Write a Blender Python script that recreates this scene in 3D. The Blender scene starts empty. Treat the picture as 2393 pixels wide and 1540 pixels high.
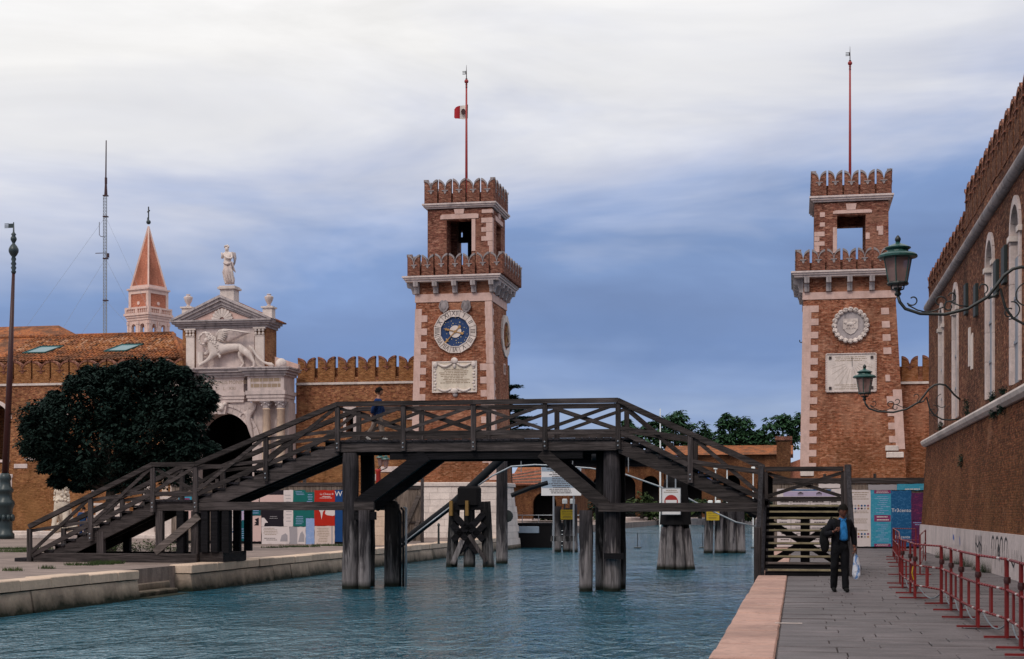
import bpy, math, random
from mathutils import Vector, Matrix, noise as mnoise
R = random.Random(11)
sc = bpy.context.scene
COL = sc.collection
# ------------------------------------------------------------------ camera, sky, sun, exposure
A = math.radians(10.9)            # the canal runs 10.9 degrees off the camera axis
CA, SA = math.cos(A), math.sin(A)
F, CX, HY, EYE = 3457.0, 1196.5, 1194.0, 1.6   # survey constants of the picture (2393 px wide)
cam = bpy.data.cameras.new('camera'); camo = bpy.data.objects.new('camera', cam); COL.objects.link(camo)
cam.sensor_width = 36.0; cam.lens = 52.0; cam.shift_y = (HY - 770.0) / 2393.0
cam.clip_start = 0.5; cam.clip_end = 3000
camo.location = (0, 0, EYE); camo.rotation_euler = (math.radians(90), 0, 0)
sc.camera = camo
SUN_EL, SUN_AZ = 48.0, 205.0      # high thin sun behind the camera, veiled by cloud
sun = bpy.data.lights.new('sun', 'SUN'); suno = bpy.data.objects.new('sun', sun); COL.objects.link(suno)
sun.energy = 1.5; sun.angle = math.radians(14); sun.color = (1.0, 0.93, 0.84)
suno.rotation_euler = (math.radians(90 - SUN_EL), 0, math.radians(180 - SUN_AZ))
world = bpy.data.worlds.new('World'); sc.world = world; world.use_nodes = True
sc.view_settings.view_transform = 'Standard'; sc.view_settings.look = 'None'
sc.view_settings.gamma = 1.0; sc.view_settings.use_curve_mapping = False
sc.view_settings.exposure = -0.15
sc.cycles.use_denoising = True
sc.cycles.max_bounces = 6; sc.cycles.diffuse_bounces = 3; sc.cycles.glossy_bounces = 3
sc.cycles.caustics_reflective = False; sc.cycles.caustics_refractive = False

class NT:
    """tiny node-tree helper"""
    def __init__(s, nt): s.nt = nt; nt.nodes.clear()
    def n(s, typ, ins=None, **attrs):
        nd = s.nt.nodes.new(typ)
        for k, v in attrs.items(): setattr(nd, k, v)
        for k, v in (ins or {}).items():
            if isinstance(v, bpy.types.NodeSocket): s.nt.links.new(v, nd.inputs[k])
            else: nd.inputs[k].default_value = v
        return nd
    def math(s, op, a, b=0.0, c=0.0, clamp=False):
        return s.n('ShaderNodeMath', {0: a, 1: b, 2: c}, operation=op, use_clamp=clamp).outputs[0]
    def mix(s, fac, a, b, typ='MIX'):
        nd = s.n('ShaderNodeMix', data_type='RGBA', blend_type=typ)
        for k, v in ((0, fac), (6, a), (7, b)):
            if isinstance(v, bpy.types.NodeSocket): s.nt.links.new(v, nd.inputs[k])
            else: nd.inputs[k].default_value = v if k == 0 else (tuple(v) + (1,))[:4]
        return nd.outputs[2]
    def noise(s, vec, scale, detail=3, rough=.55, dist=0.0):
        return s.n('ShaderNodeTexNoise', {'Vector': vec, 'Scale': scale, 'Detail': detail, 'Roughness': rough, 'Distortion': dist}).outputs[0]
    def scale(s, vec, sx, sy, sz, off=(0, 0, 0)):
        return s.n('ShaderNodeMapping', {'Vector': vec, 'Scale': (sx, sy, sz), 'Location': off}).outputs[0]
    def ramp(s, fac, stops):
        nd = s.n('ShaderNodeValToRGB', {0: fac}); cr = nd.color_ramp
        while len(cr.elements) < len(stops): cr.elements.new(.5)
        for e, (p, c) in zip(cr.elements, stops):
            e.position = p; e.color = tuple(c) + (1,) if len(c) == 3 else c
        return nd.outputs[0]
    def mapr(s, v, a, b, c=0.0, d=1.0):
        return s.n('ShaderNodeMapRange', {0: v, 1: a, 2: b, 3: c, 4: d}).outputs[0]

def build_sky():
    k = NT(world.node_tree)
    tc = k.n('ShaderNodeTexCoord').outputs['Generated']
    sky = k.n('ShaderNodeTexSky', sky_type='NISHITA', sun_disc=False, sun_elevation=math.radians(SUN_EL),
              sun_rotation=math.radians(SUN_AZ), air_density=1.2, dust_density=2.0, ozone_density=1.5)
    bg1 = k.n('ShaderNodeBackground', {'Color': sky.outputs[0], 'Strength': 0.10})
    sep = k.n('ShaderNodeSeparateXYZ', {0: tc})
    el = sep.outputs[2]
    # flat stratus banks: project the direction on a cloud ceiling so the bands narrow towards the horizon
    h = k.math('ADD', k.math('ABSOLUTE', el), 0.10)
    px = k.math('DIVIDE', sep.outputs[0], h); py = k.math('DIVIDE', sep.outputs[1], h)
    cv = k.n('ShaderNodeCombineXYZ', {0: px, 1: py, 2: 0.0}).outputs[0]
    n1 = k.noise(k.scale(cv, .16, .30, 1, (3.1, 1.7, 0)), 1.0, 4, .5, .5)
    n2 = k.noise(k.scale(cv, .55, 1.25, 1, (8.1, 0, 0)), 1.0, 3, .5, .3)
    n3 = k.noise(k.scale(tc, 3.2, 3.2, 12.0, (1.35, 2, 3)), 1.0, 5, .56, .4)
    wob = k.math('ADD', k.math('MULTIPLY', k.math('SUBTRACT', n1, .5), .20), k.math('MULTIPLY', k.math('SUBTRACT', n2, .5), .085))
    wob = k.math('ADD', wob, k.math('MULTIPLY', k.math('SUBTRACT', n3, .5), .22))
    wob = k.math('ADD', wob, k.math('MULTIPLY', sep.outputs[0], -.15))     # the cloud sheet is thinner on the left
    damp = k.mapr(el, 0.0, .16, .12, 1.0)
    e2 = k.math('ADD', el, k.math('MULTIPLY', wob, damp))
    col = k.ramp(e2, [(0.0, (.62, .66, .80)), (.03, (.47, .58, .80)), (.06, (.29, .41, .70)), (.095, (.195, .305, .59)), (.13, (.205, .305, .57)),
                      (.165, (.25, .37, .66)), (.20, (.45, .54, .78)), (.24, (.66, .70, .85)), (.285, (.93, .93, .97)), (.34, (1.08, 1.06, 1.04)), (.50, (1.12, 1.11, 1.11)), (.8, (1.18, 1.19, 1.22))])
    streak = k.mapr(k.noise(k.scale(tc, 3.2, 3.2, 13, (0, 4, 0)), 1.0, 5, .6, .8), .3, .7, .90, 1.10)
    col = k.mix(1.0, col, k.n('ShaderNodeCombineColor', {0: streak, 1: streak, 2: streak}).outputs[0], 'MULTIPLY')
    bg2 = k.n('ShaderNodeBackground', {'Color': col, 'Strength': 1.0})
    mx = k.n('ShaderNodeMixShader', {0: .93, 1: bg1.outputs[0], 2: bg2.outputs[0]})
    k.n('ShaderNodeOutputWorld', {0: mx.outputs[0]})
build_sky()

# ------------------------------------------------------------------ survey helpers: (s, t, z) = across the canal, along the canal, up
def g(x, y, t):
    """picture point on the upright plane at distance t along the canal -> (s, z)"""
    k = (x - CX) / F; Y = t / (k * SA + CA)
    return Y * (k * CA - SA), EYE + (HY - y) / F * Y
def gs(x, y, s):
    """picture point on an upright plane parallel to the canal at offset s -> (t, z)"""
    k = (x - CX) / F; Y = s / (k * CA - SA)
    return Y * (k * SA + CA), EYE + (HY - y) / F * Y
def gz(x, y, z):
    """picture point on a level plane -> (s, t)"""
    Y = (EYE - z) * F / (y - HY); X = (x - CX) / F * Y
    return X * CA - Y * SA, X * SA + Y * CA
def W(s, t, z=0.0): return Vector((s * CA + t * SA, -s * SA + t * CA, z))
ZW = -0.62      # water level
ZC = 0.10       # left campo level

# ------------------------------------------------------------------ mesh builder
_tmp = bpy.data.scenes.new('tmp')
def evaluated_mesh(ob):
    """mesh of an object with its modifiers, worked out in a scratch scene so that it stays quick"""
    _tmp.collection.objects.link(ob)
    with bpy.context.temp_override(scene=_tmp, view_layer=_tmp.view_layers[0]):
        me = bpy.data.meshes.new_from_object(ob.evaluated_get(bpy.context.evaluated_depsgraph_get()))
    _tmp.collection.objects.unlink(ob)
    return me
class MB:
    def __init__(s): s.v = []; s.f = []; s.mi = []; s.cur = 0
    def add(s, vs, fs):
        o = len(s.v); s.v.extend([tuple(p) for p in vs])
        for f in fs: s.f.append([i + o for i in f]); s.mi.append(s.cur)
        return s
    def hexa(s, p):   # bottom 4 ccw, top 4 ccw
        return s.add(p, [(3, 2, 1, 0), (4, 5, 6, 7), (0, 1, 5, 4), (1, 2, 6, 5), (2, 3, 7, 6), (3, 0, 4, 7)])
    def box(s, x0, x1, y0, y1, z0, z1):
        return s.hexa([(x0, y0, z0), (x1, y0, z0), (x1, y1, z0), (x0, y1, z0), (x0, y0, z1), (x1, y0, z1), (x1, y1, z1), (x0, y1, z1)])
    def cbox(s, x0, x1, y0, y1, z0, z1, b=.01):   # box with chamfered upright and top edges
        def ring(x0, x1, y0, y1, z, c): return [(x0 + c, y0, z), (x1 - c, y0, z), (x1, y0 + c, z), (x1, y1 - c, z), (x1 - c, y1, z), (x0 + c, y1, z), (x0, y1 - c, z), (x0, y0 + c, z)]
        v = ring(x0, x1, y0, y1, z0, b) + ring(x0, x1, y0, y1, z1 - b, b) + ring(x0 + b, x1 - b, y0 + b, y1 - b, z1, b * .6)
        fs = [tuple(range(7, -1, -1)), tuple(range(16, 24))]
        for r in (0, 8):
            for i in range(8): j = (i + 1) % 8; fs.append((r + i, r + j, r + 8 + j, r + 8 + i))
        return s.add(v, fs)
    def beam(s, p0, p1, w, h, up=(0, 0, 1)):
        p0 = Vector(p0); p1 = Vector(p1); d = (p1 - p0).normalized(); side = d.cross(Vector(up))
        if side.length < 1e-4: side = d.cross(Vector((1, 0, 0)))
        side.normalize(); u = side.cross(d).normalized(); a = side * w / 2; b = u * h / 2
        c = [-a - b, a - b, a + b, -a + b]
        return s.add([p0 + q for q in c] + [p1 + q for q in c], [(3, 2, 1, 0)[::-1], (4, 5, 6, 7)[::-1], (0, 1, 5, 4)[::-1], (1, 2, 6, 5)[::-1], (2, 3, 7, 6)[::-1], (3, 0, 4, 7)[::-1]])
    def tube(s, pts, r, n=8, cap=True, flat=None):
        pts = [Vector(p) for p in pts]; m = len(pts)
        rs = r if isinstance(r, (list, tuple)) else [r] * m
        vs = []; fs = []; ref = None
        for i, p in enumerate(pts):
            d = (pts[min(i + 1, m - 1)] - pts[max(i - 1, 0)]).normalized()
            if ref is None: ref = Vector((0, 0, 1)) if abs(d.z) < .9 else Vector((1, 0, 0))
            a = d.cross(ref)
            if a.length < 1e-4: a = d.cross(Vector((0, 1, 0)))
            a.normalize(); b = a.cross(d).normalized(); ref = b
            for k in range(n):
                th = 2 * math.pi * k / n; vs.append(p + (a * math.cos(th) + b * math.sin(th)) * rs[i])
        for i in range(m - 1):
            for k in range(n):
                k2 = (k + 1) % n; fs.append((i * n + k, (i + 1) * n + k, (i + 1) * n + k2, i * n + k2))
        if cap: fs.append(tuple(range(n))); fs.append(tuple(range((m - 1) * n, m * n))[::-1])
        return s.add(vs, fs)
    def lathe(s, prof, c=(0, 0, 0), n=16, sx=1.0, sy=1.0, rot=0.0, jit=0.0):
        vs = []; fs = []; m = len(prof)
        for r, z in prof:
            for k in range(n):
                th = 2 * math.pi * k / n + rot; q = r * (1 + jit * (R.random() - .5))
                vs.append((c[0] + q * math.cos(th) * sx, c[1] + q * math.sin(th) * sy, c[2] + z))
        for i in range(m - 1):
            for k in range(n):
                k2 = (k + 1) % n; fs.append((i * n + k, i * n + k2, (i + 1) * n + k2, (i + 1) * n + k))
        fs.append(tuple(range(n))[::-1]); fs.append(tuple(range((m - 1) * n, m * n)))
        return s.add(vs, fs)
    def sphere(s, c, r, n=16, m=10, sx=1, sy=1, sz=1):
        prof = [(r * math.sin(math.pi * (i + .02) / (m + .04)), -r * math.cos(math.pi * (i + .02) / (m + .04)) * sz) for i in range(m + 1)]
        return s.lathe(prof, c, n, sx, sy)
    def prism(s, poly, a0, a1, axis='t'):
        n = len(poly)
        def P(q, a): return (q[0], a, q[1]) if axis == 't' else ((a, q[0], q[1]) if axis == 's' else (q[0], q[1], a))
        area = sum(poly[i][0] * poly[(i + 1) % n][1] - poly[(i + 1) % n][0] * poly[i][1] for i in range(n))
        if area < 0: poly = poly[::-1]
        vs = [P(q, a0) for q in poly] + [P(q, a1) for q in poly]
        fr, bk = tuple(range(n)), tuple(range(n, 2 * n))[::-1]
        fs = [fr, bk] + [(i, n + i, n + (i + 1) % n, (i + 1) % n) for i in range(n)]
        if (axis == 't') != (a1 > a0): fs = [f[::-1] for f in fs]
        return s.add(vs, fs)
    def ringseg(s, c, r0, r1, a0, a1, t0, t1, n=8):
        """arc band in the (s, z) plane about c, from t0 to t1"""
        pts = [(c[0] + r1 * math.cos(a0 + (a1 - a0) * i / n), c[1] + r1 * math.sin(a0 + (a1 - a0) * i / n)) for i in range(n + 1)]
        pts += [(c[0] + r0 * math.cos(a1 - (a1 - a0) * i / n), c[1] + r0 * math.sin(a1 - (a1 - a0) * i / n)) for i in range(n + 1)]
        return s.prism(pts, t0, t1)
    def text(s, txt, size, c, t0, depth=.01, rot=0.0, align='CENTER', axis='t', sx=1.0):
        vs, fs = text_geo(txt, align); cr, sr = math.cos(rot), math.sin(rot); out = []
        for x, y in vs:
            x, y = x * size * sx, y * size; a, b = x * cr - y * sr, x * sr + y * cr
            out.append((c[0] + a, t0, c[1] + b) if axis == 't' else (t0, c[0] + a, c[1] + b))
        s.add(out, fs)
        return s

_tx = {}
def text_geo(txt, align):
    if (txt, align) in _tx: return _tx[(txt, align)]
    cu = bpy.data.curves.new('lettering', 'FONT'); cu.body = txt; cu.align_x = align; cu.align_y = 'CENTER'; cu.resolution_u = 2
    ob = bpy.data.objects.new('lettering', cu); me = evaluated_mesh(ob)
    r = ([(v.co.x, v.co.y) for v in me.vertices], [tuple(p.vertices) for p in me.polygons])
    bpy.data.objects.remove(ob); bpy.data.meshes.remove(me); bpy.data.curves.remove(cu)
    _tx[(txt, align)] = r
    return r

BASE = {}
def mesh_of(name, mb, mats, base=(0, 0, 0), smooth=False):
    me = bpy.data.meshes.new(name)
    b = base
    me.from_pydata([(v[0] - b[0], v[1] - b[1], v[2] - b[2]) for v in mb.v], [], mb.f)
    for m in (mats if isinstance(mats, (list, tuple)) else [mats]): me.materials.append(M[m] if isinstance(m, str) else m)
    if any(mb.mi): me.polygons.foreach_set('material_index', mb.mi)
    if smooth: me.polygons.foreach_set('use_smooth', [True] * len(me.polygons))
    me.update()
    return me
def root(name, base, label=None, cat=None, group=None, rot=0.0, kind=None):
    o = bpy.data.objects.new(name, None); COL.objects.link(o); o.empty_display_size = .2
    o.location = W(*base); o.rotation_euler = (0, 0, -A + rot); BASE[o.name] = tuple(base)
    tag(o, label, cat, group, kind)
    return o
def tag(o, label=None, cat=None, group=None, kind=None):
    if label: o['label'] = label
    if cat: o['category'] = cat
    if group: o['group'] = group
    if kind: o['kind'] = kind
    return o
def part(name, mb, mats, parent, smooth=False, label=None, kind=None):
    b = BASE[parent.name]
    o = bpy.data.objects.new(name, mesh_of(name, mb, mats, b, smooth)); COL.objects.link(o); o.parent = parent
    BASE[o.name] = b
    tag(o, label, kind=kind)
    return o
def rep(name, me, parent, off=(0, 0, 0), rz=0.0, scale=None):
    """one of many alike pieces: shares its mesh, sits at an offset inside its parent"""
    o = bpy.data.objects.new(name, me); COL.objects.link(o); o.parent = parent
    b = BASE[parent.name]; o.location = (off[0] - b[0], off[1] - b[1], off[2] - b[2]); o.rotation_euler = (0, 0, rz)
    if scale: o.scale = scale
    BASE[o.name] = tuple(off)
    return o
def thing(name, mb, mats, base, label=None, cat=None, group=None, kind=None, smooth=False):
    o = bpy.data.objects.new(name, mesh_of(name, mb, mats, base, smooth)); COL.objects.link(o)
    o.location = W(*base); o.rotation_euler = (0, 0, -A); BASE[o.name] = tuple(base)
    tag(o, label, cat, group, kind)
    return o
def smooth_by_angle(o, ang=40):
    try:
        me = o.data; me.polygons.foreach_set('use_smooth', [True] * len(me.polygons)); me.set_sharp_from_angle(angle=math.radians(ang))
    except Exception: pass
    return o
def skin(verts, edges, levels=2, rootv=0):
    """skeleton (x, y, z, r) + edges -> (verts, faces) of a continuous tapered body"""
    me = bpy.data.meshes.new('skin'); me.from_pydata([v[:3] for v in verts], edges, [])
    ob = bpy.data.objects.new('skin', me)
    ob.modifiers.new('k', 'SKIN'); m = ob.modifiers.new('s', 'SUBSURF'); m.levels = levels; m.render_levels = levels
    for i, v in enumerate(verts):
        r = v[3]; me.skin_vertices[0].data[i].radius = (r, v[4] if len(v) > 4 else r); me.skin_vertices[0].data[i].use_root = (i == rootv)
    m2 = evaluated_mesh(ob)
    out = ([tuple(v.co) for v in m2.vertices], [tuple(p.vertices) for p in m2.polygons])
    bpy.data.objects.remove(ob); bpy.data.meshes.remove(me); bpy.data.meshes.remove(m2)
    return out
def chain(*idx): return [(idx[i], idx[i + 1]) for i in range(len(idx) - 1)]
# ------------------------------------------------------------------ materials (all procedural)
M = {}
def mat(name, color, rough=.8, spec=.3, bump=None, metal=0.0):
    """color: rgb or function(k, obj_coord) -> socket ; bump: function(k, coord) -> (height socket, distance)"""
    m = bpy.data.materials.new(name); m.use_nodes = True; k = NT(m.node_tree)
    co = k.n('ShaderNodeTexCoord').outputs['Object']
    b = k.n('ShaderNodeBsdfPrincipled', {'Roughness': rough, 'Metallic': metal, 'Specular IOR Level': spec})
    c = color(k, co) if callable(color) else tuple(color) + (1,)
    if isinstance(c, bpy.types.NodeSocket): k.nt.links.new(c, b.inputs['Base Color'])
    else: b.inputs['Base Color'].default_value = c
    if bump:
        h, dist = bump(k, co)
        bm = k.n('ShaderNodeBump', {'Height': h, 'Distance': dist, 'Strength': 1.0}); k.nt.links.new(bm.outputs[0], b.inputs['Normal'])
    k.n('ShaderNodeOutputMaterial', {0: b.outputs[0]})
    M[name] = m
    return m
def objrand(k): return k.n('ShaderNodeObjectInfo').outputs['Random']
def mul(k, col, v):
    return k.mix(1.0, col, k.n('ShaderNodeCombineColor', {0: v, 1: v, 2: v}).outputs[0], 'MULTIPLY')
def wall_uv(k, co):
    n = k.n('ShaderNodeSeparateXYZ', {0: k.n('ShaderNodeTexCoord').outputs['Normal']})
    p = k.n('ShaderNodeSeparateXYZ', {0: co})
    side = k.math('GREATER_THAN', k.math('ABSOLUTE', n.outputs[0]), .7)
    u = k.math('ADD', k.math('MULTIPLY', p.outputs[0], k.math('SUBTRACT', 1.0, side)), k.math('MULTIPLY', p.outputs[1], side))
    return k.n('ShaderNodeCombineXYZ', {0: u, 1: p.outputs[2], 2: 0.0}).outputs[0]
def brick(name, c1, c2, mortar, patch=(.5, .3, .2), patch_amt=.35, dark=.45, bw=.25, rh=.066, seed=0.0, zgrime=None):
    def shared(k, co):
        uv = wall_uv(k, co)
        nz = k.n('ShaderNodeTexNoise', {'Vector': k.scale(uv, 1.3, 3, 1, (seed, 0, 0)), 'Scale': 1.0, 'Detail': 2}).outputs[1]
        sh = k.n('ShaderNodeVectorMath', {0: nz}, operation='SCALE'); sh.inputs['Scale'].default_value = .05
        uv2 = k.n('ShaderNodeVectorMath', {0: uv, 1: sh.outputs[0]}, operation='ADD').outputs[0]
        br = k.n('ShaderNodeTexBrick', {'Vector': uv2, 'Color1': tuple(c1) + (1,), 'Color2': tuple(c2) + (1,), 'Mortar': tuple(mortar) + (1,), 'Scale': 1.0,
                 'Mortar Size': .008, 'Mortar Smooth': .4, 'Bias': -.1, 'Brick Width': bw, 'Row Height': rh}, offset=.5)
        return uv, br
    def col(k, co):
        uv, br = shared(k, co)
        # single courses worn pale or sooty, in ragged horizontal runs
        run = k.noise(k.scale(uv, 4.2, 10.0, 1, (seed, seed, 0)), 1.0, 3, .6, .3)
        c = k.mix(k.math('MULTIPLY', k.mapr(run, .50, .58), .8), br.outputs[0], [v * dark for v in c1])
        run2 = k.noise(k.scale(uv, 3.6, 9.0, 1, (seed + 5, 2, 0)), 1.0, 3, .6, .2)
        c = k.mix(k.math('MULTIPLY', k.mapr(run2, .54, .62), .75), c, [min(1, v * 1.25) for v in patch])
        big = k.noise(k.scale(uv, .42, .55, 1, (seed + 9, 4, 0)), 1.0, 5, .62, .9)
        c = k.mix(k.math('MULTIPLY', k.mapr(big, .5, .62), patch_amt), c, patch)
        salt = k.noise(k.scale(uv, .8, 1.1, 1, (seed + 29, 14, 0)), 1.0, 6, .7, .8)
        c = k.mix(k.math('MULTIPLY', k.mapr(salt, .58, .70), .38), c, [min(1, v * 1.5 + .08) for v in patch])
        big2 = k.noise(k.scale(uv, .5, .28, 1, (seed + 19, 7, 0)), 1.0, 5, .6, .5)
        c = mul(k, c, k.mapr(big2, .32, .68, 1.25, .58))
        st = k.noise(k.scale(uv, 2.6, .16, 1, (seed, 3, 0)), 1.0, 3, .6)
        c = mul(k, c, k.mapr(st, .55, .75, 1.0, .72))
        if zgrime:
            z = k.n('ShaderNodeSeparateXYZ', {0: co}).outputs[2]
            zz = k.math('ADD', z, k.math('MULTIPLY', k.math('SUBTRACT', big, .5), 3.0))
            c = k.mix(k.math('MULTIPLY', k.mapr(zz, zgrime[0], zgrime[1], 1.0, 0.0), zgrime[3]), c, zgrime[2])
        return c
    def bump(k, co):
        uv, br = shared(k, co)
        nn = k.noise(k.scale(uv, 4, 12, 1), 1.0, 5, .65)
        return k.math('SUBTRACT', k.math('MULTIPLY', nn, 1.6), br.outputs[1]), .035
    mat(name, col, .92, .15, bump)
def stone(name, c, stain=(.25, .2, .18), amt=.5, var=.2, sc_=1.0, rough=.75, streak=True):
    def col(k, co):
        n = k.noise(co, 2.2 * sc_, 6, .65, .4)
        cc = k.mix(k.mapr(n, .45, .72), c, [x * .78 for x in c])
        s2 = k.noise(k.scale(co, 3.2 * sc_, 3.2 * sc_, .5 * sc_), 1.0, 5, .65, .2)
        cc = k.mix(k.math('MULTIPLY', k.mapr(s2, .5, .72), amt), cc, stain)
        f = k.noise(co, 22 * sc_, 3, .7)
        cc = mul(k, cc, k.mapr(f, .3, .7, 1.08, .9))
        return mul(k, cc, k.mapr(objrand(k), 0, 1, 1 - var / 2, 1 + var / 2))
    mat(name, col, rough, .25, lambda k, co: (k.noise(co, 14 * sc_, 5, .6), .012))
def wood(name, c, axis, var=.5, pale=None, rough=.85):
    sv = {'s': (1.1, 16, 16), 't': (16, 1.1, 16), 'z': (16, 16, 1.1)}[axis]
    def col(k, co):
        gr = k.noise(k.scale(co, *sv), 1.0, 5, .65, .3)
        cc = k.mix(k.mapr(gr, .38, .66), [x * .45 for x in c], [x * 1.4 for x in c])
        bl = k.noise(co, 1.6, 4, .6, .5)
        cc = k.mix(k.math('MULTIPLY', k.mapr(bl, .5, .7), .6), cc, [x * .4 for x in c])
        cr = k.noise(k.scale(co, *[q * 2.2 if q > 2 else q * .8 for q in sv]), 1.0, 2, .5)
        cc = mul(k, cc, k.mapr(cr, .62, .72, 1.0, .35))
        if pale:
            z = k.n('ShaderNodeSeparateXYZ', {0: k.n('ShaderNodeNewGeometry').outputs[0]}).outputs[2]
            zz = k.math('ADD', z, k.math('MULTIPLY', k.math('SUBTRACT', k.noise(k.scale(co, 6, 6, .8), 1.0, 4, .62, .6), .5), 5.0))
            lo = k.mapr(zz, pale[0], pale[1], 1.0, 0.0)
            cc = k.mix(k.math('MULTIPLY', lo, .8), cc, k.mix(k.mapr(gr, .35, .65), [x * .4 for x in pale[2]], pale[2]))
            wet = k.mapr(k.math('ADD', z, k.math('MULTIPLY', bl, .12)), ZW + .14, ZW + .3, 1.0, 0.0)
            cc = k.mix(wet, cc, (.012, .014, .010))
        return mul(k, cc, k.mapr(objrand(k), 0, 1, 1 - var / 2, 1 + var / 2))
    mat(name, col, rough, .2, lambda k, co: (k.noise(k.scale(co, *[q * 1.6 for q in sv]), 1.0, 4, .6), .02))
def paint(name, c, rough=.5, var=.12, dirt=.25, spec=.35, metal=0.0):
    def col(k, co):
        n = k.noise(co, 4.0, 5, .65, .3)
        cc = k.mix(k.math('MULTIPLY', k.mapr(n, .48, .75), dirt), c, [x * .35 for x in c])
        return mul(k, cc, k.mapr(objrand(k), 0, 1, 1 - var / 2, 1 + var / 2))
    mat(name, col, rough, spec, None, metal)
def paper(name, c, ink=None, amt=.0):
    def col(k, co):
        n = k.noise(k.scale(co, 3, 3, 3), 1.0, 5, .7, .6)
        cc = k.mix(k.math('MULTIPLY', k.mapr(n, .5, .72), .28), c, [x * .55 for x in c])
        if ink: cc = k.mix(k.math('MULTIPLY', k.mapr(k.noise(k.scale(co, 7, 7, 9, (1.3, 0, 0)), 1.0, 4, .6, 1.2), .5, .6), amt), cc, ink)
        return cc
    mat(name, col, .8, .12)

brick('brick_tower', (.42, .138, .070), (.26, .070, .036), (.36, .22, .16), (.48, .235, .145), .5, .34, zgrime=(0.5, 7.5, (.27, .115, .025), .4))
brick('brick_wall', (.37, .135, .064), (.24, .074, .038), (.36, .23, .15), (.46, .225, .105), .6, .32, seed=3.3, zgrime=(2.0, 8.0, (.28, .13, .03), .35))
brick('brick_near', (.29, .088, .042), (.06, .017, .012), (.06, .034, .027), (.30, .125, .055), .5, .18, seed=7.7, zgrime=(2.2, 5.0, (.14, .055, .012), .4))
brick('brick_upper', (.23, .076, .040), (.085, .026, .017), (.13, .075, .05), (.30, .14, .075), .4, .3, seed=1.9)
brick('brick_merlon', (.31, .11, .072), (.18, .055, .038), (.30, .18, .14), (.40, .20, .135), .45, .32, seed=5.1)
brick('terracotta_plain', (.66, .235, .145), (.62, .21, .13), (.62, .23, .15), (.68, .27, .17), .2, .8, seed=2)
stone('stone_pink', (.62, .415, .36), (.40, .22, .16), .5, .07)
stone('stone_blush', (.74, .52, .45), (.5, .32, .25), .35, .07)
stone('stone_white', (.62, .50, .465), (.26, .215, .21), .62)
stone('stone_grey', (.44, .375, .37), (.10, .085, .085), .8)
stone('stone_pale', (.67, .565, .515), (.32, .26, .24), .45, sc_=.8)
stone('stone_cream', (.66, .56, .455), (.42, .33, .27), .5)
def kerb_col(k, co):
    gp = k.n('ShaderNodeNewGeometry').outputs[0]
    n = k.noise(gp, 1.1, 6, .65, .6); c = k.mix(k.mapr(n, .38, .66), (.50, .30, .24), (.34, .20, .165))
    m_ = k.noise(gp, 9, 5, .7, .4); c = k.mix(k.math('MULTIPLY', k.mapr(m_, .54, .66), .55), c, (.22, .15, .13))
    w = k.noise(gp, 3.1, 5, .7, 1.0); c = k.mix(k.math('MULTIPLY', k.mapr(w, .58, .66), .4), c, (.60, .42, .35))
    return mul(k, c, k.mapr(objrand(k), 0, 1, .86, 1.12))
mat('kerb_worn', kerb_col, .7, .3, lambda k, co: (k.noise(co, 12, 6, .65), .02))
stone('stone_quay', (.46, .35, .285), (.12, .10, .075), .7, .25, .8)
stone('stone_quay_top', (.62, .46, .35), (.34, .25, .19), .5, .22, .8)
stone('stone_kerb', (.47, .275, .225), (.30, .17, .135), .65, .16, .9)
stone('plaster_base', (.56, .47, .455), (.25, .215, .22), .6, .1, .5)
stone('marble_vein', (.60, .44, .33), (.30, .24, .26), .75, .1, 1.2)
def quay_low(k, co):
    z = k.n('ShaderNodeSeparateXYZ', {0: k.n('ShaderNodeNewGeometry').outputs[0]}).outputs[2]
    n = k.noise(co, 1.8, 6, .65, .4)
    c = k.mix(k.mapr(n, .4, .7), (.46, .35, .27), (.30, .225, .18))
    f = k.mapr(k.math('ADD', z, k.math('MULTIPLY', k.math('SUBTRACT', k.noise(k.scale(co, 2, 2, 2), 1.0, 5, .6), .5), .42)), ZW + .04, ZW + .40, 1.0, 0.0)
    c = k.mix(f, c, (.018, .02, .012))
    return mul(k, c, k.mapr(objrand(k), 0, 1, .86, 1.12))
mat('quay_block', quay_low, .85, .2, lambda k, co: (k.noise(co, 7, 5, .6), .03))
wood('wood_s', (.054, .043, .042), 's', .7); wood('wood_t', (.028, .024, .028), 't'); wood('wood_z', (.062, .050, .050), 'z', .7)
wood('wood_dark', (.007, .006, .008), 's', .3)  # near-black timber; on the bridge it puts underside shade into the colour
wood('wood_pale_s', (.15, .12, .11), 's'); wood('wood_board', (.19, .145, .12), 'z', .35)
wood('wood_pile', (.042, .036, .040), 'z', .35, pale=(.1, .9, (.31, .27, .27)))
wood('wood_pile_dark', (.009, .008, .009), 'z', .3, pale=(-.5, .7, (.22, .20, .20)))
mat('nosing', lambda k, co: k.mix(k.mapr(k.noise(k.scale(co, 3, 10, 10), 1.0, 4, .6), .35, .7), (.33, .27, .16), (.12, .095, .06)), .6)
paint('red_paint', (.17, .009, .009), .45, .3, .5); paint('white_paint', (.44, .37, .36), .5, .1, .4)
paint('red_pole', (.30, .030, .028), .5, .1, .35); paint('maroon_pole', (.042, .010, .010), .45, .1, .4)
paint('green_metal', (.018, .075, .066), .38, .1, .4, .5); paint('black_iron', (.012, .016, .016), .45, .1, .3, .5)
paint('bronze', (.016, .030, .034), .4, .1, .5, .5); paint('grey_steel', (.30, .32, .35), .4, .1, .3, .5, .4)
paint('blue_pipe', (.016, .06, .24), .35, .1, .3, .5); paint('black_pipe', (.008, .009, .012), .75, .1, .3, .2)
paint('gold', (.42, .22, .07), .4, .2, .6, .5); paint('gold_pale', (.72, .58, .33), .45, .2, .1, .5)
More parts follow.
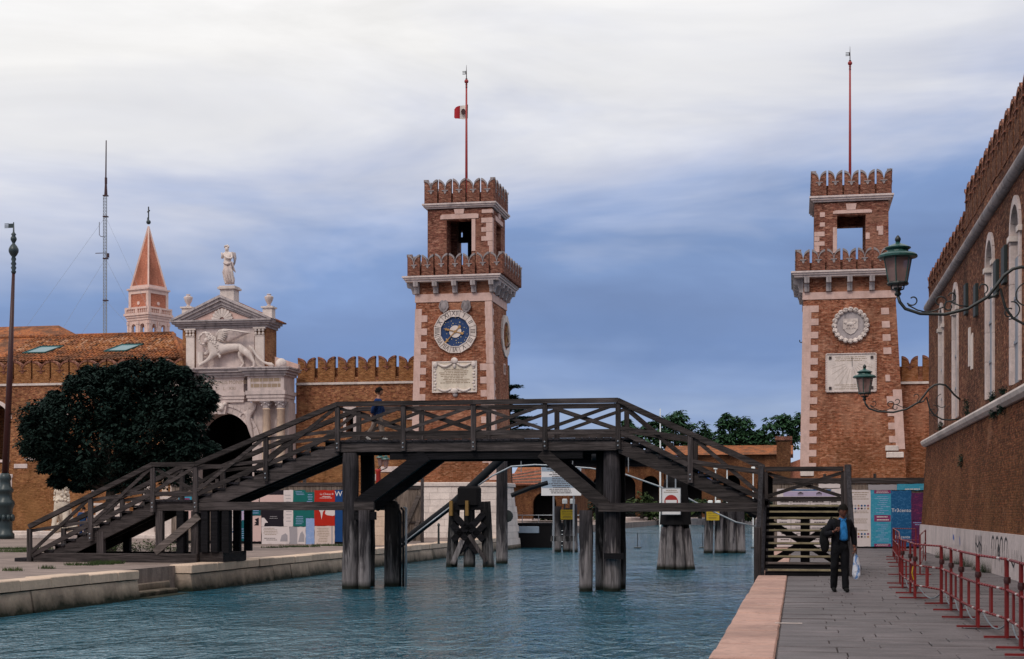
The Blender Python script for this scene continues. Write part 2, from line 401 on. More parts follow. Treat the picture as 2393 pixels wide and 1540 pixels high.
paint('clock_blue', (.012, .04, .13), .6, .1, .3); paint('dark_ink', (.05, .035, .035), .8, .1, .1); paint('brown_ink', (.30, .215, .15), .8, .1, .1)
paint('cable', (.20, .225, .25), .45, .2, .2, .5); paint('flag_red', (.36, .012, .02), .8, .0, .2); paint('flag_white', (.74, .68, .62), .8, .0, .2)
paint('flag_green', (.012, .12, .05), .8, .0, .2); paint('yellow_sign', (.46, .30, .012), .6, .1, .3); paint('sign_red', (.36, .022, .016), .5, .0, .2)
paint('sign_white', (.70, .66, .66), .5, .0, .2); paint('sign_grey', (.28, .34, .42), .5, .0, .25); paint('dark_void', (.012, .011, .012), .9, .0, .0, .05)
paint('lamp_white', (.80, .80, .78), .35, .05, .1); paint('teal_glass', (.05, .15, .17), .15, .1, .2, .6); paint('shutter', (.014, .02, .02), .6, .1, .3)
paint('board_grey', (.27, .285, .33), .7, .12, .3); paint('glass_dark', (.02, .025, .03), .12, .0, .0, .6)
paint('graffiti', (.02, .02, .025), .7, .0, .2); paint('graffiti_blue', (.06, .12, .40), .7, .0, .2)
def lantern_col(k, co): return k.mix(k.mapr(k.noise(co, 3, 3, .6), .3, .7), (.46, .33, .31), (.34, .24, .23))
def lantern_glass():
    m = bpy.data.materials.new('lantern_glass'); m.use_nodes = True; k = NT(m.node_tree)
    co = k.n('ShaderNodeTexCoord').outputs['Object']; c = lantern_col(k, co)
    d = k.n('ShaderNodeBsdfTranslucent', {'Color': c}); d2 = k.n('ShaderNodeBsdfPrincipled', {'Base Color': c, 'Roughness': .25})
    tr = k.n('ShaderNodeBsdfTransparent', {'Color': (.8, .66, .64, 1)})
    m1 = k.n('ShaderNodeMixShader', {0: .55, 1: d.outputs[0], 2: d2.outputs[0]}); m2 = k.n('ShaderNodeMixShader', {0: .38, 1: m1.outputs[0], 2: tr.outputs[0]})
    k.n('ShaderNodeOutputMaterial', {0: m2.outputs[0]}); M['lantern_glass'] = m
lantern_glass()
for nm, c, ink, am in (('paper_white', (.66, .57, .56), None, 0), ('paper_pink', (.62, .43, .40), None, 0), ('paper_cream', (.62, .50, .45), None, 0), ('paper_teal', (.010, .10, .125), None, 0),
                       ('paper_blue', (.015, .09, .22), (.05, .17, .34), .6), ('paper_green', (.012, .125, .115), None, 0), ('paper_red', (.42, .022, .012), None, 0), ('paper_navy', (.012, .055, .18), None, 0),
                       ('paper_black', (.018, .014, .020), None, 0), ('paper_sky', (.24, .34, .58), (.38, .42, .60), .5), ('paper_grey', (.34, .31, .33), None, 0), ('paper_cyan', (.045, .27, .40), (.10, .36, .47), .6),
                       ('paper_purple', (.085, .022, .075), (.28, .04, .11), .45), ('paper_mauve', (.22, .04, .12), None, 0), ('paper_lilac', (.45, .37, .52), None, 0)): paper(nm, c, ink, am)
def tile_col(k, co):
    r = objrand(k)
    c = k.ramp(r, [(0, (.085, .05, .038)), (.22, (.34, .12, .05)), (.45, (.50, .20, .075)), (.65, (.30, .095, .04)), (.82, (.56, .31, .19)), (1, (.44, .15, .055))])
    return k.mix(k.math('MULTIPLY', k.mapr(k.noise(co, 5, 4, .65), .45, .7), .6), c, (.09, .065, .045))
mat('roof_tile', tile_col, .9, .1, lambda k, co: (k.noise(co, 12, 3, .6), .02))
def tile_col2(k, co):
    n = k.noise(k.scale(co, 4.4, 2.6, 2.6), 1.0, 2, .6)
    c = k.ramp(n, [(.25, (.10, .05, .035)), (.4, (.24, .075, .035)), (.52, (.42, .15, .055)), (.62, (.17, .055, .03)), (.75, (.45, .25, .15))])
    return k.mix(k.math('MULTIPLY', k.mapr(k.noise(co, .8, 4, .65), .42, .64), .8), c, (.085, .05, .035))
mat('roof_far', tile_col2, .9, .1, lambda k, co: (k.noise(k.scale(co, 5, 5, 5), 1.0, 2, .5), .05))
def paving(c, joint=None):
    def f(k, co):
        n = k.noise(k.scale(co, 1.2, 4.5, 1), 1.0, 6, .65, .5)
        cc = k.mix(k.mapr(n, .38, .68), [x * .68 for x in c], [x * 1.22 for x in c])
        m = k.noise(co, 26, 3, .7); cc = mul(k, cc, k.mapr(m, .3, .7, .84, 1.14))
        st = k.noise(k.n('ShaderNodeNewGeometry').outputs[0], .5, 5, .6, .6); cc = mul(k, cc, k.mapr(st, .35, .68, 1.1, .72))
        return mul(k, cc, k.mapr(objrand(k), 0, 1, .88, 1.12))
    return f
mat('paving_slab', paving((.128, .106, .110)), .62, .4, lambda k, co: (k.noise(co, 16, 5, .65), .012))
mat('paving_joint', lambda k, co: k.mix(k.mapr(k.noise(co, 8, 4, .6), .4, .6), (.07, .058, .06), (.105, .088, .088)), .95)
mat('campo_paving', paving((.27, .205, .18)), .85, .2, lambda k, co: (k.noise(co, 10, 5, .65), .02))
def leafm(name, c1, c2, c3):
    def col(k, co):
        n = k.noise(co, 1.3, 3, .6); r = k.noise(co, 9, 2, .6)
        c = k.mix(k.mapr(n, .35, .65), c1, c2); return k.mix(k.mapr(r, .52, .72), c, c3)
    m = mat(name, col, .8, .12)
    b = [n for n in m.node_tree.nodes if n.type == 'BSDF_PRINCIPLED'][0]
    return m
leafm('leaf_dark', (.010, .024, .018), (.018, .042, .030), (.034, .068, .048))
leafm('leaf_far', (.016, .045, .024), (.035, .085, .036), (.06, .115, .05))
leafm('leaf_cedar', (.010, .026, .020), (.016, .040, .028), (.024, .055, .04))
leafm('leaf_shrub', (.018, .035, .012), (.04, .06, .018), (.07, .085, .03))
mat('bark', lambda k, co: k.mix(k.mapr(k.noise(k.scale(co, 8, 8, 1.5), 1.0, 4, .6), .4, .6), (.028, .022, .018), (.06, .05, .042)), .9, .2, lambda k, co: (k.noise(k.scale(co, 9, 9, 2), 1.0, 4, .6), .05))
mat('skin', lambda k, co: k.mix(k.mapr(k.noise(co, 9, 3, .5), .4, .6), (.36, .17, .11), (.30, .135, .085)), .55, .3)
mat('skin_dark', lambda k, co: k.mix(k.mapr(k.noise(co, 9, 3, .5), .4, .6), (.17, .07, .045), (.13, .05, .034)), .55, .3)
def cloth(name, c):
    mat(name, lambda k, co: k.mix(k.mapr(k.noise(k.scale(co, 7, 7, 3), 1.0, 4, .6, .6), .38, .66), [x * .6 for x in c], [x * 1.15 for x in c]), .85, .15, lambda k, co: (k.noise(k.scale(co, 11, 11, 5), 1.0, 3, .6, .8), .03))
cloth('cloth_black', (.007, .007, .010)); cloth('cloth_trouser', (.006, .006, .008)); cloth('cloth_shirt', (.03, .20, .50)); cloth('cloth_navy', (.012, .035, .12)); cloth('cloth_beige', (.42, .30, .24))
cloth('cloth_denim', (.02, .06, .16)); cloth('hair', (.008, .006, .005)); cloth('shoe_black', (.010, .010, .010)); cloth('shoe_white', (.62, .58, .56)); cloth('bag_black', (.007, .007, .008))
mat('eye_white', (.5, .45, .42), .3); mat('lip', (.22, .07, .055), .5)
mat('plastic_bag', lambda k, co: k.mix(k.mapr(k.noise(k.scale(co, 6, 6, 4), 1.0, 3, .6, .8), .53, .58), (.62, .64, .72), (.12, .24, .50)), .35, .4, lambda k, co: (k.noise(k.scale(co, 9, 9, 3), 1.0, 3, .6, 1), .05))
def water():
    m = bpy.data.materials.new('water'); m.use_nodes = True; k = NT(m.node_tree)
    gp = k.n('ShaderNodeNewGeometry').outputs[0]
    p = k.n('ShaderNodeMapping', {'Vector': gp, 'Rotation': (0, 0, math.radians(10))}).outputs[0]
    def wave(sx, sy, d=3, off=0, ds=.6): return k.noise(k.scale(p, sx, sy, 1, (off, off * .7, 0)), 1.0, d, .55, ds)
    h = k.math('ADD', k.math('MULTIPLY', wave(.55, .30, 2, 3), .22), k.math('MULTIPLY', wave(2.0, .95, 3, 7, 1.2), .13))
    h = k.math('ADD', h, k.math('MULTIPLY', wave(5.0, 2.4, 3, 1, .8), .075))
    h = k.math('MULTIPLY', h, k.mapr(k.noise(k.scale(p, .10, .045, 1, (4, 9, 0)), 1.0, 3, .5, .8), .36, .64, .7, 1.35))
    bm = k.n('ShaderNodeBump', {'Height': h, 'Distance': 1.0, 'Strength': 1.0})
    b = k.n('ShaderNodeBsdfPrincipled', {'Base Color': (.014, .104, .155, 1), 'Roughness': .05, 'IOR': 1.333, 'Specular IOR Level': .5, 'Normal': bm.outputs[0]})
    k.n('ShaderNodeOutputMaterial', {0: b.outputs[0]}); M['water'] = m
water()
brick('brick_far', (.20, .075, .035), (.14, .045, .022), (.2, .12, .07), (.26, .12, .05), .5, .4, seed=4.4)  # dark brick; shadow on the far walls is put into its colour
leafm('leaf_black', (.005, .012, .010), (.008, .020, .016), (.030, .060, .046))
paint('wood_rust', (.20, .11, .03), .8, .2, .5)
stone('stone_soot', (.30, .255, .255), (.08, .065, .065), .7)
# ------------------------------------------------------------------ the setting: water, quays, ground
mb = MB(); mb.add([(-400, -60, ZW), (400, -60, ZW), (400, 900, ZW), (-400, 900, ZW)], [(0, 1, 2, 3)])
thing('water', mb, 'water', (0, 0, 0), kind='structure')
SQ = -0.91      # right quay edge
SLB = -16.35    # left quay edge
# right quay: core, kerb slabs, paving slabs
mb = MB(); mb.box(SQ + .05, 90, -12, 130, -2, -.035)
quay_r = thing('quay_pavement', mb, 'paving_joint', (SQ, 20, 0), kind='structure')
mb = MB()
t = -6.0
while t < 78:
    L = R.uniform(.75, 1.05); mb2 = MB(); o = R.uniform(-.012, .012)
    z1 = R.uniform(-.006, .006)
    mb2.cbox(SQ - .03 + o, -.235 + R.uniform(-.005, .005), t + .012, t + L - .012, -.30, z1 * 1.5 + .012, .02)
    if t > 16: part('kerb_slab', mb2, 'kerb_worn', quay_r)
    t += L
for i in range(40):
    t0 = 10 + i * 1.7; mb2 = MB()
    mb2.cbox(SQ, SQ + .4, t0 + .01, t0 + 1.69, -1.2, -.305, .02)
    if t0 > 14 and t0 < 78: part('quay_block', mb2, 'quay_block', quay_r)
mb_rest = MB(); cnt = 0
t = 15.0
rows = []
while t < 66:
    d = R.uniform(.40, .60); s = -.22
    while s < 5.35:
        w = R.uniform(.6, 1.3); e = min(s + w, 5.4); 
        if 5.4 - e < .3: e = 5.4
        z = R.uniform(-.007, .007)
        q = mb_rest if (cnt >= 298 or t < 19.8) else MB()
        q.cbox(s + .006, e - .006, t + .007, t + d - .007, -.05, z, .008)
        if q is not mb_rest: part('paving_slab', q, 'paving_slab', quay_r); cnt += 1
        s = e
    t += d
part('paving_slab', mb_rest, 'paving_slab', quay_r, kind='stuff')
mb = MB(); mb.box(5.41, 90, -12, 62.5, -.04, .0); mb.box(-.22, 90, 66.1, 130, -.04, .0); part('paving_bed', mb, 'campo_paving', quay_r)
mb = MB(); a, b = gz(1895, 1459, 0); mb.box(a - .5, a - .12, b - .03, b + .03, .010, .016); part('painted_mark', mb, 'stone_pale', quay_r)
mb = MB()
for px_, py_ in ((2337, 1507.5), (2343, 1514.5)):
    a, b = gz(px_ - 2, py_ + 126, 0) if False else gz(px_ - 2, py_, 0)
    mb.lathe([(.05, .004), (.06, .012), (.03, .02)], (a - .35, b, 0), 8, 1.2, .8)
# left campo: ground sheet, kerb stones and wall blocks along the canal
mb = MB(); mb.box(-260, SLB - .45, -40, 96, -2, ZC - .004); mb.box(-260, -21.5, 96, 330, -2, ZC - .006)
campo = thing('campo_ground', mb, 'campo_paving', (-30, 50, ZC), kind='structure')
NOT0, NOT1 = 34.9, 38.2
t = 16.0
while t < 86:
    L = R.uniform(1.3, 2.1); e = min(t + L, 86)
    if t < NOT0 < e: e = NOT0
    if NOT0 <= t < NOT1: t = NOT1; continue
    mb = MB(); o = R.uniform(-.02, .02); dz = R.uniform(-.015, .015)
    mb.cbox(SLB - .62, SLB + .04 + o, t + .006, e - .006, ZC - .21, ZC + .012 + dz, .02)
    part('kerb_stone', mb, 'stone_quay_top', campo)
    t = e
t = 15.4
while t < 86:
    L = R.uniform(1.5, 2.6); e = min(t + L, 86)
    if t < NOT0 < e: e = NOT0
    if NOT0 <= t < NOT1: t = NOT1; continue
    mb = MB(); o = R.uniform(-.015, .015); x = SLB + o
    mb.hexa([(SLB - .6, t + .012, -1.5), (x + .24, t + .012, -1.5), (x + .24, e - .012, -1.5), (SLB - .6, e - .012, -1.5), (SLB - .6, t + .012, ZC - .24), (x, t + .012, ZC - .24), (x, e - .012, ZC - .24), (SLB - .6, e - .012, ZC - .24)])
    part('quay_block', mb, 'quay_block', campo)
    t = e
for i, (a, b, z, nm) in enumerate(((SLB - 1.9, SLB - .95, -.09, 'a'), (SLB - 1.6, SLB - .42, -.29, 'b'), (SLB - 1.3, SLB - .05, -.47, 'c'), (SLB - 1.1, SLB + .3, -.60, 'd'))):
    mb = MB(); mb.cbox(a, b, NOT0 + .02 * i + .01, NOT1 - .35 * (i > 0) - .3 * (i > 1) - .02 * i, -1.4, z, .03); part('landing_step', mb, 'quay_block' if i else 'stone_quay_top', campo)
mb = MB(); mb.box(SLB - 1.95, SLB - .46, NOT0 - .4, NOT0, -1.4, ZC - .25); mb.box(SLB - 1.95, SLB - .46, NOT1, NOT1 + .4, -1.4, ZC - .25); mb.box(SLB - 2.3, SLB - 1.9, NOT0 - .4, NOT1 + .4, -1.4, ZC - .13)
part('notch_wall', mb, 'quay_block', campo)
# lower step terrace in front of the gate
mb = MB(); s0, z0 = g(-60, 1256, 76); s1, _ = g(60, 1256, 76)
for i, (y0, y1) in enumerate(((.0, .19), (.19, .36))):
    q = MB(); q.cbox(s0 - 6, s1 + 9, 75.2 + i * .4, 78.5, ZC + y0, ZC + y1, .02); part('terrace_step', q, 'stone_pale', campo)

# ------------------------------------------------------------------ shared architectural pieces
def merlon_geo(w, h, d, th, p, n=10):
    prof = []
    for i in range(n + 1):
        x = -w / 2 + w * i / n; q = min(1, (p / 2 - abs(x)) / (p / 2)); prof.append((x, h - d + d * math.sqrt(max(0, 1 - q * q))))
    body = MB(); body.prism([(-w / 2, 0), (w / 2, 0)] + prof[::-1], 0, th)
    cop = MB()
    for half in (prof[:n // 2 + 1], prof[n // 2:]):
        cop.prism([(x, z + .04) for x, z in half] + [(x, z - .085) for x, z in half[::-1]], -.035, th + .035)
    zc = h - d
    cop.box(-.16 * w / .66, .16 * w / .66, -.05, .0, zc - .10, zc - .055)
    cop.prism([(-.09 * w / .66, zc - .10), (.09 * w / .66, zc - .10), (.03, zc - .26), (-.03, zc - .26)], -.03, .0)
    return body, cop
def merlon_row(parent, me, mc, p0, dirv, n, p, w, rz, skip=()):
    for i in range(n):
        if i in skip: continue
        c = (p0[0] + dirv[0] * (i + .5) * p, p0[1] + dirv[1] * (i + .5) * p, p0[2] + R.uniform(-.03, .02))
        m = rep('merlon', me, parent, c, rz + R.uniform(-.006, .006)); rep('coping', mc, m, c)
def bars(mb, s0, s1, z0, z1, n, t, fill=.42, ragged=.25, words=True, axis='t'):
    """n lines of small print as broken dark strips on a flat sheet"""
    for i in range(n):
        zc = z1 - (i + .5) * (z1 - z0) / n; h = (z1 - z0) / n * fill / 2; a = s0 + (s1 - s0) * R.uniform(0, ragged / 2); b = s1 - (s1 - s0) * R.uniform(0, ragged / 2)
        x = a
        while x < b:
            e = min(b, x + (s1 - s0) * R.uniform(.05, .2) if words else b)
            if axis == 't': mb.add([(x, t, zc - h), (e, t, zc - h), (e, t, zc + h), (x, t, zc + h)], [(0, 1, 2, 3)])
            else: mb.add([(t, x, zc - h), (t, e, zc - h), (t, e, zc + h), (t, x, zc + h)], [(0, 1, 2, 3)])
            x = e + (s1 - s0) * .018
def wall_pieces(s0, s1, z0, z1, t0, t1, opens, nseg=12):
    mb = MB(); x = s0
    for a, b, zb, zt, arch in sorted(opens):
        mb.box(x, a, t0, t1, z0, z1)
        if zb > z0 + .01: mb.box(a, b, t0, t1, z0, zb)
        if arch:
            r = (b - a) / 2; c = (a + b) / 2
            pts = [(c + r * math.cos(math.pi * i / nseg), zt - r + r * math.sin(math.pi * i / nseg)) for i in range(nseg + 1)]
            mb.prism([(b, z1), (b, zt - r)][:1] + [(b, zt - r)] + pts[1:-1] + [(a, zt - r), (a, z1)], t0, t1)
        elif zt < z1 - .01: mb.box(a, b, t0, t1, zt, z1)
        x = b
    mb.box(x, s1, t0, t1, z0, z1)
    return mb
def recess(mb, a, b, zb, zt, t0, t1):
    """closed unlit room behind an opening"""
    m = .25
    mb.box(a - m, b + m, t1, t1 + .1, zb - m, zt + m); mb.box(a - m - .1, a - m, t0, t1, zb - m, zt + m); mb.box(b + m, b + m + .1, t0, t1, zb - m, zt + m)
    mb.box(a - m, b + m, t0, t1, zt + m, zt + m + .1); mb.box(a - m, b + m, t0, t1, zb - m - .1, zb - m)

def tower(name, label, T, top, bot, ydn, band, cor, corb_x, mer, bel, bcor, bmer, win, lint, key, quoin, wedge_jamb):
    (y1, xl1, xr1), (y2, xl2, xr2) = top, bot
    sl1, z1 = g(xl1, y1, T); sr1, _ = g(xr1, y1, T); sl2, z2 = g(xl2, y2, T); sr2, _ = g(xr2, y2, T)
    hw = (sr1 - sl1) / 2; tc = T + hw; xm = (xl1 + xr1) / 2
    zof = lambda y, t=T: g(xm, y, t)[1]
    SL = lambda z: sl1 + (sl2 - sl1) * (z1 - z) / (z1 - z2)
    SR = lambda z: sr1 + (sr2 - sr1) * (z1 - z) / (z1 - z2)
    TF = lambda z: T - .12 * (z1 - z) / (z1 - z2)
    TB = lambda z: tc + hw + .12 * (z1 - z) / (z1 - z2)
    zb = ydn if ydn is not None else 0.0
    sc0 = (sl1 + sr1) / 2
    rt = root(name, (sc0, tc, 0), label, 'tower')
    def fr(z0, z1_, e=0.0, mbx=None):
        m = mbx or MB()
        return m.hexa([(SL(z0) - e, TF(z0) - e, z0), (SR(z0) + e, TF(z0) - e, z0), (SR(z0) + e, TB(z0) + e, z0), (SL(z0) - e, TB(z0) + e, z0),
                       (SL(z1_) - e, TF(z1_) - e, z1_), (SR(z1_) + e, TF(z1_) - e, z1_), (SR(z1_) + e, TB(z1_) + e, z1_), (SL(z1_) - e, TB(z1_) + e, z1_)])
    zc0 = zof(cor[1]); zc1 = zof(cor[0]); zb0, zb1 = zof(band[1]), zof(band[0])
    part('shaft', fr(zb, zc0 - .003), 'brick_tower', rt)
    part('stone_band', fr(zb0, zb1, .05), 'stone_pink', rt)
    # corbels on four sides under the gallery
    ov = .66
    cm = MB(); cw = .27
    hz = zc0 - zb1
    prof = [(0, 0), (-.20, .03), (-.24, hz * .33), (-.30, hz * .46), (-.30, hz * .54), (-.50, hz * .60), (-.55, hz), (0, hz)]
    cm.prism([(a, b) for a, b in prof], -cw / 2, cw / 2, 's')
    cme = mesh_of('corbel', cm, 'stone_grey'); cxs = [g(x, 700, T)[0] for x in corb_x]
    for x in cxs: rep('corbel', cme, rt, (x, T, zb1))
    for x in cxs:
        dt = x - cxs[0]; tt = T + (cxs[0] - sl1) + dt
        rep('corbel', cme, rt, (sr1 - .0, tt, zb1), math.pi / 2); rep('corbel', cme, rt, (sl1, tt, zb1), -math.pi / 2)
    # gallery floor and cornice
    m = MB(); q = zc1 - zc0
    for e, a, b in ((ov - .16, zc0, zc0 + q * .38), (ov - .07, zc0 + q * .38, zc0 + q * .7), (ov, zc0 + q * .7, zc1)):
        m.box(sl1 - e, sr1 + e, T - e, tc + hw + e, a, b)
    part('gallery_cornice', m, 'stone_white', rt)
    # gallery merlons
    tm = T - ov + .07; ml, _ = g(mer[0], mer[3], tm); mr_, _ = g(mer[1], mer[3], tm); n = mer[2]; p = (mr_ - ml) / n; w = p * .85
    ztop = g(xm, mer[4], tm)[1]; h = ztop - zc1; d = g(xm, mer[4], tm)[1] - g(xm, mer[5], tm)[1]
    b_, c_ = merlon_geo(w, h, d, .26, p); me = mesh_of('merlon', b_, 'brick_merlon'); mc = mesh_of('coping', c_, 'stone_soot')
    dep = (2 * (tc - tm)); 
    merlon_row(rt, me, mc, (ml, tm, zc1), (1, 0), n, p, w, 0)
    merlon_row(rt, me, mc, (mr_, tm + dep, zc1), (-1, 0), n, p, w, math.pi)
    p2 = dep / n
    merlon_row(rt, me, mc, (mr_ - .006, tm + .006, zc1), (0, 1), n, p2 - .002, w, math.pi / 2)
    merlon_row(rt, me, mc, (ml + .006, tm + dep - .006, zc1), (0, -1), n, p2 - .002, w, -math.pi / 2)
    m = MB(); wl = .05   # low back wall that closes the slots
    m.box(ml + .20, mr_ - .20, tm + .30, tm + .36, zc1, zc1 + h * .42); part('gallery_parapet', m, 'brick_merlon', rt)
    # belfry
    Tb = T + .62; bl, _ = g(bel[0], 560, Tb); br, _ = g(bel[1], 560, Tb); bw = br - bl; Tb2 = Tb + bw
    zt0 = g(xm, bcor[2], Tb)[1]; zt1 = g(xm, bcor[3], Tb)[1]   # upper cornice top / bottom
    wa, _ = g(win[0], 560, Tb); wb, zwt = g(win[1], win[2], Tb); zs = zc1 + .75; th = .55
    m = MB()
    oa, ob = wa - bl, br - wb       # pier widths
    m.box(bl, wa, Tb, Tb + oa, zc1, zt1); m.box(wb, br, Tb, Tb + ob, zc1, zt1); m.box(bl, wa, Tb2 - oa, Tb2, zc1, zt1); m.box(wb, br, Tb2 - ob, Tb2, zc1, zt1)
    m.box(wa, wb, Tb, Tb + th, zwt, zt1); m.box(wa, wb, Tb2 - th, Tb2, zwt, zt1); m.box(bl, bl + th, Tb + oa, Tb2 - oa, zwt, zt1); m.box(br - th, br, Tb + ob, Tb2 - ob, zwt, zt1)
    m.box(wa, wb, Tb, Tb + th, zc1, zs); m.box(wa, wb, Tb2 - th, Tb2, zc1, zs); m.box(bl, bl + th, Tb + oa, Tb2 - oa, zc1, zs); m.box(br - th, br, Tb + ob, Tb2 - ob, zc1, zs)
    part('belfry_wall', m, 'brick_merlon', rt)
    m = MB(); m.box(bl + .02, br - .02, Tb + .02, Tb2 - .02, zt1 + .001, zt1 + .05); part('belfry_roof', m, 'wood_dark', rt)
    # lintels, keystones, jambs on front and right side
    la, zl0 = g(lint[0], lint[3], Tb); lb, zl1 = g(lint[1], lint[2], Tb); ka, zk0 = g(key[0], key[3], Tb); kb, zk1 = g(key[1], key[2], Tb)
    m = MB(); m.prism([(la, zl0), (lb, zl0), (lb + .02, zl1 - .05), (lb - .12, zl1), (la + .16, zl1), (la + .02, zl1 - .06)], Tb - .05, Tb + .2); part('lintel', m, 'stone_pink', rt)
    m = MB(); m.prism([(ka + .05, zl1 + .004), (kb - .05, zl1 + .004), (kb, zk1), (ka, zk1)], Tb - .07, Tb + .2); part('keystone', m, 'stone_pink', rt)
    m = MB(); m.prism([(Tb + la - bl, zl0), (Tb + lb - bl, zl0), (Tb + lb - bl, zl1), (Tb + la - bl, zl1)], br - .2, br + .05, 's'); part('lintel', m, 'stone_pink', rt)
    m = MB(); m.prism([(Tb + ka - bl, zl1 + .004), (Tb + kb - bl, zl1 + .004), (Tb + kb - bl, zk1), (Tb + ka - bl, zk1)], br - .2, br + .07, 's'); part('keystone', m, 'stone_pink', rt)
    for (side, y0, y1_) in wedge_jamb:
        za, zb_ = g(xm, y1_, Tb)[1], g(xm, y0, Tb)[1]; m = MB()
        if side == 'r': m.box(wb + .004, wb + .22, Tb - .03, Tb + .3, za, min(zb_, zl0 - .004))
        else: m.box(wa - .22, wa - .004, Tb - .03, Tb + .3, za, min(zb_, zl0 - .004))
        part('jamb', m, 'stone_pink', rt)
    # upper cornice and merlons
    cl, _ = g(bcor[0], 480, Tb - .25); crr, _ = g(bcor[1], 480, Tb - .25); e = .27; m = MB(); q = zt0 - zt1
    for ee, a, b in ((e - .17, zt1 + .051, zt1 + q * .42), (e - .07, zt1 + q * .42, zt1 + q * .72), (e, zt1 + q * .72, zt0)): m.box(bl - ee, br + ee, Tb - ee, Tb2 + ee, a, b)
    part('belfry_cornice', m, 'stone_white', rt)
    tm = Tb - e + .1; ml = bl - e + .1; mr_ = br + e - .1; n = bmer[0]; p = (mr_ - ml) / n; w = p * .88
    ztop = g(xm, bmer[1], tm)[1]; h = ztop - zt0; d = ztop - g(xm, bmer[2], tm)[1]
    b_, c_ = merlon_geo(w, h, d, .22, p); me = mesh_of('merlon', b_, 'brick_merlon'); mc = mesh_of('coping', c_, 'stone_soot'); dep = mr_ - ml
    merlon_row(rt, me, mc, (ml, tm, zt0), (1, 0), n, p, w, 0); merlon_row(rt, me, mc, (mr_, tm + dep, zt0), (-1, 0), n, p, w, math.pi)
    merlon_row(rt, me, mc, (mr_ - .006, tm + .006, zt0), (0, 1), n, p - .002, w, math.pi / 2); merlon_row(rt, me, mc, (ml + .006, tm + dep - .006, zt0), (0, -1), n, p - .002, w, -math.pi / 2)
    m = MB(); 
    for i in range(1, n):
        pass
    m.box(ml + .1, mr_ - .1, tm + .226, tm + .28, zt0, zt0 + h * .45); m.box(mr_ - .28, mr_ - .226, tm + .29, tm + dep - .1, zt0, zt0 + h * .45); part('belfry_parapet', m, 'brick_merlon', rt)
    # quoins: stones proud of the brick at the front corners
    for side, ya, yb, wid, teeth, mt in quoin:
        per = 15.4; y = ya; i = 0
        while y < yb - 2:
            z_1 = zof(y) - .001; z_0 = zof(min(y + per, yb)) + .001
            wd = (wid[0] if i % 2 == 0 else wid[1]) * .0243
            if wd > 0:
                m = MB(); q = .028; back = .5 if i % 2 else .24
                if side == 'l': a0, a1, b0, b1 = SL(z_0) - q, SL(z_1) - q, SL(z_0) + wd, SL(z_1) + wd
                elif side == 'r': a0, a1, b0, b1 = SR(z_0) - wd, SR(z_1) - wd, SR(z_0) + q, SR(z_1) + q
                else:
                    o_ = teeth * .0243; back = 0.15
                    if side == 'lt': a0, a1, b0, b1 = SL(z_0) + o_, SL(z_1) + o_, SL(z_0) + o_ + wd, SL(z_1) + o_ + wd
                    else: a0, a1, b0, b1 = SR(z_0) - o_ - wd, SR(z_1) - o_ - wd, SR(z_0) - o_, SR(z_1) - o_
                f0, f1 = TF(z_0), TF(z_1)
                m.hexa([(a0, f0 - q, z_0), (b0, f0 - q, z_0), (b0, f0 + back, z_0), (a0, f0 + back, z_0), (a1, f1 - q, z_1), (b1, f1 - q, z_1), (b1, f1 + back, z_1), (a1, f1 + back, z_1)])
                part('quoin', m, mt, rt)
            y += per; i += 1
    return dict(rt=rt, SL=SL, SR=SR, TF=TF, zof=zof, tc=tc, hw=hw, xm=xm, bl=bl, br=br, Tb=Tb, Tb2=Tb2, zt0=zt0, zc1=zc1, ml=ml, tm=tm, sc=sc0, z1=z1, z2=z2, sl1=sl1, sr1=sr1, T=T)

TL = tower('clock_tower', 'brick clock tower with blue clock face on the left bank of the canal', 82.0, (705, 972, 1148), (1120, 962, 1160), .55, (686, 705), (646, 659),
           [975.8, 1019.7, 1064.6, 1108.5, 1151], (951, 1177, 7, 620, 592.5, 613), (999.2, 1150), (988, 1154.4, 475.5, 489), (5, 419, 441), (1043.7, 1102.2, 513), (1029, 1118, 498.4, 513), (1061.5, 1085.5, 488, 499.5),
           [('l', 720, 1122, (15, 29), 0, 'stone_pink'), ('r', 706, 850, (15, 16), 0, 'stone_pink'), ('r', 851, 1122, (31, 16), 0, 'stone_pink')], [('r', 513, 588)])
TR = tower('sundial_tower', 'brick tower with sundial plaque and wreathed roundel right of the canal', 82.0, (698, 1877.5, 2093), (1092, 1871, 2116), None, (681, 698), (634, 647.5),
           [1885.4, 1936.4, 1985.6, 2037.4, 2088], (1859.3, 2112, 7, 605, 580, 600), (1903.5, 2076.6), (1896, 2085.4, 457, 472.5), (5, 398, 420), (1956.2, 2023, 500.6), (1946.4, 2037.4, 488.7, 500), (1976.8, 2001.8, 475.4, 488.7),
           [('l', 712, 1110, (34, 18), 0, 'stone_pink'), ('rt', 706, 830, (0, 17), 16, 'stone_pink'), ('r', 912, 1052, (18, 32), 0, 'stone_pink'), ('rt', 862, 900, (0, 10), 22, 'stone_pink'), ('lt', 1100, 1112, (25, 25), 0, 'stone_pink')], [('l', 530, 590), ('r', 545, 560)])
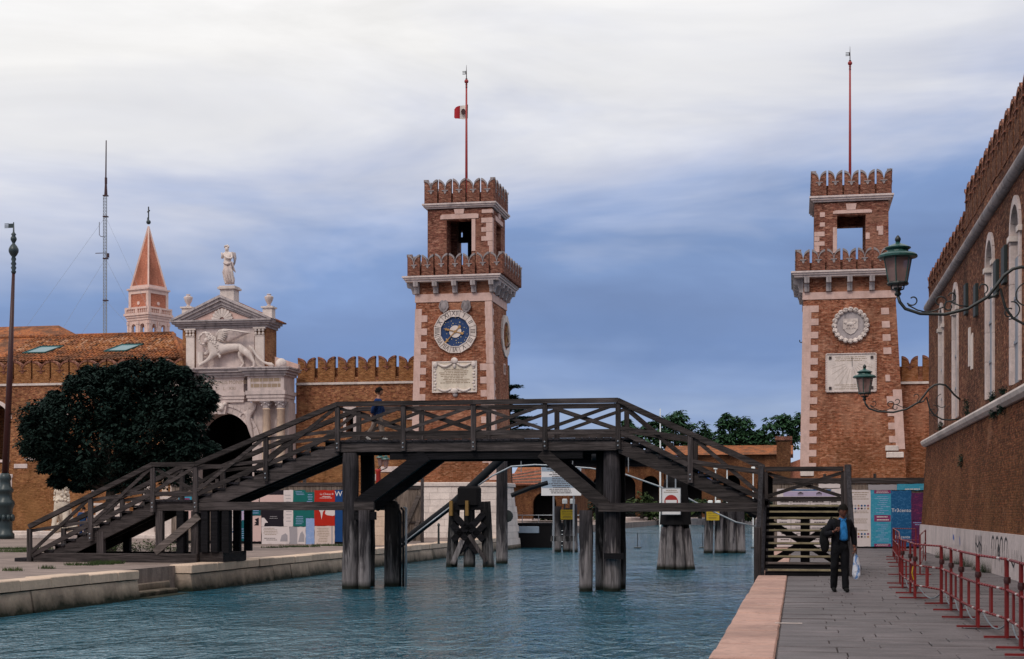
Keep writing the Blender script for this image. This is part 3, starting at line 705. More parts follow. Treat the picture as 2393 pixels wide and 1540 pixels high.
# ------------------------------------------------------------------ clock tower dressing
def clock_face(rt, name_parent, C, R1, R0, P, N, hands=True):
    """P(a, b, d): a across, b up, d proud of the wall -> point"""
    ck = rt
    def poly(mb, pts, d0, d1):
        n = len(pts); mb.add([P(a, b, d0) for a, b in pts] + [P(a, b, d1) for a, b in pts], [tuple(range(n, 2 * n))] + [(i, (i + 1) % n, n + (i + 1) % n, n + i) for i in range(n)])
    k = math.cos(math.pi / 12)
    nums = ['XII', 'I', 'II', 'III', 'IIII', 'V', 'VI', 'VII', 'VIII', 'VIIII', 'X', 'XI']
    for i in range(12):
        a = math.pi / 2 - i * math.pi / 6; h = math.pi / 12 - .012
        ro, ri = R1 / k, R0 / k * 1.0
        pts = [(ri * math.cos(a + h), ri * math.sin(a + h)), (ri * math.cos(a - h), ri * math.sin(a - h)), (ro * math.cos(a - h), ro * math.sin(a - h)), (ro * math.cos(a + h), ro * math.sin(a + h))]
        m = MB(); poly(m, pts[::-1] if False else pts, -.02, .10)
        # raised rims inside and outside
        for q0, q1 in ((ri, ri + .05), (ro - .05, ro)):
            poly(m, [(q0 * math.cos(a + h), q0 * math.sin(a + h)), (q0 * math.cos(a - h), q0 * math.sin(a - h)), (q1 * math.cos(a - h), q1 * math.sin(a - h)), (q1 * math.cos(a + h), q1 * math.sin(a + h))], .10, .135)
        st = part('dial_stone', m, 'stone_pale', ck)
        m = MB(); vs, fs = text_geo(nums[i], 'CENTER'); rc = (R0 + R1) / 2 - .0; rot = a - math.pi / 2; cr, sr = math.cos(rot), math.sin(rot)
        sz = .40; out = []
        for x, y in vs:
            x *= sz * (.72 if len(nums[i]) > 3 else .85); y *= sz; out.append(P(rc * math.cos(a) + x * cr - y * sr, rc * math.sin(a) + x * sr + y * cr, .106))
        m.add(out, fs); part('numeral', m, 'dark_ink', st)
    m = MB(); poly(m, [(R0 * 1.03 * math.cos(-2 * math.pi * i / 36), R0 * 1.03 * math.sin(-2 * math.pi * i / 36)) for i in range(36)], -.01, .03); dial = part('dial_face', m, 'clock_blue', ck)
    rs = random.Random(4); m = MB()
    pts = []
    while len(pts) < 34:
        a = rs.uniform(0, 6.28); r = rs.uniform(R0 * .5, R0 * .95); q = (r * math.cos(a), r * math.sin(a))
        if all((q[0] - o[0]) ** 2 + (q[1] - o[1]) ** 2 > .016 for o in pts): pts.append(q)
    for q in pts:
        m = MB(); sz = rs.uniform(.018, .040); poly(m, [(q[0] + (sz if i % 2 == 0 else sz * .5) * math.sin(i * math.pi / 5), q[1] + (sz if i % 2 == 0 else sz * .5) * math.cos(i * math.pi / 5)) for i in range(10)], .03, .045)
        part('star', m, 'gold_pale', dial)
    m = MB(); poly(m, [(R0 * .42 * math.cos(-2 * math.pi * i / 24), R0 * .42 * math.sin(-2 * math.pi * i / 24)) for i in range(24)], .03, .06); part('centre_disc', m, 'stone_pale', ck)
    def hand(dx, dy, l0, l1, nm):
        a = math.atan2(dy, dx); m = MB(); ca, sa = math.cos(a), math.sin(a)
        def q(x, y): return (x * ca - y * sa, x * sa + y * ca)
        out = [(-l1, .0), (-l1 + .06, .085), (-l1 + .16, .05), (-l1 + .22, .028), (l0 * .52, .024), (l0 * .6, .075), (l0 * .68, .035), (l0 * .76, .085), (l0 * .84, .03), (l0, 0)]
        poly(m, [q(x, -y) for x, y in out] + [q(x, y) for x, y in out[::-1][1:-1]], .075, .10); part(nm, m, 'gold', ck)
    hand(-175, -185, R1 * .93, R0 * .56, 'minute_hand'); hand(-195, 52, R0 * .86, R0 * .62, 'hour_hand')
    m = MB(); poly(m, [(.07 * math.cos(-i * .5236), .07 * math.sin(-i * .5236)) for i in range(12)], .10, .13); part('hub', m, 'gold', ck)
cs, cz = g(1064.3, 775, 81.97)
def sub(name, parent, pos):
    """an empty part that carries sub-parts"""
    o = bpy.data.objects.new(name, None); COL.objects.link(o); o.parent = parent; o.empty_display_size = .1
    b = BASE[parent.name]; o.location = (pos[0] - b[0], pos[1] - b[1], pos[2] - b[2]); BASE[o.name] = tuple(pos)
    return o
rtL, rtR = TL['rt'], TR['rt']
tf = TL['TF'](cz)
clock_face(rtL, 'clock', (cs, cz), 1.215, .83, lambda a, b, d: (cs + a, tf - d, cz + b), None)
# the dial on the canal side of the tower
sx_ = TL['SR'](cz); tcl, zcl = gs(1180, 786, sx_)
def ring_side():
    m = MB()
    for i in range(12):
        a = math.pi / 2 - i * math.pi / 6; h = math.pi / 12 - .01; k = 1 / math.cos(math.pi / 12); m = MB()
        pts = [(r * k * math.cos(a + hh), r * k * math.sin(a + hh)) for r, hh in ((.83, h), (.83, -h), (1.215, -h), (1.215, h))]
        m.prism([(tcl + p, zcl + q) for p, q in pts], sx_ - .05, sx_ + .10, 's'); part('dial_stone', m, 'stone_pale', rtL)
    m = MB(); m.prism([(tcl + .84 * math.cos(i * math.pi / 12), zcl + .84 * math.sin(i * math.pi / 12)) for i in range(24)], sx_ - .05, sx_ + .025, 's'); part('dial_face', m, 'brick_tower', rtL)
    m = MB(); m.beam((sx_ + .09, tcl - .2, zcl - .55), (sx_ + .09, tcl + .25, zcl + .65), .07, .04); m.beam((sx_ + .12, tcl - .3, zcl + .25), (sx_ + .12, tcl + .5, zcl - .3), .06, .04); part('clock_hands', m, 'gold', rtL)
ring_side()
m = MB(); tt, zz = gs(1177, 862, TL['SR'](11)); m.box(TL['SR'](zz) - .1, TL['SR'](zz) + .04, tt - .25, tt + .25, zz - .34, zz + .30); sl_ = part('slit_frame', m, 'stone_pink', rtL)
m = MB(); m.box(TL['SR'](zz) + .03, TL['SR'](zz) + .045, tt - .1, tt + .1, zz - .22, zz + .2); part('slit', m, 'dark_void', sl_)
m = MB(); hb = TL['SR'](TL['zof'](797)); hz_ = TL['zof'](797); m.tube([(hb - .1, 85.5, hz_ + .06), (hb + .12, 85.5, hz_ - .02), (hb + .25, 85.5, hz_ + .03), (hb + .3, 85.5, hz_ + .2)], .035, 6); part('iron_hook', m, 'black_iron', rtL)
# shields above the clock
for x, rz in ((1038, .1), (1090, -.1)):
    a, z = g(x, 716, 81.95); m = MB(); m.prism([(a - .22, z + .28), (a - .1, z + .36), (a, z + .30), (a + .1, z + .36), (a + .22, z + .28), (a + .24, z), (a + .14, z - .26), (a, z - .40), (a - .14, z - .26), (a - .24, z)], 81.84, 82.0)
    sh = part('coat_of_arms', m, 'stone_soot', rtL); m = MB(); m.sphere((a, 81.84, z), .16, 10, 8, 1, .35, 1.4); m.tube([(a - .2, 81.83, z + .2), (a - .26, 81.83, z - .05), (a - .12, 81.83, z - .3)], .04, 6); m.tube([(a + .2, 81.83, z + .2), (a + .26, 81.83, z - .05), (a + .12, 81.83, z - .3)], .04, 6); part('relief', m, 'stone_soot', sh)
# inscribed marble tablet
a0, z0 = g(1010.4, 918, 81.9); a1, z1 = g(1114.7, 843, 81.9); tp = 81.88
m = MB(); m.cbox(a0, a1, tp - .02, tp + .2, z0, z1, .015); tab = part('inscribed_tablet', m, 'stone_cream', rtL)
m = MB()
for q in ((a0, a1, z0, z0 + .07), (a0, a1, z1 - .07, z1), (a0, a0 + .07, z0 + .071, z1 - .071), (a1 - .07, a1, z0 + .071, z1 - .071)): m.box(q[0], q[1], tp - .055, tp - .02, q[2], q[3])
part('tablet_frame', m, 'stone_pale', tab)
m = MB(); am = (a0 + a1) / 2
for sgn in (-1, 1):
    for k_ in range(9):
        zz = z0 + .2 + k_ * (z1 - z0 - .4) / 8; xx = am + sgn * (a1 - a0) * .435 + .03 * math.sin(k_ * 2.4) * sgn; m.sphere((xx, tp - .03, zz), .085 + .02 * math.sin(k_ * 3.1), 8, 6, 1, .5, 1)
    m.sphere((am + sgn * (a1 - a0) * .43, tp - .05, z1 - .2), .15, 8, 6, 1, .6, 1.2)
    for zc_, up in ((z1 - .18, -1), (z0 + .2, -1)):
        m.tube([(am + sgn * (.15 + .8 * u), tp - .05, zc_ + .16 * math.sin(u * math.pi) * up + .04) for u in [i / 8 for i in range(9)]], [.05 + .03 * math.sin(i / 8 * math.pi) for i in range(9)], 6)
m.sphere((am, tp - .06, z1 + .02), .16, 10, 8, 1.3, .6, 1.2); m.sphere((am, tp - .06, z1 - .28), .10, 8, 6, 1, .6, 1.4); m.sphere((am, tp - .06, z0 + .08), .18, 10, 8, 1.3, .6, .9)
part('tablet_carving', m, 'stone_pale', tab, smooth=True)
m = MB(); bars(m, a0 + .38, a1 - .38, z0 + .5, z1 - .42, 9, tp - .024, .5, .5); part('lettering', m, 'brown_ink', tab)
m = MB(); q = g(1064, 921, 81.9); m.sphere((q[0], tp + .02, q[1] - .04), .14, 8, 6, 1.1, .8, .9); part('tablet_bracket', m, 'stone_grey', tab)
# belfry corner stones of the clock tower
b = TL; Tb = b['Tb']
for y0, y1, xl in ((489.5, 498, 1126), (509, 520.5, 1125), (520.5, 531, 1136), (531, 542, 1125), (542, 552, 1136), (552, 563, 1125), (563, 574, 1140), (574, 590, 1143)):
    s0, za = g(xl, y1, Tb); _, zb_ = g(xl, y0, Tb); m = MB(); m.box(s0, b['br'] + .03, Tb - .03, Tb + .3, za + .004, zb_ - .004); part('quoin', m, 'stone_pink', rtL)
b = TR; Tb = b['Tb']
for y0, y1, x0, x1 in ((496, 507.5, 1916, 1928), (519.5, 530, 1916, 1928), (541, 553, 1903, 1927), (553, 564, 1903, 1915), (564, 575, 1903, 1927), (575, 590, 1903, 1915), (527.5, 539, 2049, 2064), (538, 549, 2053, 2064)):
    s0, za = g(x0, y1, Tb); s1, zb_ = g(x1, y0, Tb); m = MB(); m.box(max(s0, b['bl'] - .03), s1, Tb - .03, Tb + .2, za + .003, zb_ - .003); part('quoin', m, 'stone_pink', rtR)
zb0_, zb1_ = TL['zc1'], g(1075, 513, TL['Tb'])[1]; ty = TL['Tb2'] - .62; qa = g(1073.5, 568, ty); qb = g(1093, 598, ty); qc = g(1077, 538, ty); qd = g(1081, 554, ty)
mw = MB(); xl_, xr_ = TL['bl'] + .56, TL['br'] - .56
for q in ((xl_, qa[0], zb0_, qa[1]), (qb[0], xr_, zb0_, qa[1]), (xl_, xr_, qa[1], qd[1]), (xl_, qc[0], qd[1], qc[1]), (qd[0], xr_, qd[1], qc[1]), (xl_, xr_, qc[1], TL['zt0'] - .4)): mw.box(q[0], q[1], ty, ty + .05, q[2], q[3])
part('dark_inner_wall', mw, 'dark_void', rtL)  # inner walls added in near black so the belfry interior reads dark
mw = MB(); mw.box(TL['br'] - .62, TL['br'] - .57, TL['Tb'] + .6, ty, zb0_, TL['zt0'] - .4); mw.box(TL['bl'] + .56, TL['bl'] + .6, TL['Tb'] + .6, ty, zb0_, TL['zt0'] - .4); part('dark_inner_wall', mw, 'dark_void', rtL)
# white battered plinth of the clock tower, laid in courses
zpt = TL['zof'](1127); m = MB()
pl0, pl1 = TL['SL'](zpt) - .14, TL['SR'](zpt) + .14; pf = TL['TF'](zpt) - .14; pb = 86.6
def PX(z): return .42 * (zpt - z) / (zpt - ZW)
core = MB(); core.hexa([(pl0 - PX(-1.2) + .06, pf - PX(-1.2) + .06, -1.2), (pl1 + PX(-1.2) - .06, pf - PX(-1.2) + .06, -1.2), (pl1 + PX(-1.2) - .06, pb, -1.2), (pl0 - PX(-1.2) + .06, pb, -1.2), (pl0 + .06, pf + .06, zpt - .02), (pl1 - .06, pf + .06, zpt - .02), (pl1 - .06, pb, zpt - .02), (pl0 + .06, pb, zpt - .02)])
part('plinth_core', core, 'stone_grey', rtL)
m = MB(); m.cbox(pl0 - .10, pl1 + .10, pf - .10, pb, zpt - .22, zpt, .05); part('plinth_cap', m, 'stone_pale', rtL)
z = zpt - .235; row = 0
while z > -1.1:
    zb_ = z - .375; x = pl0 - PX((z + zb_) / 2)
    xr = pl1 + PX((z + zb_) / 2); cuts = [x]; 
    while cuts[-1] < xr - .7: cuts.append(min(xr, cuts[-1] + R.uniform(.7, 1.5)))
    cuts[-1] = xr
    f0, f1 = pf - PX(zb_), pf - PX(z)
    for i in range(len(cuts) - 1):
        q = MB(); a, c = cuts[i] + .006, cuts[i + 1] - .006; e = PX(zb_) - PX(z)
        e0 = e / 2 if i == len(cuts) - 2 else 0; 
        q.hexa([(a, f0, zb_ + .012), (c + e0, f0, zb_ + .012), (c + e0, f0 + .3, zb_ + .012), (a, f0 + .3, zb_ + .012), (a, f1, z), (c - e0, f1, z), (c - e0, f1 + .3, z), (a, f1 + .3, z)]); part('plinth_block', q, 'quay_block' if z < -.1 else 'stone_pale', rtL)
    tcut = [pf + .32 - PX((z + zb_) / 2)]
    while tcut[-1] < pb - .7: tcut.append(min(pb, tcut[-1] + R.uniform(.7, 1.5)))
    s0, s1 = pl1 + PX(zb_), pl1 + PX(z)
    for i in range(len(tcut) - 1):
        q = MB(); a, c = tcut[i] + .006, tcut[i + 1] - .006
        q.hexa([(s0 - .3, a, zb_ + .012), (s0, a, zb_ + .012), (s0, c, zb_ + .012), (s0 - .3, c, zb_ + .012), (s1 - .3, a, z), (s1, a, z), (s1, c, z), (s1 - .3, c, z)]); part('plinth_block', q, 'quay_block' if z < -.1 else 'stone_pale', rtL)
    z = zb_; row += 1
# ------------------------------------------------------------------ sundial tower dressing
cs2, cz2 = g(1987.7, 760.4, 81.95); tr_ = TR['TF'](cz2)
m = MB(); m.prism([(cs2 + .80 * math.cos(i * math.pi / 16), cz2 + .80 * math.sin(i * math.pi / 16)) for i in range(32)], tr_ - .05, tr_ + .05); rd = part('roundel', m, 'stone_grey', rtR)
for i in range(20):
    a = i * math.pi / 10; m = MB(); c = (cs2 + .86 * math.cos(a), cz2 + .86 * math.sin(a))
    m.sphere((c[0], tr_ - .09, c[1]), .145, 10, 8, 1, .8, 1); 
    for k_ in (-1, 1):
        m.sphere((c[0] + .10 * math.cos(a + 1.57 * k_ + .4), tr_ - .17, c[1] + .10 * math.sin(a + 1.57 * k_ + .4)), .055, 6, 5)
    m.sphere((c[0] + .06 * math.cos(a), tr_ - .19, c[1] + .06 * math.sin(a)), .06, 6, 5)
    part('wreath_boss', m, 'stone_pale', rd, smooth=True)
m = MB(); m.box(cs2 - .39, cs2 + .39, tr_ - .11, tr_ - .04, cz2 - .20, cz2 + .36); m.prism([(cs2 - .36, cz2 - .20), (cs2 + .36, cz2 - .20), (cs2 + .2, cz2 - .40), (cs2, cz2 - .50), (cs2 - .2, cz2 - .40)], tr_ - .10, tr_ - .04)
m.sphere((cs2 - .03, tr_ - .11, cz2 + .07), .15, 10, 8, 1.7, .5, .75); m.sphere((cs2 - .25, tr_ - .12, cz2 + .16), .10, 8, 6, 1, .6, 1); m.tube([(cs2 + .2, tr_ - .12, cz2 + .1), (cs2 + .31, tr_ - .12, cz2 + .2), (cs2 + .22, tr_ - .12, cz2 + .29)], .025, 5); m.prism([(cs2 - .12, cz2 + .14), (cs2 + .14, cz2 + .30), (cs2 + .08, cz2 + .14)], tr_ - .15, tr_ - .1)
for q in (-.22, -.08, .1, .2): m.tube([(cs2 + q, tr_ - .12, cz2 + .05), (cs2 + q + .02, tr_ - .12, cz2 - .15)], .035, 5)
part('lion_shield', m, 'stone_pale', rd)
a0, z0 = g(1931, 916, 81.9); a1, z1 = g(2047, 825.5, 81.9); tp = TR['TF'](z0) - .06
m = MB(); m.cbox(a0, a1, tp, tp + .3, z0, z1, .03); sd = part('sundial_plaque', m, 'stone_pale', rtR)
for i, (p0, p1) in enumerate((((a0, z0), (a1, z0)), ((a1, z0), (a1, z1)), ((a1, z1), (a0, z1)), ((a0, z1), (a0, z0)))):
    m = MB(); n = 34; m.tube([(p0[0] + (p1[0] - p0[0]) * u / n, tp - .01, p0[1] + (p1[1] - p0[1]) * u / n) for u in range(n + 1)], [.05 if u % 2 else .034 for u in range(n + 1)], 6); part('rope_border', m, 'stone_white', sd)
m = MB(); am = (a0 + a1) / 2
for u, v in ((.08, .1), (.92, .1), (.08, .9), (.92, .9)):
    q = MB(); c = (a0 + (a1 - a0) * u, z0 + (z1 - z0) * v); q.box(c[0] - .07, c[0] + .07, tp - .06, tp - .003, c[1] - .07, c[1] + .07); part('corner_stud', q, 'dark_ink', sd)
ng = (am + .05, z1 - .62)
for i in range(11):
    a = math.pi + math.pi * (i + .5) / 11; l = 1.05 + .3 * abs(math.sin(a)); q = (ng[0] + .35 * math.cos(a), ng[1] + .12 + .35 * math.sin(a)); e = (ng[0] + l * math.cos(a), ng[1] + l * math.sin(a)); dx, dz = -math.sin(a) * .007, math.cos(a) * .007
    m.add([(q[0] - dx, tp - .004, q[1] - dz), (e[0] - dx, tp - .004, e[1] - dz), (e[0] + dx, tp - .004, e[1] + dz), (q[0] + dx, tp - .004, q[1] + dz)], [(0, 1, 2, 3)])
bars(m, am - .9, am + .9, z1 - .42, z1 - .12, 3, tp - .004, .35, .5); bars(m, am - 1.1, am + 1.1, z0 + .1, z0 + .42, 3, tp - .004, .3, .6)
for i in range(40):
    u = -1 + 2 * i / 39; m.box(ng[0] + 1.05 * u - .02, ng[0] + 1.05 * u + .02, tp - .0045, tp - .004, ng[1] - .05 + .42 * (1 - u * u) - .5 * .0 - .012, ng[1] - .05 + .42 * (1 - u * u) + .012) if i % 2 else None
part('sundial_lines', m, 'brown_ink', sd)
m = MB(); m.tube([(ng[0], tp, ng[1] + .45), (ng[0], tp - .35, ng[1] - .1), (ng[0], tp, ng[1] - .1)], .015, 5); part('gnomon', m, 'black_iron', sd)
m = MB(); hx = TR['SL'](TR['zof'](790)); hz_ = TR['zof'](795); m.tube([(hx + .1, 82.4, hz_ + .04), (hx - .1, 82.4, hz_ - .03), (hx - .16, 82.4, hz_ + .02), (hx - .16, 82.4, hz_ + .12)], .03, 6); part('iron_hook', m, 'black_iron', rtR)
for y0, y1, x0, x1 in ((1041, 1053, 2069, 2100), (1056, 1069, 2071, 2112), (1100, 1112, 1871, 1902)):
    s0, za = g(x0, y1, 81.87); s1, zb_ = g(x1, y0, 81.87); m = MB(); m.cbox(s0, s1, 81.80, 82.1, za, zb_, .03); part('stone_patch', m, 'stone_pale', rtR)
# ------------------------------------------------------------------ tower flagpoles and flag
def flagpole(x, ytop, ybase, tw, label, ball_y, vane):
    b = tw; t = (b['Tb'] + b['Tb2']) / 2; s, z0 = g(x, ybase, t); z0 = b['zt0'] ; _, z1 = g(x, ytop, t); zb_ = g(x, ball_y, t)[1]
    rt = root('flagpole', (s, t, z0), label, 'flagpole', 'flagpoles on the brick towers')
    m = MB(); m.tube([(s, t, z0 - .3), (s, t, z0 + (zb_ - z0) * .5), (s, t, zb_)], [.085, .07, .05], 10); part('pole', m, 'red_pole', rt, True)
    m = MB(); m.sphere((s, t, zb_ + .02), .125, 12, 8); part('ball', m, 'red_pole', rt, True)
    m = MB(); m.tube([(s, t, zb_), (s, t, zb_ + (z1 - zb_) * .5), (s, t, z1)], [.032, .026, .008], 6)
    for q in (-.16, -.25, -.34, .17): m.lathe([(.05, -.02), (.075, 0), (.05, .02)], (s, t, zb_ + q), 8)
    part('finial', m, 'maroon_pole', rt)
    m = MB(); zv = zb_ + (z1 - zb_) * vane
    for i in range(3): m.box(s - .24, s - .02, t - .008, t + .008, zv + i * .08, zv + i * .08 + .035)
    m.box(s - .06, s - .02, t - .007, t + .007, zv, zv + .2); part('vane', m, 'black_iron', rt)
    return s, t
fs, ft = flagpole(1090, 152, 420, TL, 'red flagpole with a ball finial on the clock tower', 191, .45)
flagpole(1986.5, 108, 400, TR, 'tall red flagpole with a ball finial on the sundial tower', 148.5, .45)
zt_, zb_ = g(1090, 244, ft)[1], g(1090, 277, ft)[1]
rt = root('flag', (fs, ft, zb_), 'small red and white flag with emblem flying from the clock tower pole', 'flag')
def flagpiece(u0, u1, mt, nm):
    m = MB(); n = 8; vs = []
    for j in range(n + 1):
        v = j / n
        for i in range(n + 1):
            u = u0 + (u1 - u0) * i / n; x = fs + .05 - u * .78; top = zt_ - .22 * max(0, u - .35) ** 1.3 * 1.6; z = zb_ + (top - zb_) * v
            if u > .92: z = zb_ + (top - zb_) * (v * .85 + .1)
            vs.append((x, ft + .12 * math.sin(u * 6) + .05 * v, z))
    m.add(vs, [(j * (n + 1) + i, j * (n + 1) + i + 1, (j + 1) * (n + 1) + i + 1, (j + 1) * (n + 1) + i) for j in range(n) for i in range(n)]); return part(nm, m, mt, rt, True)
flagpiece(-.05, .05, 'flag_green', 'green_band'); wb_ = flagpiece(.05, .56, 'flag_white', 'white_band'); flagpiece(.56, 1.0, 'flag_red', 'red_band')
m = MB(); ex, ez = fs - .18, (zt_ + zb_) / 2; m.prism([(ex + .14 * math.cos(i * .785), ez + .17 * math.sin(i * .785)) for i in range(8)], ft - .02, ft - .05); part('emblem', m, 'maroon_pole', wb_)

# ------------------------------------------------------------------ crenellated walls beside the towers
def cren_wall(name, label, x0, x1, T, yband, ytop, ynotch, pitch, opens=(), mats='brick_wall', th=.9, cat='wall', s_ends=None, zb=0.0):
    s0 = g(x0, 900, T)[0]; s1 = g(x1, 900, T)[0]
    if s_ends: s0 = s_ends[0] if s_ends[0] is not None else s0; s1 = s_ends[1] if s_ends[1] is not None else s1
    xm = (x0 + x1) / 2; zbd = g(xm, yband, T)[1]; zt = g(xm, ytop, T)[1]; zn = g(xm, ynotch, T)[1]; p = pitch * .0245
    rt = root(name, ((s0 + s1) / 2, T, ZC), label, cat)
    ops = []
    for (xa, xb, ya, yb, arch) in opens:
        a, zt_ = g(xa, ya, T); b, zb_ = g(xb, yb, T); ops.append((a, b, zb_, zt_, arch))
    zl = zbd + .22 + .001
    part('masonry', wall_pieces(s0, s1, zb, zbd - .002, T, T + th, ops), mats, rt)
    for (a, b, zb_, zt_, arch) in ops:
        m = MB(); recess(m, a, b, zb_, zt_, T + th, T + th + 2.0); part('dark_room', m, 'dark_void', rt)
        if arch:
            c = ((a + b) / 2, zt_ - (b - a) / 2); r = (b - a) / 2; m = MB()
            for i in range(9): pass
            m.ringseg(c, r, r + .22, 0, math.pi, T - .05, T + .1, 14); part('arch_stones', m, 'stone_white', rt)
            m = MB(); m.box(a - .1, b + .1, T - .1, T + .2, zb_ - .16, zb_ - .004); part('sill', m, 'stone_white', rt)
        else:
            m = MB(); m.box(a - .17, a - .003, T - .04, T + .2, zb_, zt_); m.box(b + .003, b + .17, T - .04, T + .2, zb_, zt_); m.box(a - .17, b + .17, T - .05, T + .2, zt_ + .003, zt_ + .16); part('window_frame', m, 'stone_white', rt)
    m = MB(); m.box(s0, s1, T - .09, T + th, zbd, zbd + .13); part('stone_band', m, 'stone_pale', rt)
    m = MB(); m.box(s0, s1, T + .28, T + th, zbd + .132, zn - .06); part('parapet', m, mats, rt)
    h = zt - zbd - .13; w = p * .93; b_, c_ = merlon_geo(w, h, zt - zn, .27, p); c2 = MB()
    me = mesh_of('merlon', b_, mats); mc = mesh_of('coping', c_, 'brick_merlon')
    n = max(1, int((s1 - s0) / p)); p2 = (s1 - s0) / n
    merlon_row(rt, me, mc, (s0, T, zbd + .131), (1, 0), n, p2, w, 0)
    m = MB(); m.box(s0, s1, T + .04, T + .27, zbd + .134, zbd + .134 + h * .2); part('merlon_footing', m, mats, rt)
    return rt
wl = cren_wall('battlement_wall', 'brick battlement wall between the marble gateway and the clock tower', 692, 966, 83.0, 898, 834, 855, 44.6, [(809, 826, 957, 1012, False)], s_ends=(None, TL['SL'](8) - .02))
for x0, x1, y0, y1 in ((945, 966, 975, 980), (848, 868, 1062, 1073), (668, 720, 1085, 1091), (890, 935, 1090, 1103), (640, 668, 1080, 1100), (876, 888, 1108, 1123), (690, 712, 1099, 1104)):
    s0, za = g(x0, y1, 83); s1, zb_ = g(x1, y0, 83); m = MB(); m.cbox(s0, s1, 82.95, 83.2, za, zb_, .02); part('stone_patch', m, 'stone_white', wl)
wr = cren_wall('battlement_wall', 'short brick battlement wall squeezed between the sundial tower and the long building', 2102, 2200, 84.0, 897, 832, 852, 38, mats='brick_tower')
cren_wall('battlement_wall', 'brick battlement wall with arched black windows behind the flagstaff, left of the gateway', -140, 428, 81.0, 900, 843, 862, 48, [(-46, 20, 944, 1074, True), (86, 152, 936, 1062, True)], s_ends=(None, None), mats='brick_wall')
wl2 = [o for o in bpy.data.objects if o.name.startswith('battlement_wall')][-1]
for x0, x1, y0, y1 in ((33, 64, 1084, 1094), (58, 87, 1069.5, 1075), (-30, 14, 1106, 1180), (22, 28, 1110, 1190), (14, 30, 1108, 1116), (214, 222, 1118, 1160)):
    s0, za = g(x0, y1, 81); s1, zb_ = g(x1, y0, 81); m = MB(); m.cbox(s0, s1, 80.95, 81.2, za, zb_, .02); part('stone_patch', m, 'stone_white', wl2)
# ------------------------------------------------------------------ the marble gateway with the winged lion
T = 81.6
Z2 = lambda x, y: (395 + x / 4.211, 541 + y / 4.211)
def G2(x, y, t): return g(*Z2(x, y), t)
def GD(x, y, t=T): return g(x, y, t)
gate = root('gateway', (GD(522, 1250)[0], T, ZC), 'white marble triumphal gateway with columns, winged lion attic and pediment', 'gateway')
sx0, sx1 = GD(351, 900)[0], GD(692, 900)[0]; gc = GD(522, 900)[0]
zent0, zent1 = GD(522, 941)[1], GD(522, 864)[1]
# main front with the round arch
ra = 71 * .0251; cza = GD(522, 1036)[1]
wa_ = [(sx0 + .35, ZC), (gc - ra, ZC), (gc - ra, cza)] + [(gc - ra * math.cos(math.pi * i / 20), cza + ra * math.sin(math.pi * i / 20)) for i in range(1, 20)] + [(gc + ra, cza), (gc + ra, ZC), (sx1 - .45, ZC), (sx1 - .45, zent0), (sx0 + .35, zent0)]
m = MB(); m.prism(wa_, T, T + 1.2); part('arch_wall', m, 'stone_white', gate)
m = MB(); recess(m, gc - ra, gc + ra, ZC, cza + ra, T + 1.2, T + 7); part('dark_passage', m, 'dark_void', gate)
for i in range(15):
    a0 = math.pi * i / 15 + .004; a1 = math.pi * (i + 1) / 15 - .004; m = MB(); m.ringseg((gc, cza), ra + .0, ra + .48, a0, a1, T - .09, T + .2, 3); m.ringseg((gc, cza), ra + .36, ra + .52, a0, a1, T - .15, T - .091, 3); part('voussoir', m, 'stone_white', gate)
m = MB(); zk = cza + ra; m.prism([(gc - .22, zk - .1), (gc + .22, zk - .1), (gc + .34, zk + .6), (gc - .34, zk + .6)], T - .32, T + .1); kk = part('keystone', m, 'stone_white', gate)
m = MB(); m.sphere((gc, T - .36, zk + .3), .2, 10, 8, 1, .8, 1.2); m.sphere((gc - .2, T - .3, zk + .48), .12, 8, 6); m.sphere((gc + .2, T - .3, zk + .48), .12, 8, 6); m.sphere((gc, T - .5, zk + .2), .08, 8, 6); part('keystone_head', m, 'stone_pale', kk, True)
# winged victories in the spandrels
for sg in (-1, 1):
    c = (gc + sg * 1.62, cza + 1.45); v = [(c[0], T - .12, c[1] + .25, .17), (c[0] - sg * .05, T - .12, c[1] - .15, .2), (c[0] + sg * .12, T - .1, c[1] - .75, .15), (c[0] + sg * .22, T - .08, c[1] - 1.2, .07), (c[0] - sg * .02, T - .16, c[1] + .48, .07), (c[0] - sg * .05, T - .2, c[1] + .62, .11), (c[0] - sg * .4, T - .1, c[1] + .3, .06), (c[0] - sg * .55, T - .1, c[1] + .1, .05), (c[0] + sg * .35, T - .06, c[1] + .5, .08), (c[0] + sg * .42, T - .04, c[1] + .85, .04)]
    m = MB(); m.add(*skin(v, [(0, 1), (1, 2), (2, 3), (0, 4), (4, 5), (0, 6), (6, 7), (0, 8), (8, 9)], 1)); part('spandrel_victory', m, 'stone_white', gate, True)
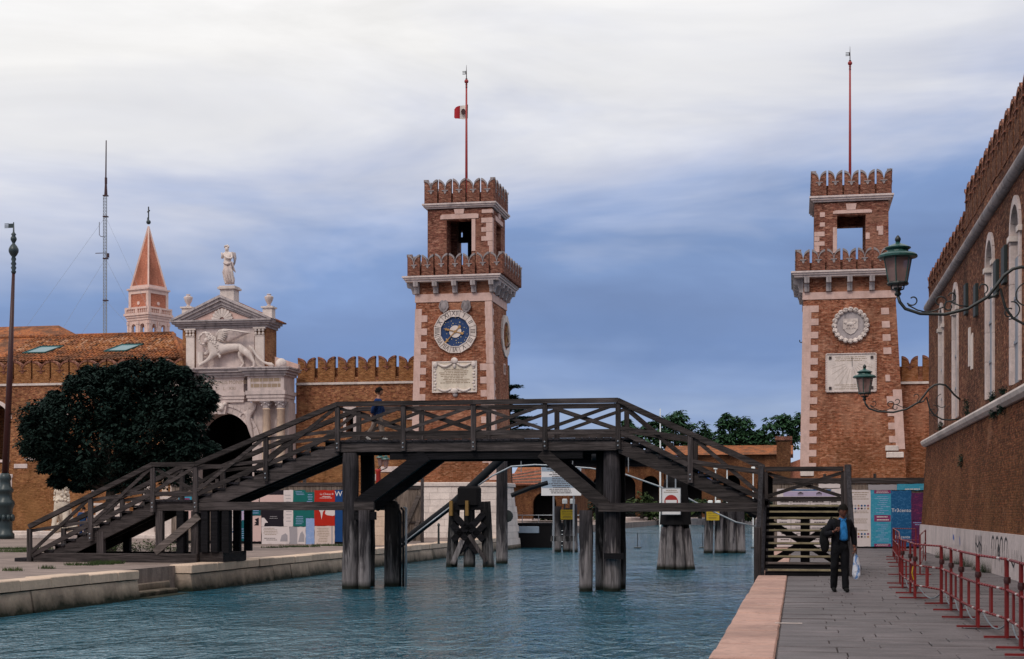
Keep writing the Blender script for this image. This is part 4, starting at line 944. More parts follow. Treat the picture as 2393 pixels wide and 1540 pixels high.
# columns, capitals, pedestals
zcap0, zcap1 = GD(522, 957)[1], zent0; zped = GD(522, 1170)[1]
def column(x):
    c = GD(x, 1000, T - .45)[0]; m = MB(); h = zcap0 - zped
    m.lathe([(.275, 0), (.275, .03), (.24, .1), (.262, h * .33), (.25, h * .6), (.215, h - .1), (.25, h - .07), (.25, h - .03), (.225, h)], (c, T - .45, zped), 18); part('column', m, 'marble_vein', gate, True)
    m = MB(); hh = zcap1 - zcap0; m.lathe([(.225, 0), (.24, hh * .1), (.25, hh * .4), (.30, hh * .55), (.27, hh * .6), (.33, hh * .85)], (c, T - .45, zcap0), 12)
    for i in range(8):
        a = i * math.pi / 4; m.sphere((c + .29 * math.cos(a), T - .45 + .29 * math.sin(a), zcap0 + hh * (.45 if i % 2 else .75)), .065, 6, 5)
    m.box(c - .31, c + .31, T - .76, T - .14, zcap0 + hh * .85, zcap1); part('capital', m, 'stone_grey', gate)
    m = MB(); m.cbox(c - .36, c + .36, T - .82, T - .02, ZC, zped - .12, .03); m.box(c - .40, c + .40, T - .86, T - .02, zped - .118, zped - .002); m.box(c - .42, c + .42, T - .88, T - .02, ZC + .001, ZC + .3); part('pedestal', m, 'stone_pale', gate)
for x in (623, 656, 421, 388): column(x)
# entablature, breaking forward over the columns
def ent(a, b, f, nm_suffix=''):
    h0 = zent0; za, zf = GD(522, 917)[1], GD(522, 883)[1]
    m = MB()
    for i, (q0, q1, e) in enumerate(((0, .3, 0), (.305, .62, .05), (.625, 1, .10))): m.box(a - e, b + e, f - e, T + 1.0, h0 + (za - h0) * q0 + .002, h0 + (za - h0) * q1)
    part('architrave', m, 'stone_white', gate)
    m = MB(); m.box(a, b, f, T + 1.0, za + .003, zf - .003); fz = part('frieze', m, 'stone_white', gate)
    m = MB(); hc = zent1 - zf
    for q0, q1, e in ((0, .28, .14), (.285, .50, .26), (.505, .60, .24), (.605, .85, .40), (.855, 1, .46)): m.box(a - e, b + e, f - e, T + 1.0, zf + hc * q0, zf + hc * q1)
    part('cornice', m, 'stone_grey', gate)
    return fz, za, zf
e0 = GD(352, 900)[0] + .35; e1 = GD(692, 900)[0] - .45
f1, za, zf = ent(GD(590, 900)[0], e1, T - .80); f2, _, _ = ent(e0, GD(454, 900)[0], T - .80); f3, _, _ = ent(GD(454, 900)[0] + .5, GD(590, 900)[0] - .5, T - .12)
m = MB(); m.text('VICTORIAE NAVALIS MONIMENTVM', .30, (gc, (za + zf) / 2 + .14), T - .125, sx=.92); m.text('M   D   L   XXI', .26, (gc, (za + zf) / 2 - .22), T - .125); part('inscription', m, 'brown_ink', f3)
for (fz, a, b) in ((f1, GD(590, 900)[0], e1), (f2, e0, GD(454, 900)[0])):
    m = MB(); bars(m, a + .15, b - .15, (za + zf) / 2 - .30, (za + zf) / 2 + .36, 2, T - .805, .62, .12); part('inscription', m, 'brown_ink', fz)
# attic: brick block, stone panel, pilasters
Ta = T + .1
al, ar = GD(426.5, 800, Ta)[0], GD(622, 800, Ta)[0]; zat = GD(522, 767, Ta)[1]; dpa = gs(646, 800, ar)[0]
m = MB(); m.box(al, ar, Ta, dpa, zent1 + .003, zat); part('attic_block', m, 'brick_wall', gate)
m = MB(); m.box(GD(459, 800, Ta)[0], GD(595, 800, Ta)[0], Ta - .04, Ta - .003, zent1 + .004, zat - .004); part('attic_panel', m, 'stone_white', gate)
for xa, xb in ((435.5, 458), (596, 620.5)):
    a, b = GD(xa, 800, Ta)[0], GD(xb, 800, Ta)[0]; zc_ = zat - .52; m = MB(); m.cbox(a + .04, b - .04, Ta - .16, Ta + .1, zent1 + .004, zc_, .02); pil = part('pilaster', m, 'stone_pale', gate)
    m = MB(); m.box(a + .02, b - .02, Ta - .18, Ta - .1, zc_ + .002, zc_ + .06)
    for i in range(3):
        for j in range(2): m.sphere((a + .1 + (b - a - .2) * i / 2, Ta - .17, zc_ + .14 + .2 * j), .09, 8, 6, 1, .8, 1.1)
    m.box(a - .05, b + .05, Ta - .24, Ta - .03, zc_ + .42, zat - .003); part('pilaster_capital', m, 'stone_pale', pil)
# attic cornice and pediment
Tc = Ta - .5; m = MB(); y0_, y1_ = 767, 746; z_0, z_1 = zat, GD(522, 746, Tc)[1]
cl, cr = al - .55, ar + .40
hc = z_1 - z_0
for q0, q1, e in ((0, .3, .38), (.303, .55, .24), (.553, .8, .1), (.803, 1, 0)): m.box(al - .62 + e, ar + .45 - e, Tc + e, dpa + .1 - .003, z_0 + hc * q0 + .002, z_0 + hc * q1)
part('attic_cornice', m, 'stone_grey', gate)
ap = GD(523, 688, Tc); L = (al - .68, z_1 + .012); Rr = (ar + .52, z_1 + .012); ax = (L[0] + Rr[0]) / 2; az = ap[1]
for P0, nm in ((L, 'l'), (Rr, 'r')):
    m = MB(); sg = 1 if nm == 'l' else -1
    for off, thk, e in ((0, .13, 0), (.132, .16, .10), (.294, .18, .24), (.476, .12, .34)):
        dz = off * 1.12; m.prism([(P0[0] + sg * off * 1.6, P0[1] - .0 if off == 0 else P0[1]), (ax, az - dz), (ax, az - dz - thk * 1.15), (P0[0] + sg * (off + thk) * 2.1, P0[1])], Tc + e, Ta + .4)
    part('raking_cornice', m, 'stone_grey', gate)
m = MB(); m.prism([(L[0] + 1.3, z_1 + .004), (Rr[0] - 1.3, z_1 + .004), (ax, az - .7)], Ta - .08, Ta + .3); part('tympanum', m, 'stone_pink', gate)
for i in range(9):
    a0 = math.pi * i / 9 + .02; a1 = math.pi * (i + 1) / 9 - .02; am_ = (a0 + a1) / 2; m = MB(); c = (ax + .02, z_1 + .02)
    m.prism([(c[0] + .16 * math.cos(a0), c[1] + .16 * math.sin(a0)), (c[0] + .16 * math.cos(a1), c[1] + .16 * math.sin(a1)), (c[0] + .60 * math.cos(a1), c[1] + .60 * math.sin(a1)), (c[0] + .68 * math.cos(am_), c[1] + .68 * math.sin(am_)), (c[0] + .60 * math.cos(a0), c[1] + .60 * math.sin(a0))], Ta - .20, Ta - .081); part('shell_rib', m, 'stone_pale', gate)
m = MB(); m.prism([(L[0], z_1 + .014), (ax, az + .004), (Rr[0], z_1 + .014), (Rr[0], z_1 - .06), (L[0], z_1 - .06)], Ta + .41, dpa + .3); part('pediment_roof', m, 'roof_far', gate)
# pedestals with urns, statue and balls
def urn(x, yb, label):
    s, zb_ = g(x, yb, Ta + .2); zt_ = g(x, yb - 30, Ta + .2)[1]; h = zt_ - zb_
    rt = root('stone_urn', (s, Ta + .2, zb_), label, 'urn', 'urns on the gateway pediment')
    m = MB(); m.lathe([(.16, 0), (.16, .06), (.08, .1), (.10, .16), (.20, h * .45), (.265, h * .72), (.25, h * .8), (.12, h * .88), (.09, h * .92), (.14, h * .96), (.12, h), (.02, h + .02)], (s, Ta + .2, zb_), 14); part('vase', m, 'stone_white', rt, True)
    m = MB(); m.box(s - .28, s + .28, Ta - .1, Ta + .5, zb_ - .9, zb_ - .10); m.box(s - .36, s + .36, Ta - .18, Ta + .58, zb_ - .098, zb_ - .003); part('pedestal', m, 'stone_pale', rt)
urn(440, 718, 'stone urn on the left corner of the gateway pediment'); urn(628.5, 717, 'stone urn on the right corner of the gateway pediment')
def ball(x, y, r, t, label):
    s, z = g(x, y, t); rt = root('stone_ball', (s, t, z - r), label, 'ball', 'stone balls on the gateway cornice')
    m = MB(); m.sphere((s, t, z), r, 18, 12); part('sphere', m, 'stone_pale', rt, True); m = MB(); m.lathe([(.18, zent1 - z + .0), (.14, -r * .9), (.2, -r * .8)], (s, t, z), 10); part('foot', m, 'stone_pale', rt)
ball(657, 850, .32, T - .3, 'stone ball on the right end of the gateway cornice'); ball(376, 850, .30, T - .3, 'stone ball on the left end of the gateway cornice, above the tree')
m = MB(); a = GD(640, 850)[0]; b = GD(695, 850)[0]; m.prism([(a, zent1 + .005), (b, zent1 + .005), (b, zent1 + .25), (a, zent1 + .72)], T + .15, T + .5); part('attic_wing', m, 'stone_pink', gate)
# winged lion
Tl = Ta - .30
def lp(x, y, d=0.0): s, z = G2(x, y, Tl - d); return (s, Tl - d, z)
lion = root('winged_lion', lp(640, 1358), 'carved winged lion relief striding left above the gateway arch', 'lion relief')
V = []; Ed = []
def lv(x, y, r, d=0.0): V.append(lp(x, y, d) + (r,)); return len(V) - 1
rump = lv(745, 1150, .27); loin = lv(655, 1140, .25); bel = lv(560, 1150, .30); che = lv(470, 1150, .37, .05); nk = lv(415, 1095, .34, .1); hd = lv(365, 1062, .24, .18); mz = lv(345, 1098, .13, .36)
Ed += chain(rump, loin, bel, che, nk, hd, mz)
a = lv(430, 1215, .20, .2); b = lv(385, 1265, .13, .25); c = lv(335, 1295, .10, .28); d = lv(292, 1325, .10, .3); Ed += chain(che, a, b, c, d)
a = lv(400, 1180, .15, -.02); b = lv(345, 1215, .10, 0); c = lv(300, 1200, .10, .05); Ed += chain(che, a, b, c)
a = lv(775, 1200, .24, .15); b = lv(815, 1255, .12, .18); c = lv(838, 1290, .085, .18); d = lv(832, 1335, .08, .18); e = lv(800, 1340, .09, .22); Ed += chain(rump, a, b, c, d, e)
a = lv(700, 1210, .20, -.1); b = lv(715, 1265, .10, -.08); c = lv(735, 1300, .07, -.08); d = lv(705, 1340, .07, -.06); e = lv(675, 1344, .08, -.02); Ed += chain(rump, a, b, c, d, e)
m = MB(); m.add(*skin(V, Ed, 2, 0)); part('body', m, 'stone_pale', lion, True)
m = MB(); m.tube([lp(*q) for q in ((790, 1130, .05), (825, 1160, .12), (850, 1205, .15), (880, 1245, .15), (925, 1285, .15), (970, 1300, .15), (1005, 1312, .15), (1035, 1320, .15))], [.08, .085, .08, .075, .075, .08, .14, .05], 8); part('tail', m, 'stone_pale', lion, True)
rs = random.Random(9); m = MB()
for i in range(120):
    u = rs.random(); ang = rs.uniform(-1, 1)
    cx_, cy_ = 372 + u * 110 + ang * 20, 1040 + u * 105 + ang * (62 + 30 * u); m.sphere(lp(cx_, cy_, .30 + .1 * (1 - abs(ang)) - u * .02), rs.uniform(.05, .085), 6, 5, 1, .8, 1)
for i in range(46):
    a = i * .137; m.sphere(lp(362 + 66 * math.cos(a), 1058 + 62 * math.sin(a), .16), rs.uniform(.06, .09), 6, 5)
part('mane', m, 'stone_pale', lion, True)
m = MB(); m.sphere(lp(338, 1108, .44), .10, 8, 6, 1.2, .8, .8); m.sphere(lp(358, 1078, .47), .07, 8, 6, .8, 1, 1.5)
for q in (340, 378): m.sphere(lp(q, 1062, .40), .035, 6, 5)
for q in (318, 408): m.sphere(lp(q, 1020, .3), .07, 6, 5)
part('face', m, 'stone_white', lion, True)
for i in range(9):   # wing feathers in two fans
    u = i / 8; p0 = (490 + 20 * u, 1010 + 55 * u); p1 = (800 - 150 * u, 998 + 70 * u ** 1.2); mid = ((p0[0] + p1[0]) / 2, (p0[1] + p1[1]) / 2 - 26 + 30 * u); m = MB()
    m.tube([lp(*p0, .30 - .02 * i), lp(*mid, .28 - .02 * i), lp(p1[0] - 30, p1[1] - 4, .24 - .02 * i), lp(*p1, .20 - .02 * i)], [.085, .085, .06, .02], 6); part('feather', m, 'stone_white', lion, True)
for i in range(6):
    u = i / 5; m = MB(); p0 = (478 + 6 * u, 1052 - 60 * u); p1 = (540 + 50 * u, 1082 - 100 * u); m.tube([lp(*p0, .34), lp((p0[0] + p1[0]) / 2, (p0[1] + p1[1]) / 2 - 10, .36), lp(*p1, .32)], [.06, .08, .04], 6); part('feather', m, 'stone_pale', lion, True)
m = MB(); m.tube([lp(470, 1050, .3), lp(472, 1010, .32), lp(495, 978, .33), lp(540, 966, .33), lp(620, 972, .32), lp(720, 988, .3), lp(795, 997, .28)], [.06, .07, .07, .06, .05, .04, .02], 8); part('wing_edge', m, 'stone_pale', lion, True)
m = MB(); q = lp(312, 1250, .2); m.box(q[0] - .16, q[0] + .15, q[1] - .1, q[1] + .08, q[2] - .32, q[2] + .38); part('book', m, 'stone_pale', lion)
m = MB(); q0 = lp(270, 1358); q1 = lp(1045, 1358); m.box(q0[0], q1[0], Tl - .45, Tl + .25, q0[2] - .02, q0[2] + .06); part('ledge', m, 'stone_white', lion)
# statue on the apex
Ts = Ta + .3
def ap_(x, y, d=0.0): s, z = G2(x, y, Ts - d); return (s, Ts - d, z)
sb = ap_(595, 640); zt_ = ap_(595, 575)[2]
st = root('angel_statue', sb, 'white stone winged saint statue on the gateway pediment apex', 'statue')
m = MB(); m.box(sb[0] - .42, sb[0] + .42, Ts - .42, Ts + .42, az - .55, zt_ - .003); m.box(sb[0] - .54, sb[0] + .54, Ts - .54, Ts + .54, zt_ - .001, zt_ + .12); m.box(sb[0] - .47, sb[0] + .47, Ts - .47, Ts + .47, zt_ + .122, ap_(595, 543)[2]); part('pedestal', m, 'stone_pale', st)
V = []; Ed = []
def av(x, y, r, d=0.0): V.append(ap_(x, y, d) + (r,)); return len(V) - 1
pel = av(580, 335, .24); wst = av(572, 290, .20); chs = av(575, 235, .24); nk = av(570, 200, .09); hd = av(568, 172, .135, .05); hd2 = av(568, 152, .11, .03)
Ed += chain(pel, wst, chs, nk, hd, hd2)
k1 = av(600, 400, .22, .12); k2 = av(615, 460, .15, .05); k3 = av(620, 515, .12, .05); Ed += chain(pel, k1, k2, k3)
j1 = av(555, 400, .20, 0); j2 = av(563, 465, .14, 0); j3 = av(570, 515, .12, .05); Ed += chain(pel, j1, j2, j3)
r1 = av(612, 218, .10); r2 = av(618, 262, .08, .1); r3 = av(575, 262, .06, .28); r4 = av(540, 240, .055, .3); Ed += chain(chs, r1, r2, r3, r4)
l1 = av(540, 222, .10); l2 = av(520, 265, .075, .08); l3 = av(524, 232, .06, .22); l4 = av(516, 206, .06, .2); Ed += chain(chs, l1, l2, l3, l4)
m = MB(); m.add(*skin(V, Ed, 2, 0)); part('figure', m, 'stone_pale', st, True)
m = MB()
for i in range(15):
    u = i / 14; x0 = 545 + 80 * u; m.tube([ap_(555 + 50 * u, 318, .2), ap_(x0 - 12 + 10 * math.sin(i * 2), 400, .24 * math.sin(math.pi * u) + .06), ap_(x0 + 14 * math.sin(i), 470, .22 * math.sin(math.pi * u) + .04), ap_(560 + 75 * u, 520, .2 * math.sin(math.pi * u))], [.05, .065, .055, .05], 6)
m.tube([ap_(540, 308, .2), ap_(575, 322, .3), ap_(615, 300, .2), ap_(640, 380, .05), ap_(655, 402, 0)], [.07, .09, .07, .06, .02], 6); part('robe_folds', m, 'stone_white', st, True)
m = MB()
for i in range(7):
    u = i / 6; m.tube([ap_(612, 205 + 12 * u, -.1), ap_(640 + 8 * (1 - u), 215 + 35 * u, -.16), ap_(655 - 10 * u, 262 + 40 * u, -.2), ap_(648 - 22 * u, 300 + 40 * (1 - abs(u - .5)), -.2)], [.05, .07, .06, .02], 6)
part('wing', m, 'stone_grey', st, True)
m = MB()
for i in range(26): a = i * .48; m.sphere(ap_(568 + 19 * math.cos(a), 152 + 9 * math.sin(a) - (i % 3) * 3, .06 * math.sin(i) + .04), .05, 6, 5)
m.sphere(ap_(566, 176, .19), .035, 6, 5); part('curls', m, 'stone_pale', st, True)
# ------------------------------------------------------------------ tiled building behind the left wall
Te = 83.2
def roof(name, label, xl, xr, ye, yr, Te, Tr, tile=True, hip=True):
    sl, ze = g(xl, ye, Te); sr, _ = g(xr, ye, Te); _, zr = g((xl + xr) / 2, yr, Tr); sl = g(xl, ye, Te)[0]
    rt = root(name, ((sl + sr) / 2, Te, ZC), label, 'building')
    hx = sr - (Tr - Te) * .55 if hip else sr
    m = MB(); m.box(sl, sr - .3, Te + .2, Tr + (Tr - Te), ZC, ze - .05); part('wall', m, 'brick_wall', rt)
    m = MB(); Tb_ = 2 * Tr - Te
    m.add([(sl, Te, ze), (sr, Te, ze), (hx, Tr, zr), (sl, Tr, zr), (sr, Tb_, ze), (sl, Tb_, ze)], [(0, 1, 2, 3), (1, 4, 2), (4, 5, 3, 2)]); part('roof_slope', m, 'roof_far', rt)
    return rt, sl, sr, hx, ze, zr
rt, sl, sr, hx, ze, zr = roof('tiled_building', 'low building with orange tiled roof and two skylights behind the left wall', -150, 424, 850, 787, Te, Te + 5.2)
Tr = Te + 5.2
# pantiles: curved, laid in columns up the slope
tm = MB(); L = .46; n = 5
vs = []
for j, (y, r) in enumerate(((0, .105), (L, .085))):
    for i in range(n + 1):
        a = math.pi * i / n; vs.append((r * math.cos(a), y, r * .85 * math.sin(a)))
tm.add(vs, [(i, i + 1, n + 2 + i, n + 1 + i) for i in range(n)])
sl_len = math.hypot(Tr - Te, zr - ze); th = math.atan2(zr - ze, Tr - Te)
tme = mesh_of('roof_tile', tm, 'roof_tile', smooth=True)
xs0 = g(-12, 800, Te)[0]; cand = []
s = xs0
while s < sr:
    r = 0
    while r * .37 < sl_len - .1:
        d = r * .37; u = d / sl_len; lim = sr - (sr - hx) * u
        if s < lim - .05: cand.append((s, d))
        r += 1
    s += .225
sky_l = [(GD(188, 840)[0], GD(240, 840)[0]), (GD(-8, 840)[0], GD(46, 840)[0])]
def in_sky(s, d): return any(a + .4 * (d - 1.6) < s < b + .4 * (d - 1.6) for a, b in sky_l) and 1.5 < d < 3.1
cand = [c for c in cand if not in_sky(*c)]
cand.sort(key=lambda c: (abs(c[1] - 3.2) + .02 * abs(c[0] - sr)))
restm = MB()
for i, (s, d) in enumerate(cand):
    js, jz = R.uniform(-.02, .02), R.uniform(-.012, .02)
    p = (s + js, Te + d * math.cos(th), ze + d * math.sin(th) + .02 + jz)
    if i < 300:
        o = rep('roof_tile', tme, rt, p); o.rotation_euler = (th - .05, 0, R.uniform(-.04, .04))
    else:
        c, sn = math.cos(th - .05), math.sin(th - .05); restm.add([(p[0] + x, p[1] + y * c - z * sn, p[2] + y * sn + z * c) for x, y, z in tm.v], tm.f)
part('roof_tile', restm, 'roof_far', rt, kind='stuff')
m = MB(); m.tube([(sl, Tr, zr + .05), (hx, Tr, zr + .05)], .12, 8); m.tube([(hx, Tr, zr + .05), (sr + .1, Te - .1, ze + .05)], .13, 8); part('ridge_tiles', m, 'roof_far', rt, True)
for a, b in sky_l:
    m = MB(); d0, d1 = 1.6, 3.0; k0, k1 = .0, .55
    P = lambda s, d, o: (s, Te + d * math.cos(th) - o * math.sin(th), ze + d * math.sin(th) + o * math.cos(th))
    m.add([P(a, d0, .12), P(b, d0, .12), P(b + k1, d1, .12), P(a + k1, d1, .12)], [(0, 1, 2, 3)]); sk = part('skylight', m, 'teal_glass', rt)
    m = MB()
    for q0, q1 in (((a, d0), (b, d0)), ((b, d0), (b + k1, d1)), ((b + k1, d1), (a + k1, d1)), ((a + k1, d1), (a, d0))): m.beam(P(*q0, .12), P(*q1, .12), .06, .08)
    part('skylight_frame', m, 'green_metal', sk)
roof('tiled_building', 'second orange tiled roof rising behind the first at the far left', -300, 140, 812, 766, 97, 102, hip=True)
# ------------------------------------------------------------------ distant bell tower
Tc_ = 150.0; cx_s, _ = g(347, 700, Tc_); Yc = Tc_ / ((347 - CX) / F * SA + CA); sc_c = Yc / F
zc = lambda y: EYE + (HY - y) * sc_c
camp = root('bell_tower', (cx_s, Tc_, 0), 'distant bell tower with terracotta pyramid spire and cross', 'bell tower', rot=math.radians(-32) + A)
def cbx(h, y0, y1, o=0.0): m = MB(); m.box(cx_s - h, cx_s + h, Tc_ - h, Tc_ + h, zc(y0) + .002, zc(y1) - .002); return m
side = 55 * sc_c / 2
part('tower_base', cbx(side * 1.20, 1254, 812), 'stone_blush', camp)
# open bell chamber: piers and arches on all four sides
h = side * 1.22; z0, z1 = zc(812), zc(752)
for k_ in range(4):
    rot = k_ * math.pi / 2; m = MB(); ops = []
    for u in (-.42, .42): ops.append((cx_s + u * h - h * .20, cx_s + u * h + h * .20, z0 + .0, zc(760), True))
    w = wall_pieces(cx_s - h, cx_s + h - .36, z0, z1, Tc_ - h, Tc_ - h + .35, ops, 8)
    c, sn = math.cos(rot), math.sin(rot); w.v = [(cx_s + (x - cx_s) * c - (y - Tc_) * sn, Tc_ + (x - cx_s) * sn + (y - Tc_) * c, z) for x, y, z in w.v]
    part('belfry_wall', w, 'stone_blush', camp)
    pm = MB()
    for u in (-.92, -.06, .06, .92):
        pm.box(cx_s + u * h - .1, cx_s + u * h + .1, Tc_ - h - .09, Tc_ - h - .002, z0, z1 - .1); pm.box(cx_s + u * h - .15, cx_s + u * h + .15, Tc_ - h - .13, Tc_ - h - .002, z1 - .45, z1 - .101)
    pm.v = [(cx_s + (x - cx_s) * c - (y - Tc_) * sn, Tc_ + (x - cx_s) * sn + (y - Tc_) * c, z) for x, y, z in pm.v]; part('pilaster', pm, 'stone_blush', camp)
m = MB(); m.lathe([(.5, 0), (.48, .2), (.36, .6), (.25, .9), (.05, 1.0)], (cx_s, Tc_, zc(790)), 12); part('bell', m, 'bronze', camp, True)
for a, b, e in ((752, 746, 1.28), (746, 741, 1.36), (741, 735.5, 1.46)): part('cornice', cbx(side * e, a, b), 'stone_blush', camp)
m = MB(); hb = side * 1.34
for k_ in range(4):
    rot = k_ * math.pi / 2; c, sn = math.cos(rot), math.sin(rot); pm = MB()
    for i in range(12):
        x = cx_s - hb + (i + .5) * 2 * hb / 12; pm.lathe([(.06, 0), (.09, .12), (.05, .3), (.08, .42)], (x, Tc_ - hb, zc(735)), 6)
    pm.box(cx_s - hb, cx_s + hb - .2, Tc_ - hb - .09, Tc_ - hb + .09, zc(735) + .42, zc(722)); pm.box(cx_s - hb - .02, cx_s - hb + .26, Tc_ - hb - .1, Tc_ - hb + .1, zc(735), zc(722) + .02); pm.box(cx_s - .15, cx_s + .15, Tc_ - hb - .12, Tc_ - hb + .12, zc(735), zc(722) + .02)
    pm.v = [(cx_s + (x - cx_s) * c - (y - Tc_) * sn, Tc_ + (x - cx_s) * sn + (y - Tc_) * c, z) for x, y, z in pm.v]; part('balustrade', pm, 'stone_blush', camp)
part('drum', cbx(side * 1.12, 735, 684), 'terracotta_plain', camp)
for k_ in range(4):
    rot = k_ * math.pi / 2; c, sn = math.cos(rot), math.sin(rot); pm = MB(); h = side * 1.12
    pm.box(cx_s - h - .05, cx_s - h + .3, Tc_ - h - .06, Tc_ - h + .3, zc(735), zc(684) - .004); pm.box(cx_s - h + .301, cx_s + h - .301, Tc_ - h - .055, Tc_ - h - .003, zc(690), zc(684) - .006)
    pm.lathe([(.2, -.03), (.2, .03)], (0, 0, 0), 10); 
    for i in range(len(pm.v) - 20, len(pm.v)):
        x, y, z = pm.v[i]; pm.v[i] = (cx_s + x, Tc_ - h - .04 + z, zc(712) + y)
    pm.v = [(cx_s + (x - cx_s) * c - (y - Tc_) * sn, Tc_ + (x - cx_s) * sn + (y - Tc_) * c, z) for x, y, z in pm.v]; part('corner_pilaster', pm, 'stone_blush', camp)
for a, b, e in ((684, 681, 1.18), (681, 677, 1.28)): part('cornice', cbx(side * e, a, b), 'stone_blush', camp)
m = MB(); h = side * 1.04; zt = zc(529); zb_ = zc(676); m.add([(cx_s - h, Tc_ - h, zb_), (cx_s + h, Tc_ - h, zb_), (cx_s + h, Tc_ + h, zb_), (cx_s - h, Tc_ + h, zb_), (cx_s, Tc_, zt)], [(0, 1, 4), (1, 2, 4), (2, 3, 4), (3, 0, 4), (3, 2, 1, 0)]); sp = part('spire', m, 'terracotta_plain', camp)
for a, b in ((-1, -1), (1, -1), (1, 1), (-1, 1)):
    m = MB(); m.beam((cx_s + a * h, Tc_ + b * h, zb_), (cx_s, Tc_, zt), .17, .17); part('spire_rib', m, 'stone_blush', sp)
for a, b in (((-1, -1), (1, -1)), ((1, -1), (1, 1)), ((-1, -1), (-1, 1))):
    m = MB(); m.beam((cx_s + a[0] * h, Tc_ + a[1] * h, zb_ + .12), (cx_s + b[0] * h, Tc_ + b[1] * h, zb_ + .12), .2, .26); part('spire_foot', m, 'stone_blush', sp)
m = MB(); m.sphere((cx_s, Tc_, zc(519)), .25, 12, 8); part('ball', m, 'bronze', camp, True)
m = MB(); m.tube([(cx_s, Tc_, zc(524)), (cx_s, Tc_, zc(483))], .07, 6); part('cross_upright', m, 'black_iron', camp)
dx, dy = math.cos(math.radians(32)), -math.sin(math.radians(32)); hw = 10 * sc_c
m = MB(); m.beam((cx_s - dx * hw, Tc_ - dy * hw, zc(493.5)), (cx_s + dx * hw, Tc_ + dy * hw, zc(493.5)), .12, .12); part('cross_arm', m, 'black_iron', camp)
m = MB(); m.beam((cx_s - dx * 14 * sc_c, Tc_ - dy * 14 * sc_c, zc(509)), (cx_s - dx * .1, Tc_ - dy * .1, zc(509)), .04, .26); part('vane', m, 'black_iron', camp)
# ------------------------------------------------------------------ lattice radio mast
Tm = 132.0; sm, _ = g(246.5, 600, Tm); Ym = Tm / ((246.5 - CX) / F * SA + CA); km = Ym / F; zm = lambda y: EYE + (HY - y) * km
mast = root('radio_mast', (sm, Tm, 0), 'tall thin lattice radio mast with guy wires behind the tiled roof', 'mast')
hw = 4.2 * km; legs = [(sm - hw, Tm - hw * .6), (sm + hw, Tm - hw * .6), (sm, Tm + hw * 1.1)]
for lx, ly in legs: m = MB(); m.tube([(lx, ly, 0), (lx, ly, zm(457))], .035, 6); part('leg', m, 'grey_steel', mast)
m = MB(); z = zm(800); i = 0
while z < zm(458):
    for a in range(3):
        p, q = legs[a], legs[(a + 1) % 3]; m.beam((p[0], p[1], z), (q[0], q[1], z + .30), .025, .025); m.beam((p[0], p[1], z), (q[0], q[1], z), .025, .025)
    z += .30
part('lattice', m, 'grey_steel', mast)
m = MB()
for y in (457, 506, 604, 702):
    m.box(sm - hw * 1.25, sm + hw * 1.25, Tm - hw, Tm + hw * 1.3, zm(y) - .05, zm(y) + .05)
part('flange', m, 'maroon_pole', mast)
m = MB(); m.tube([(sm + hw * .2, Tm, zm(457)), (sm + hw * .2, Tm, zm(415)), (sm + hw * .4, Tm, zm(328))], [.16, .07, .05], 6); m.tube([(sm + hw * .25, Tm, zm(430)), (sm + hw * .25, Tm, zm(415))], .12, 6); part('whip_antenna', m, 'maroon_pole', mast)
m = MB(); q = g(232, 540, Tm)[0]; m.tube([(q, Tm, zm(518)), (q, Tm, zm(548)), (q + .15, Tm, zm(552)), (sm, Tm, zm(554))], .03, 5); m.beam((g(223, 590, Tm)[0], Tm, zm(591)), (sm + .1, Tm, zm(591)), .06, .06); m.box(sm + hw * .5, sm + hw * 2, Tm - .1, Tm + .1, zm(602), zm(592)); part('side_antenna', m, 'maroon_pole', mast)
m = MB()
for y0, dxx, y1 in ((506, 110, 790), (604, 80, 790), (604, -90, 790), (506, -160, 790), (702, 70, 790), (702, -50, 790)):
    m.tube([(sm, Tm, zm(y0)), (g(246 + dxx, y1, Tm)[0], Tm + dxx * .02, zm(y1))], .012, 3, False)
part('guy_wire', m, 'grey_steel', mast)
# ------------------------------------------------------------------ bronze-footed flagstaff on the campo
Tf_ = 72.5; sf, _ = g(12, 1200, Tf_); Yf = Tf_ / ((12 - CX) / F * SA + CA); kf = Yf / F; zf_ = lambda y: EYE + (HY - y) * kf; xf = lambda x: (x - 12) * kf
fst = root('flagstaff', (sf, Tf_, ZC), 'tall dark red flagstaff with ornate bronze base and gilded finial at the far left', 'flagstaff')
m = MB(); pr = [(21, 1259), (21, 1248), (17, 1244), (16, 1232), (17, 1190), (20, 1184), (22, 1178), (21, 1172), (16, 1166), (15, 1152), (19, 1148), (19, 1143), (13, 1136), (12, 1124), (14, 1119), (12, 1112), (9.5, 1106)]
m.lathe([(r * kf, zf_(y) - ZC) for r, y in pr], (sf, Tf_, ZC), 20); fb = part('bronze_base', m, 'bronze', fst, True)
m = MB()
for i in range(10): a = i * .628; m.sphere((sf + 17 * kf * math.cos(a), Tf_ + 17 * kf * math.sin(a), zf_(1210)), .12, 8, 6, 1, 1, 1.6)
part('relief', m, 'bronze', fb, True)
m = MB(); m.tube([(sf, Tf_, zf_(1110)), (sf + xf(24), Tf_, zf_(870)), (sf + xf(33), Tf_, zf_(640))], [8.2 * kf, 6.6 * kf, 3.6 * kf], 14); part('staff', m, 'maroon_pole', fst, True)
tx = sf + xf(33.5)
m = MB(); pr = [(4, 640), (6, 636), (4, 632), (6.5, 626), (4, 622), (6.5, 617), (4, 612), (6, 606), (4, 601), (8, 596), (11, 590), (11.5, 586), (11, 582), (8, 576), (4, 571), (3, 569), (5, 565), (7, 561), (7, 557), (4, 552), (6, 548), (3, 545), (2, 542), (1.2, 520)]
m.lathe([(r * kf, zf_(y) - zf_(640)) for r, y in pr], (tx, Tf_, zf_(640)), 16); part('finial', m, 'bronze', fst, True)
m = MB()
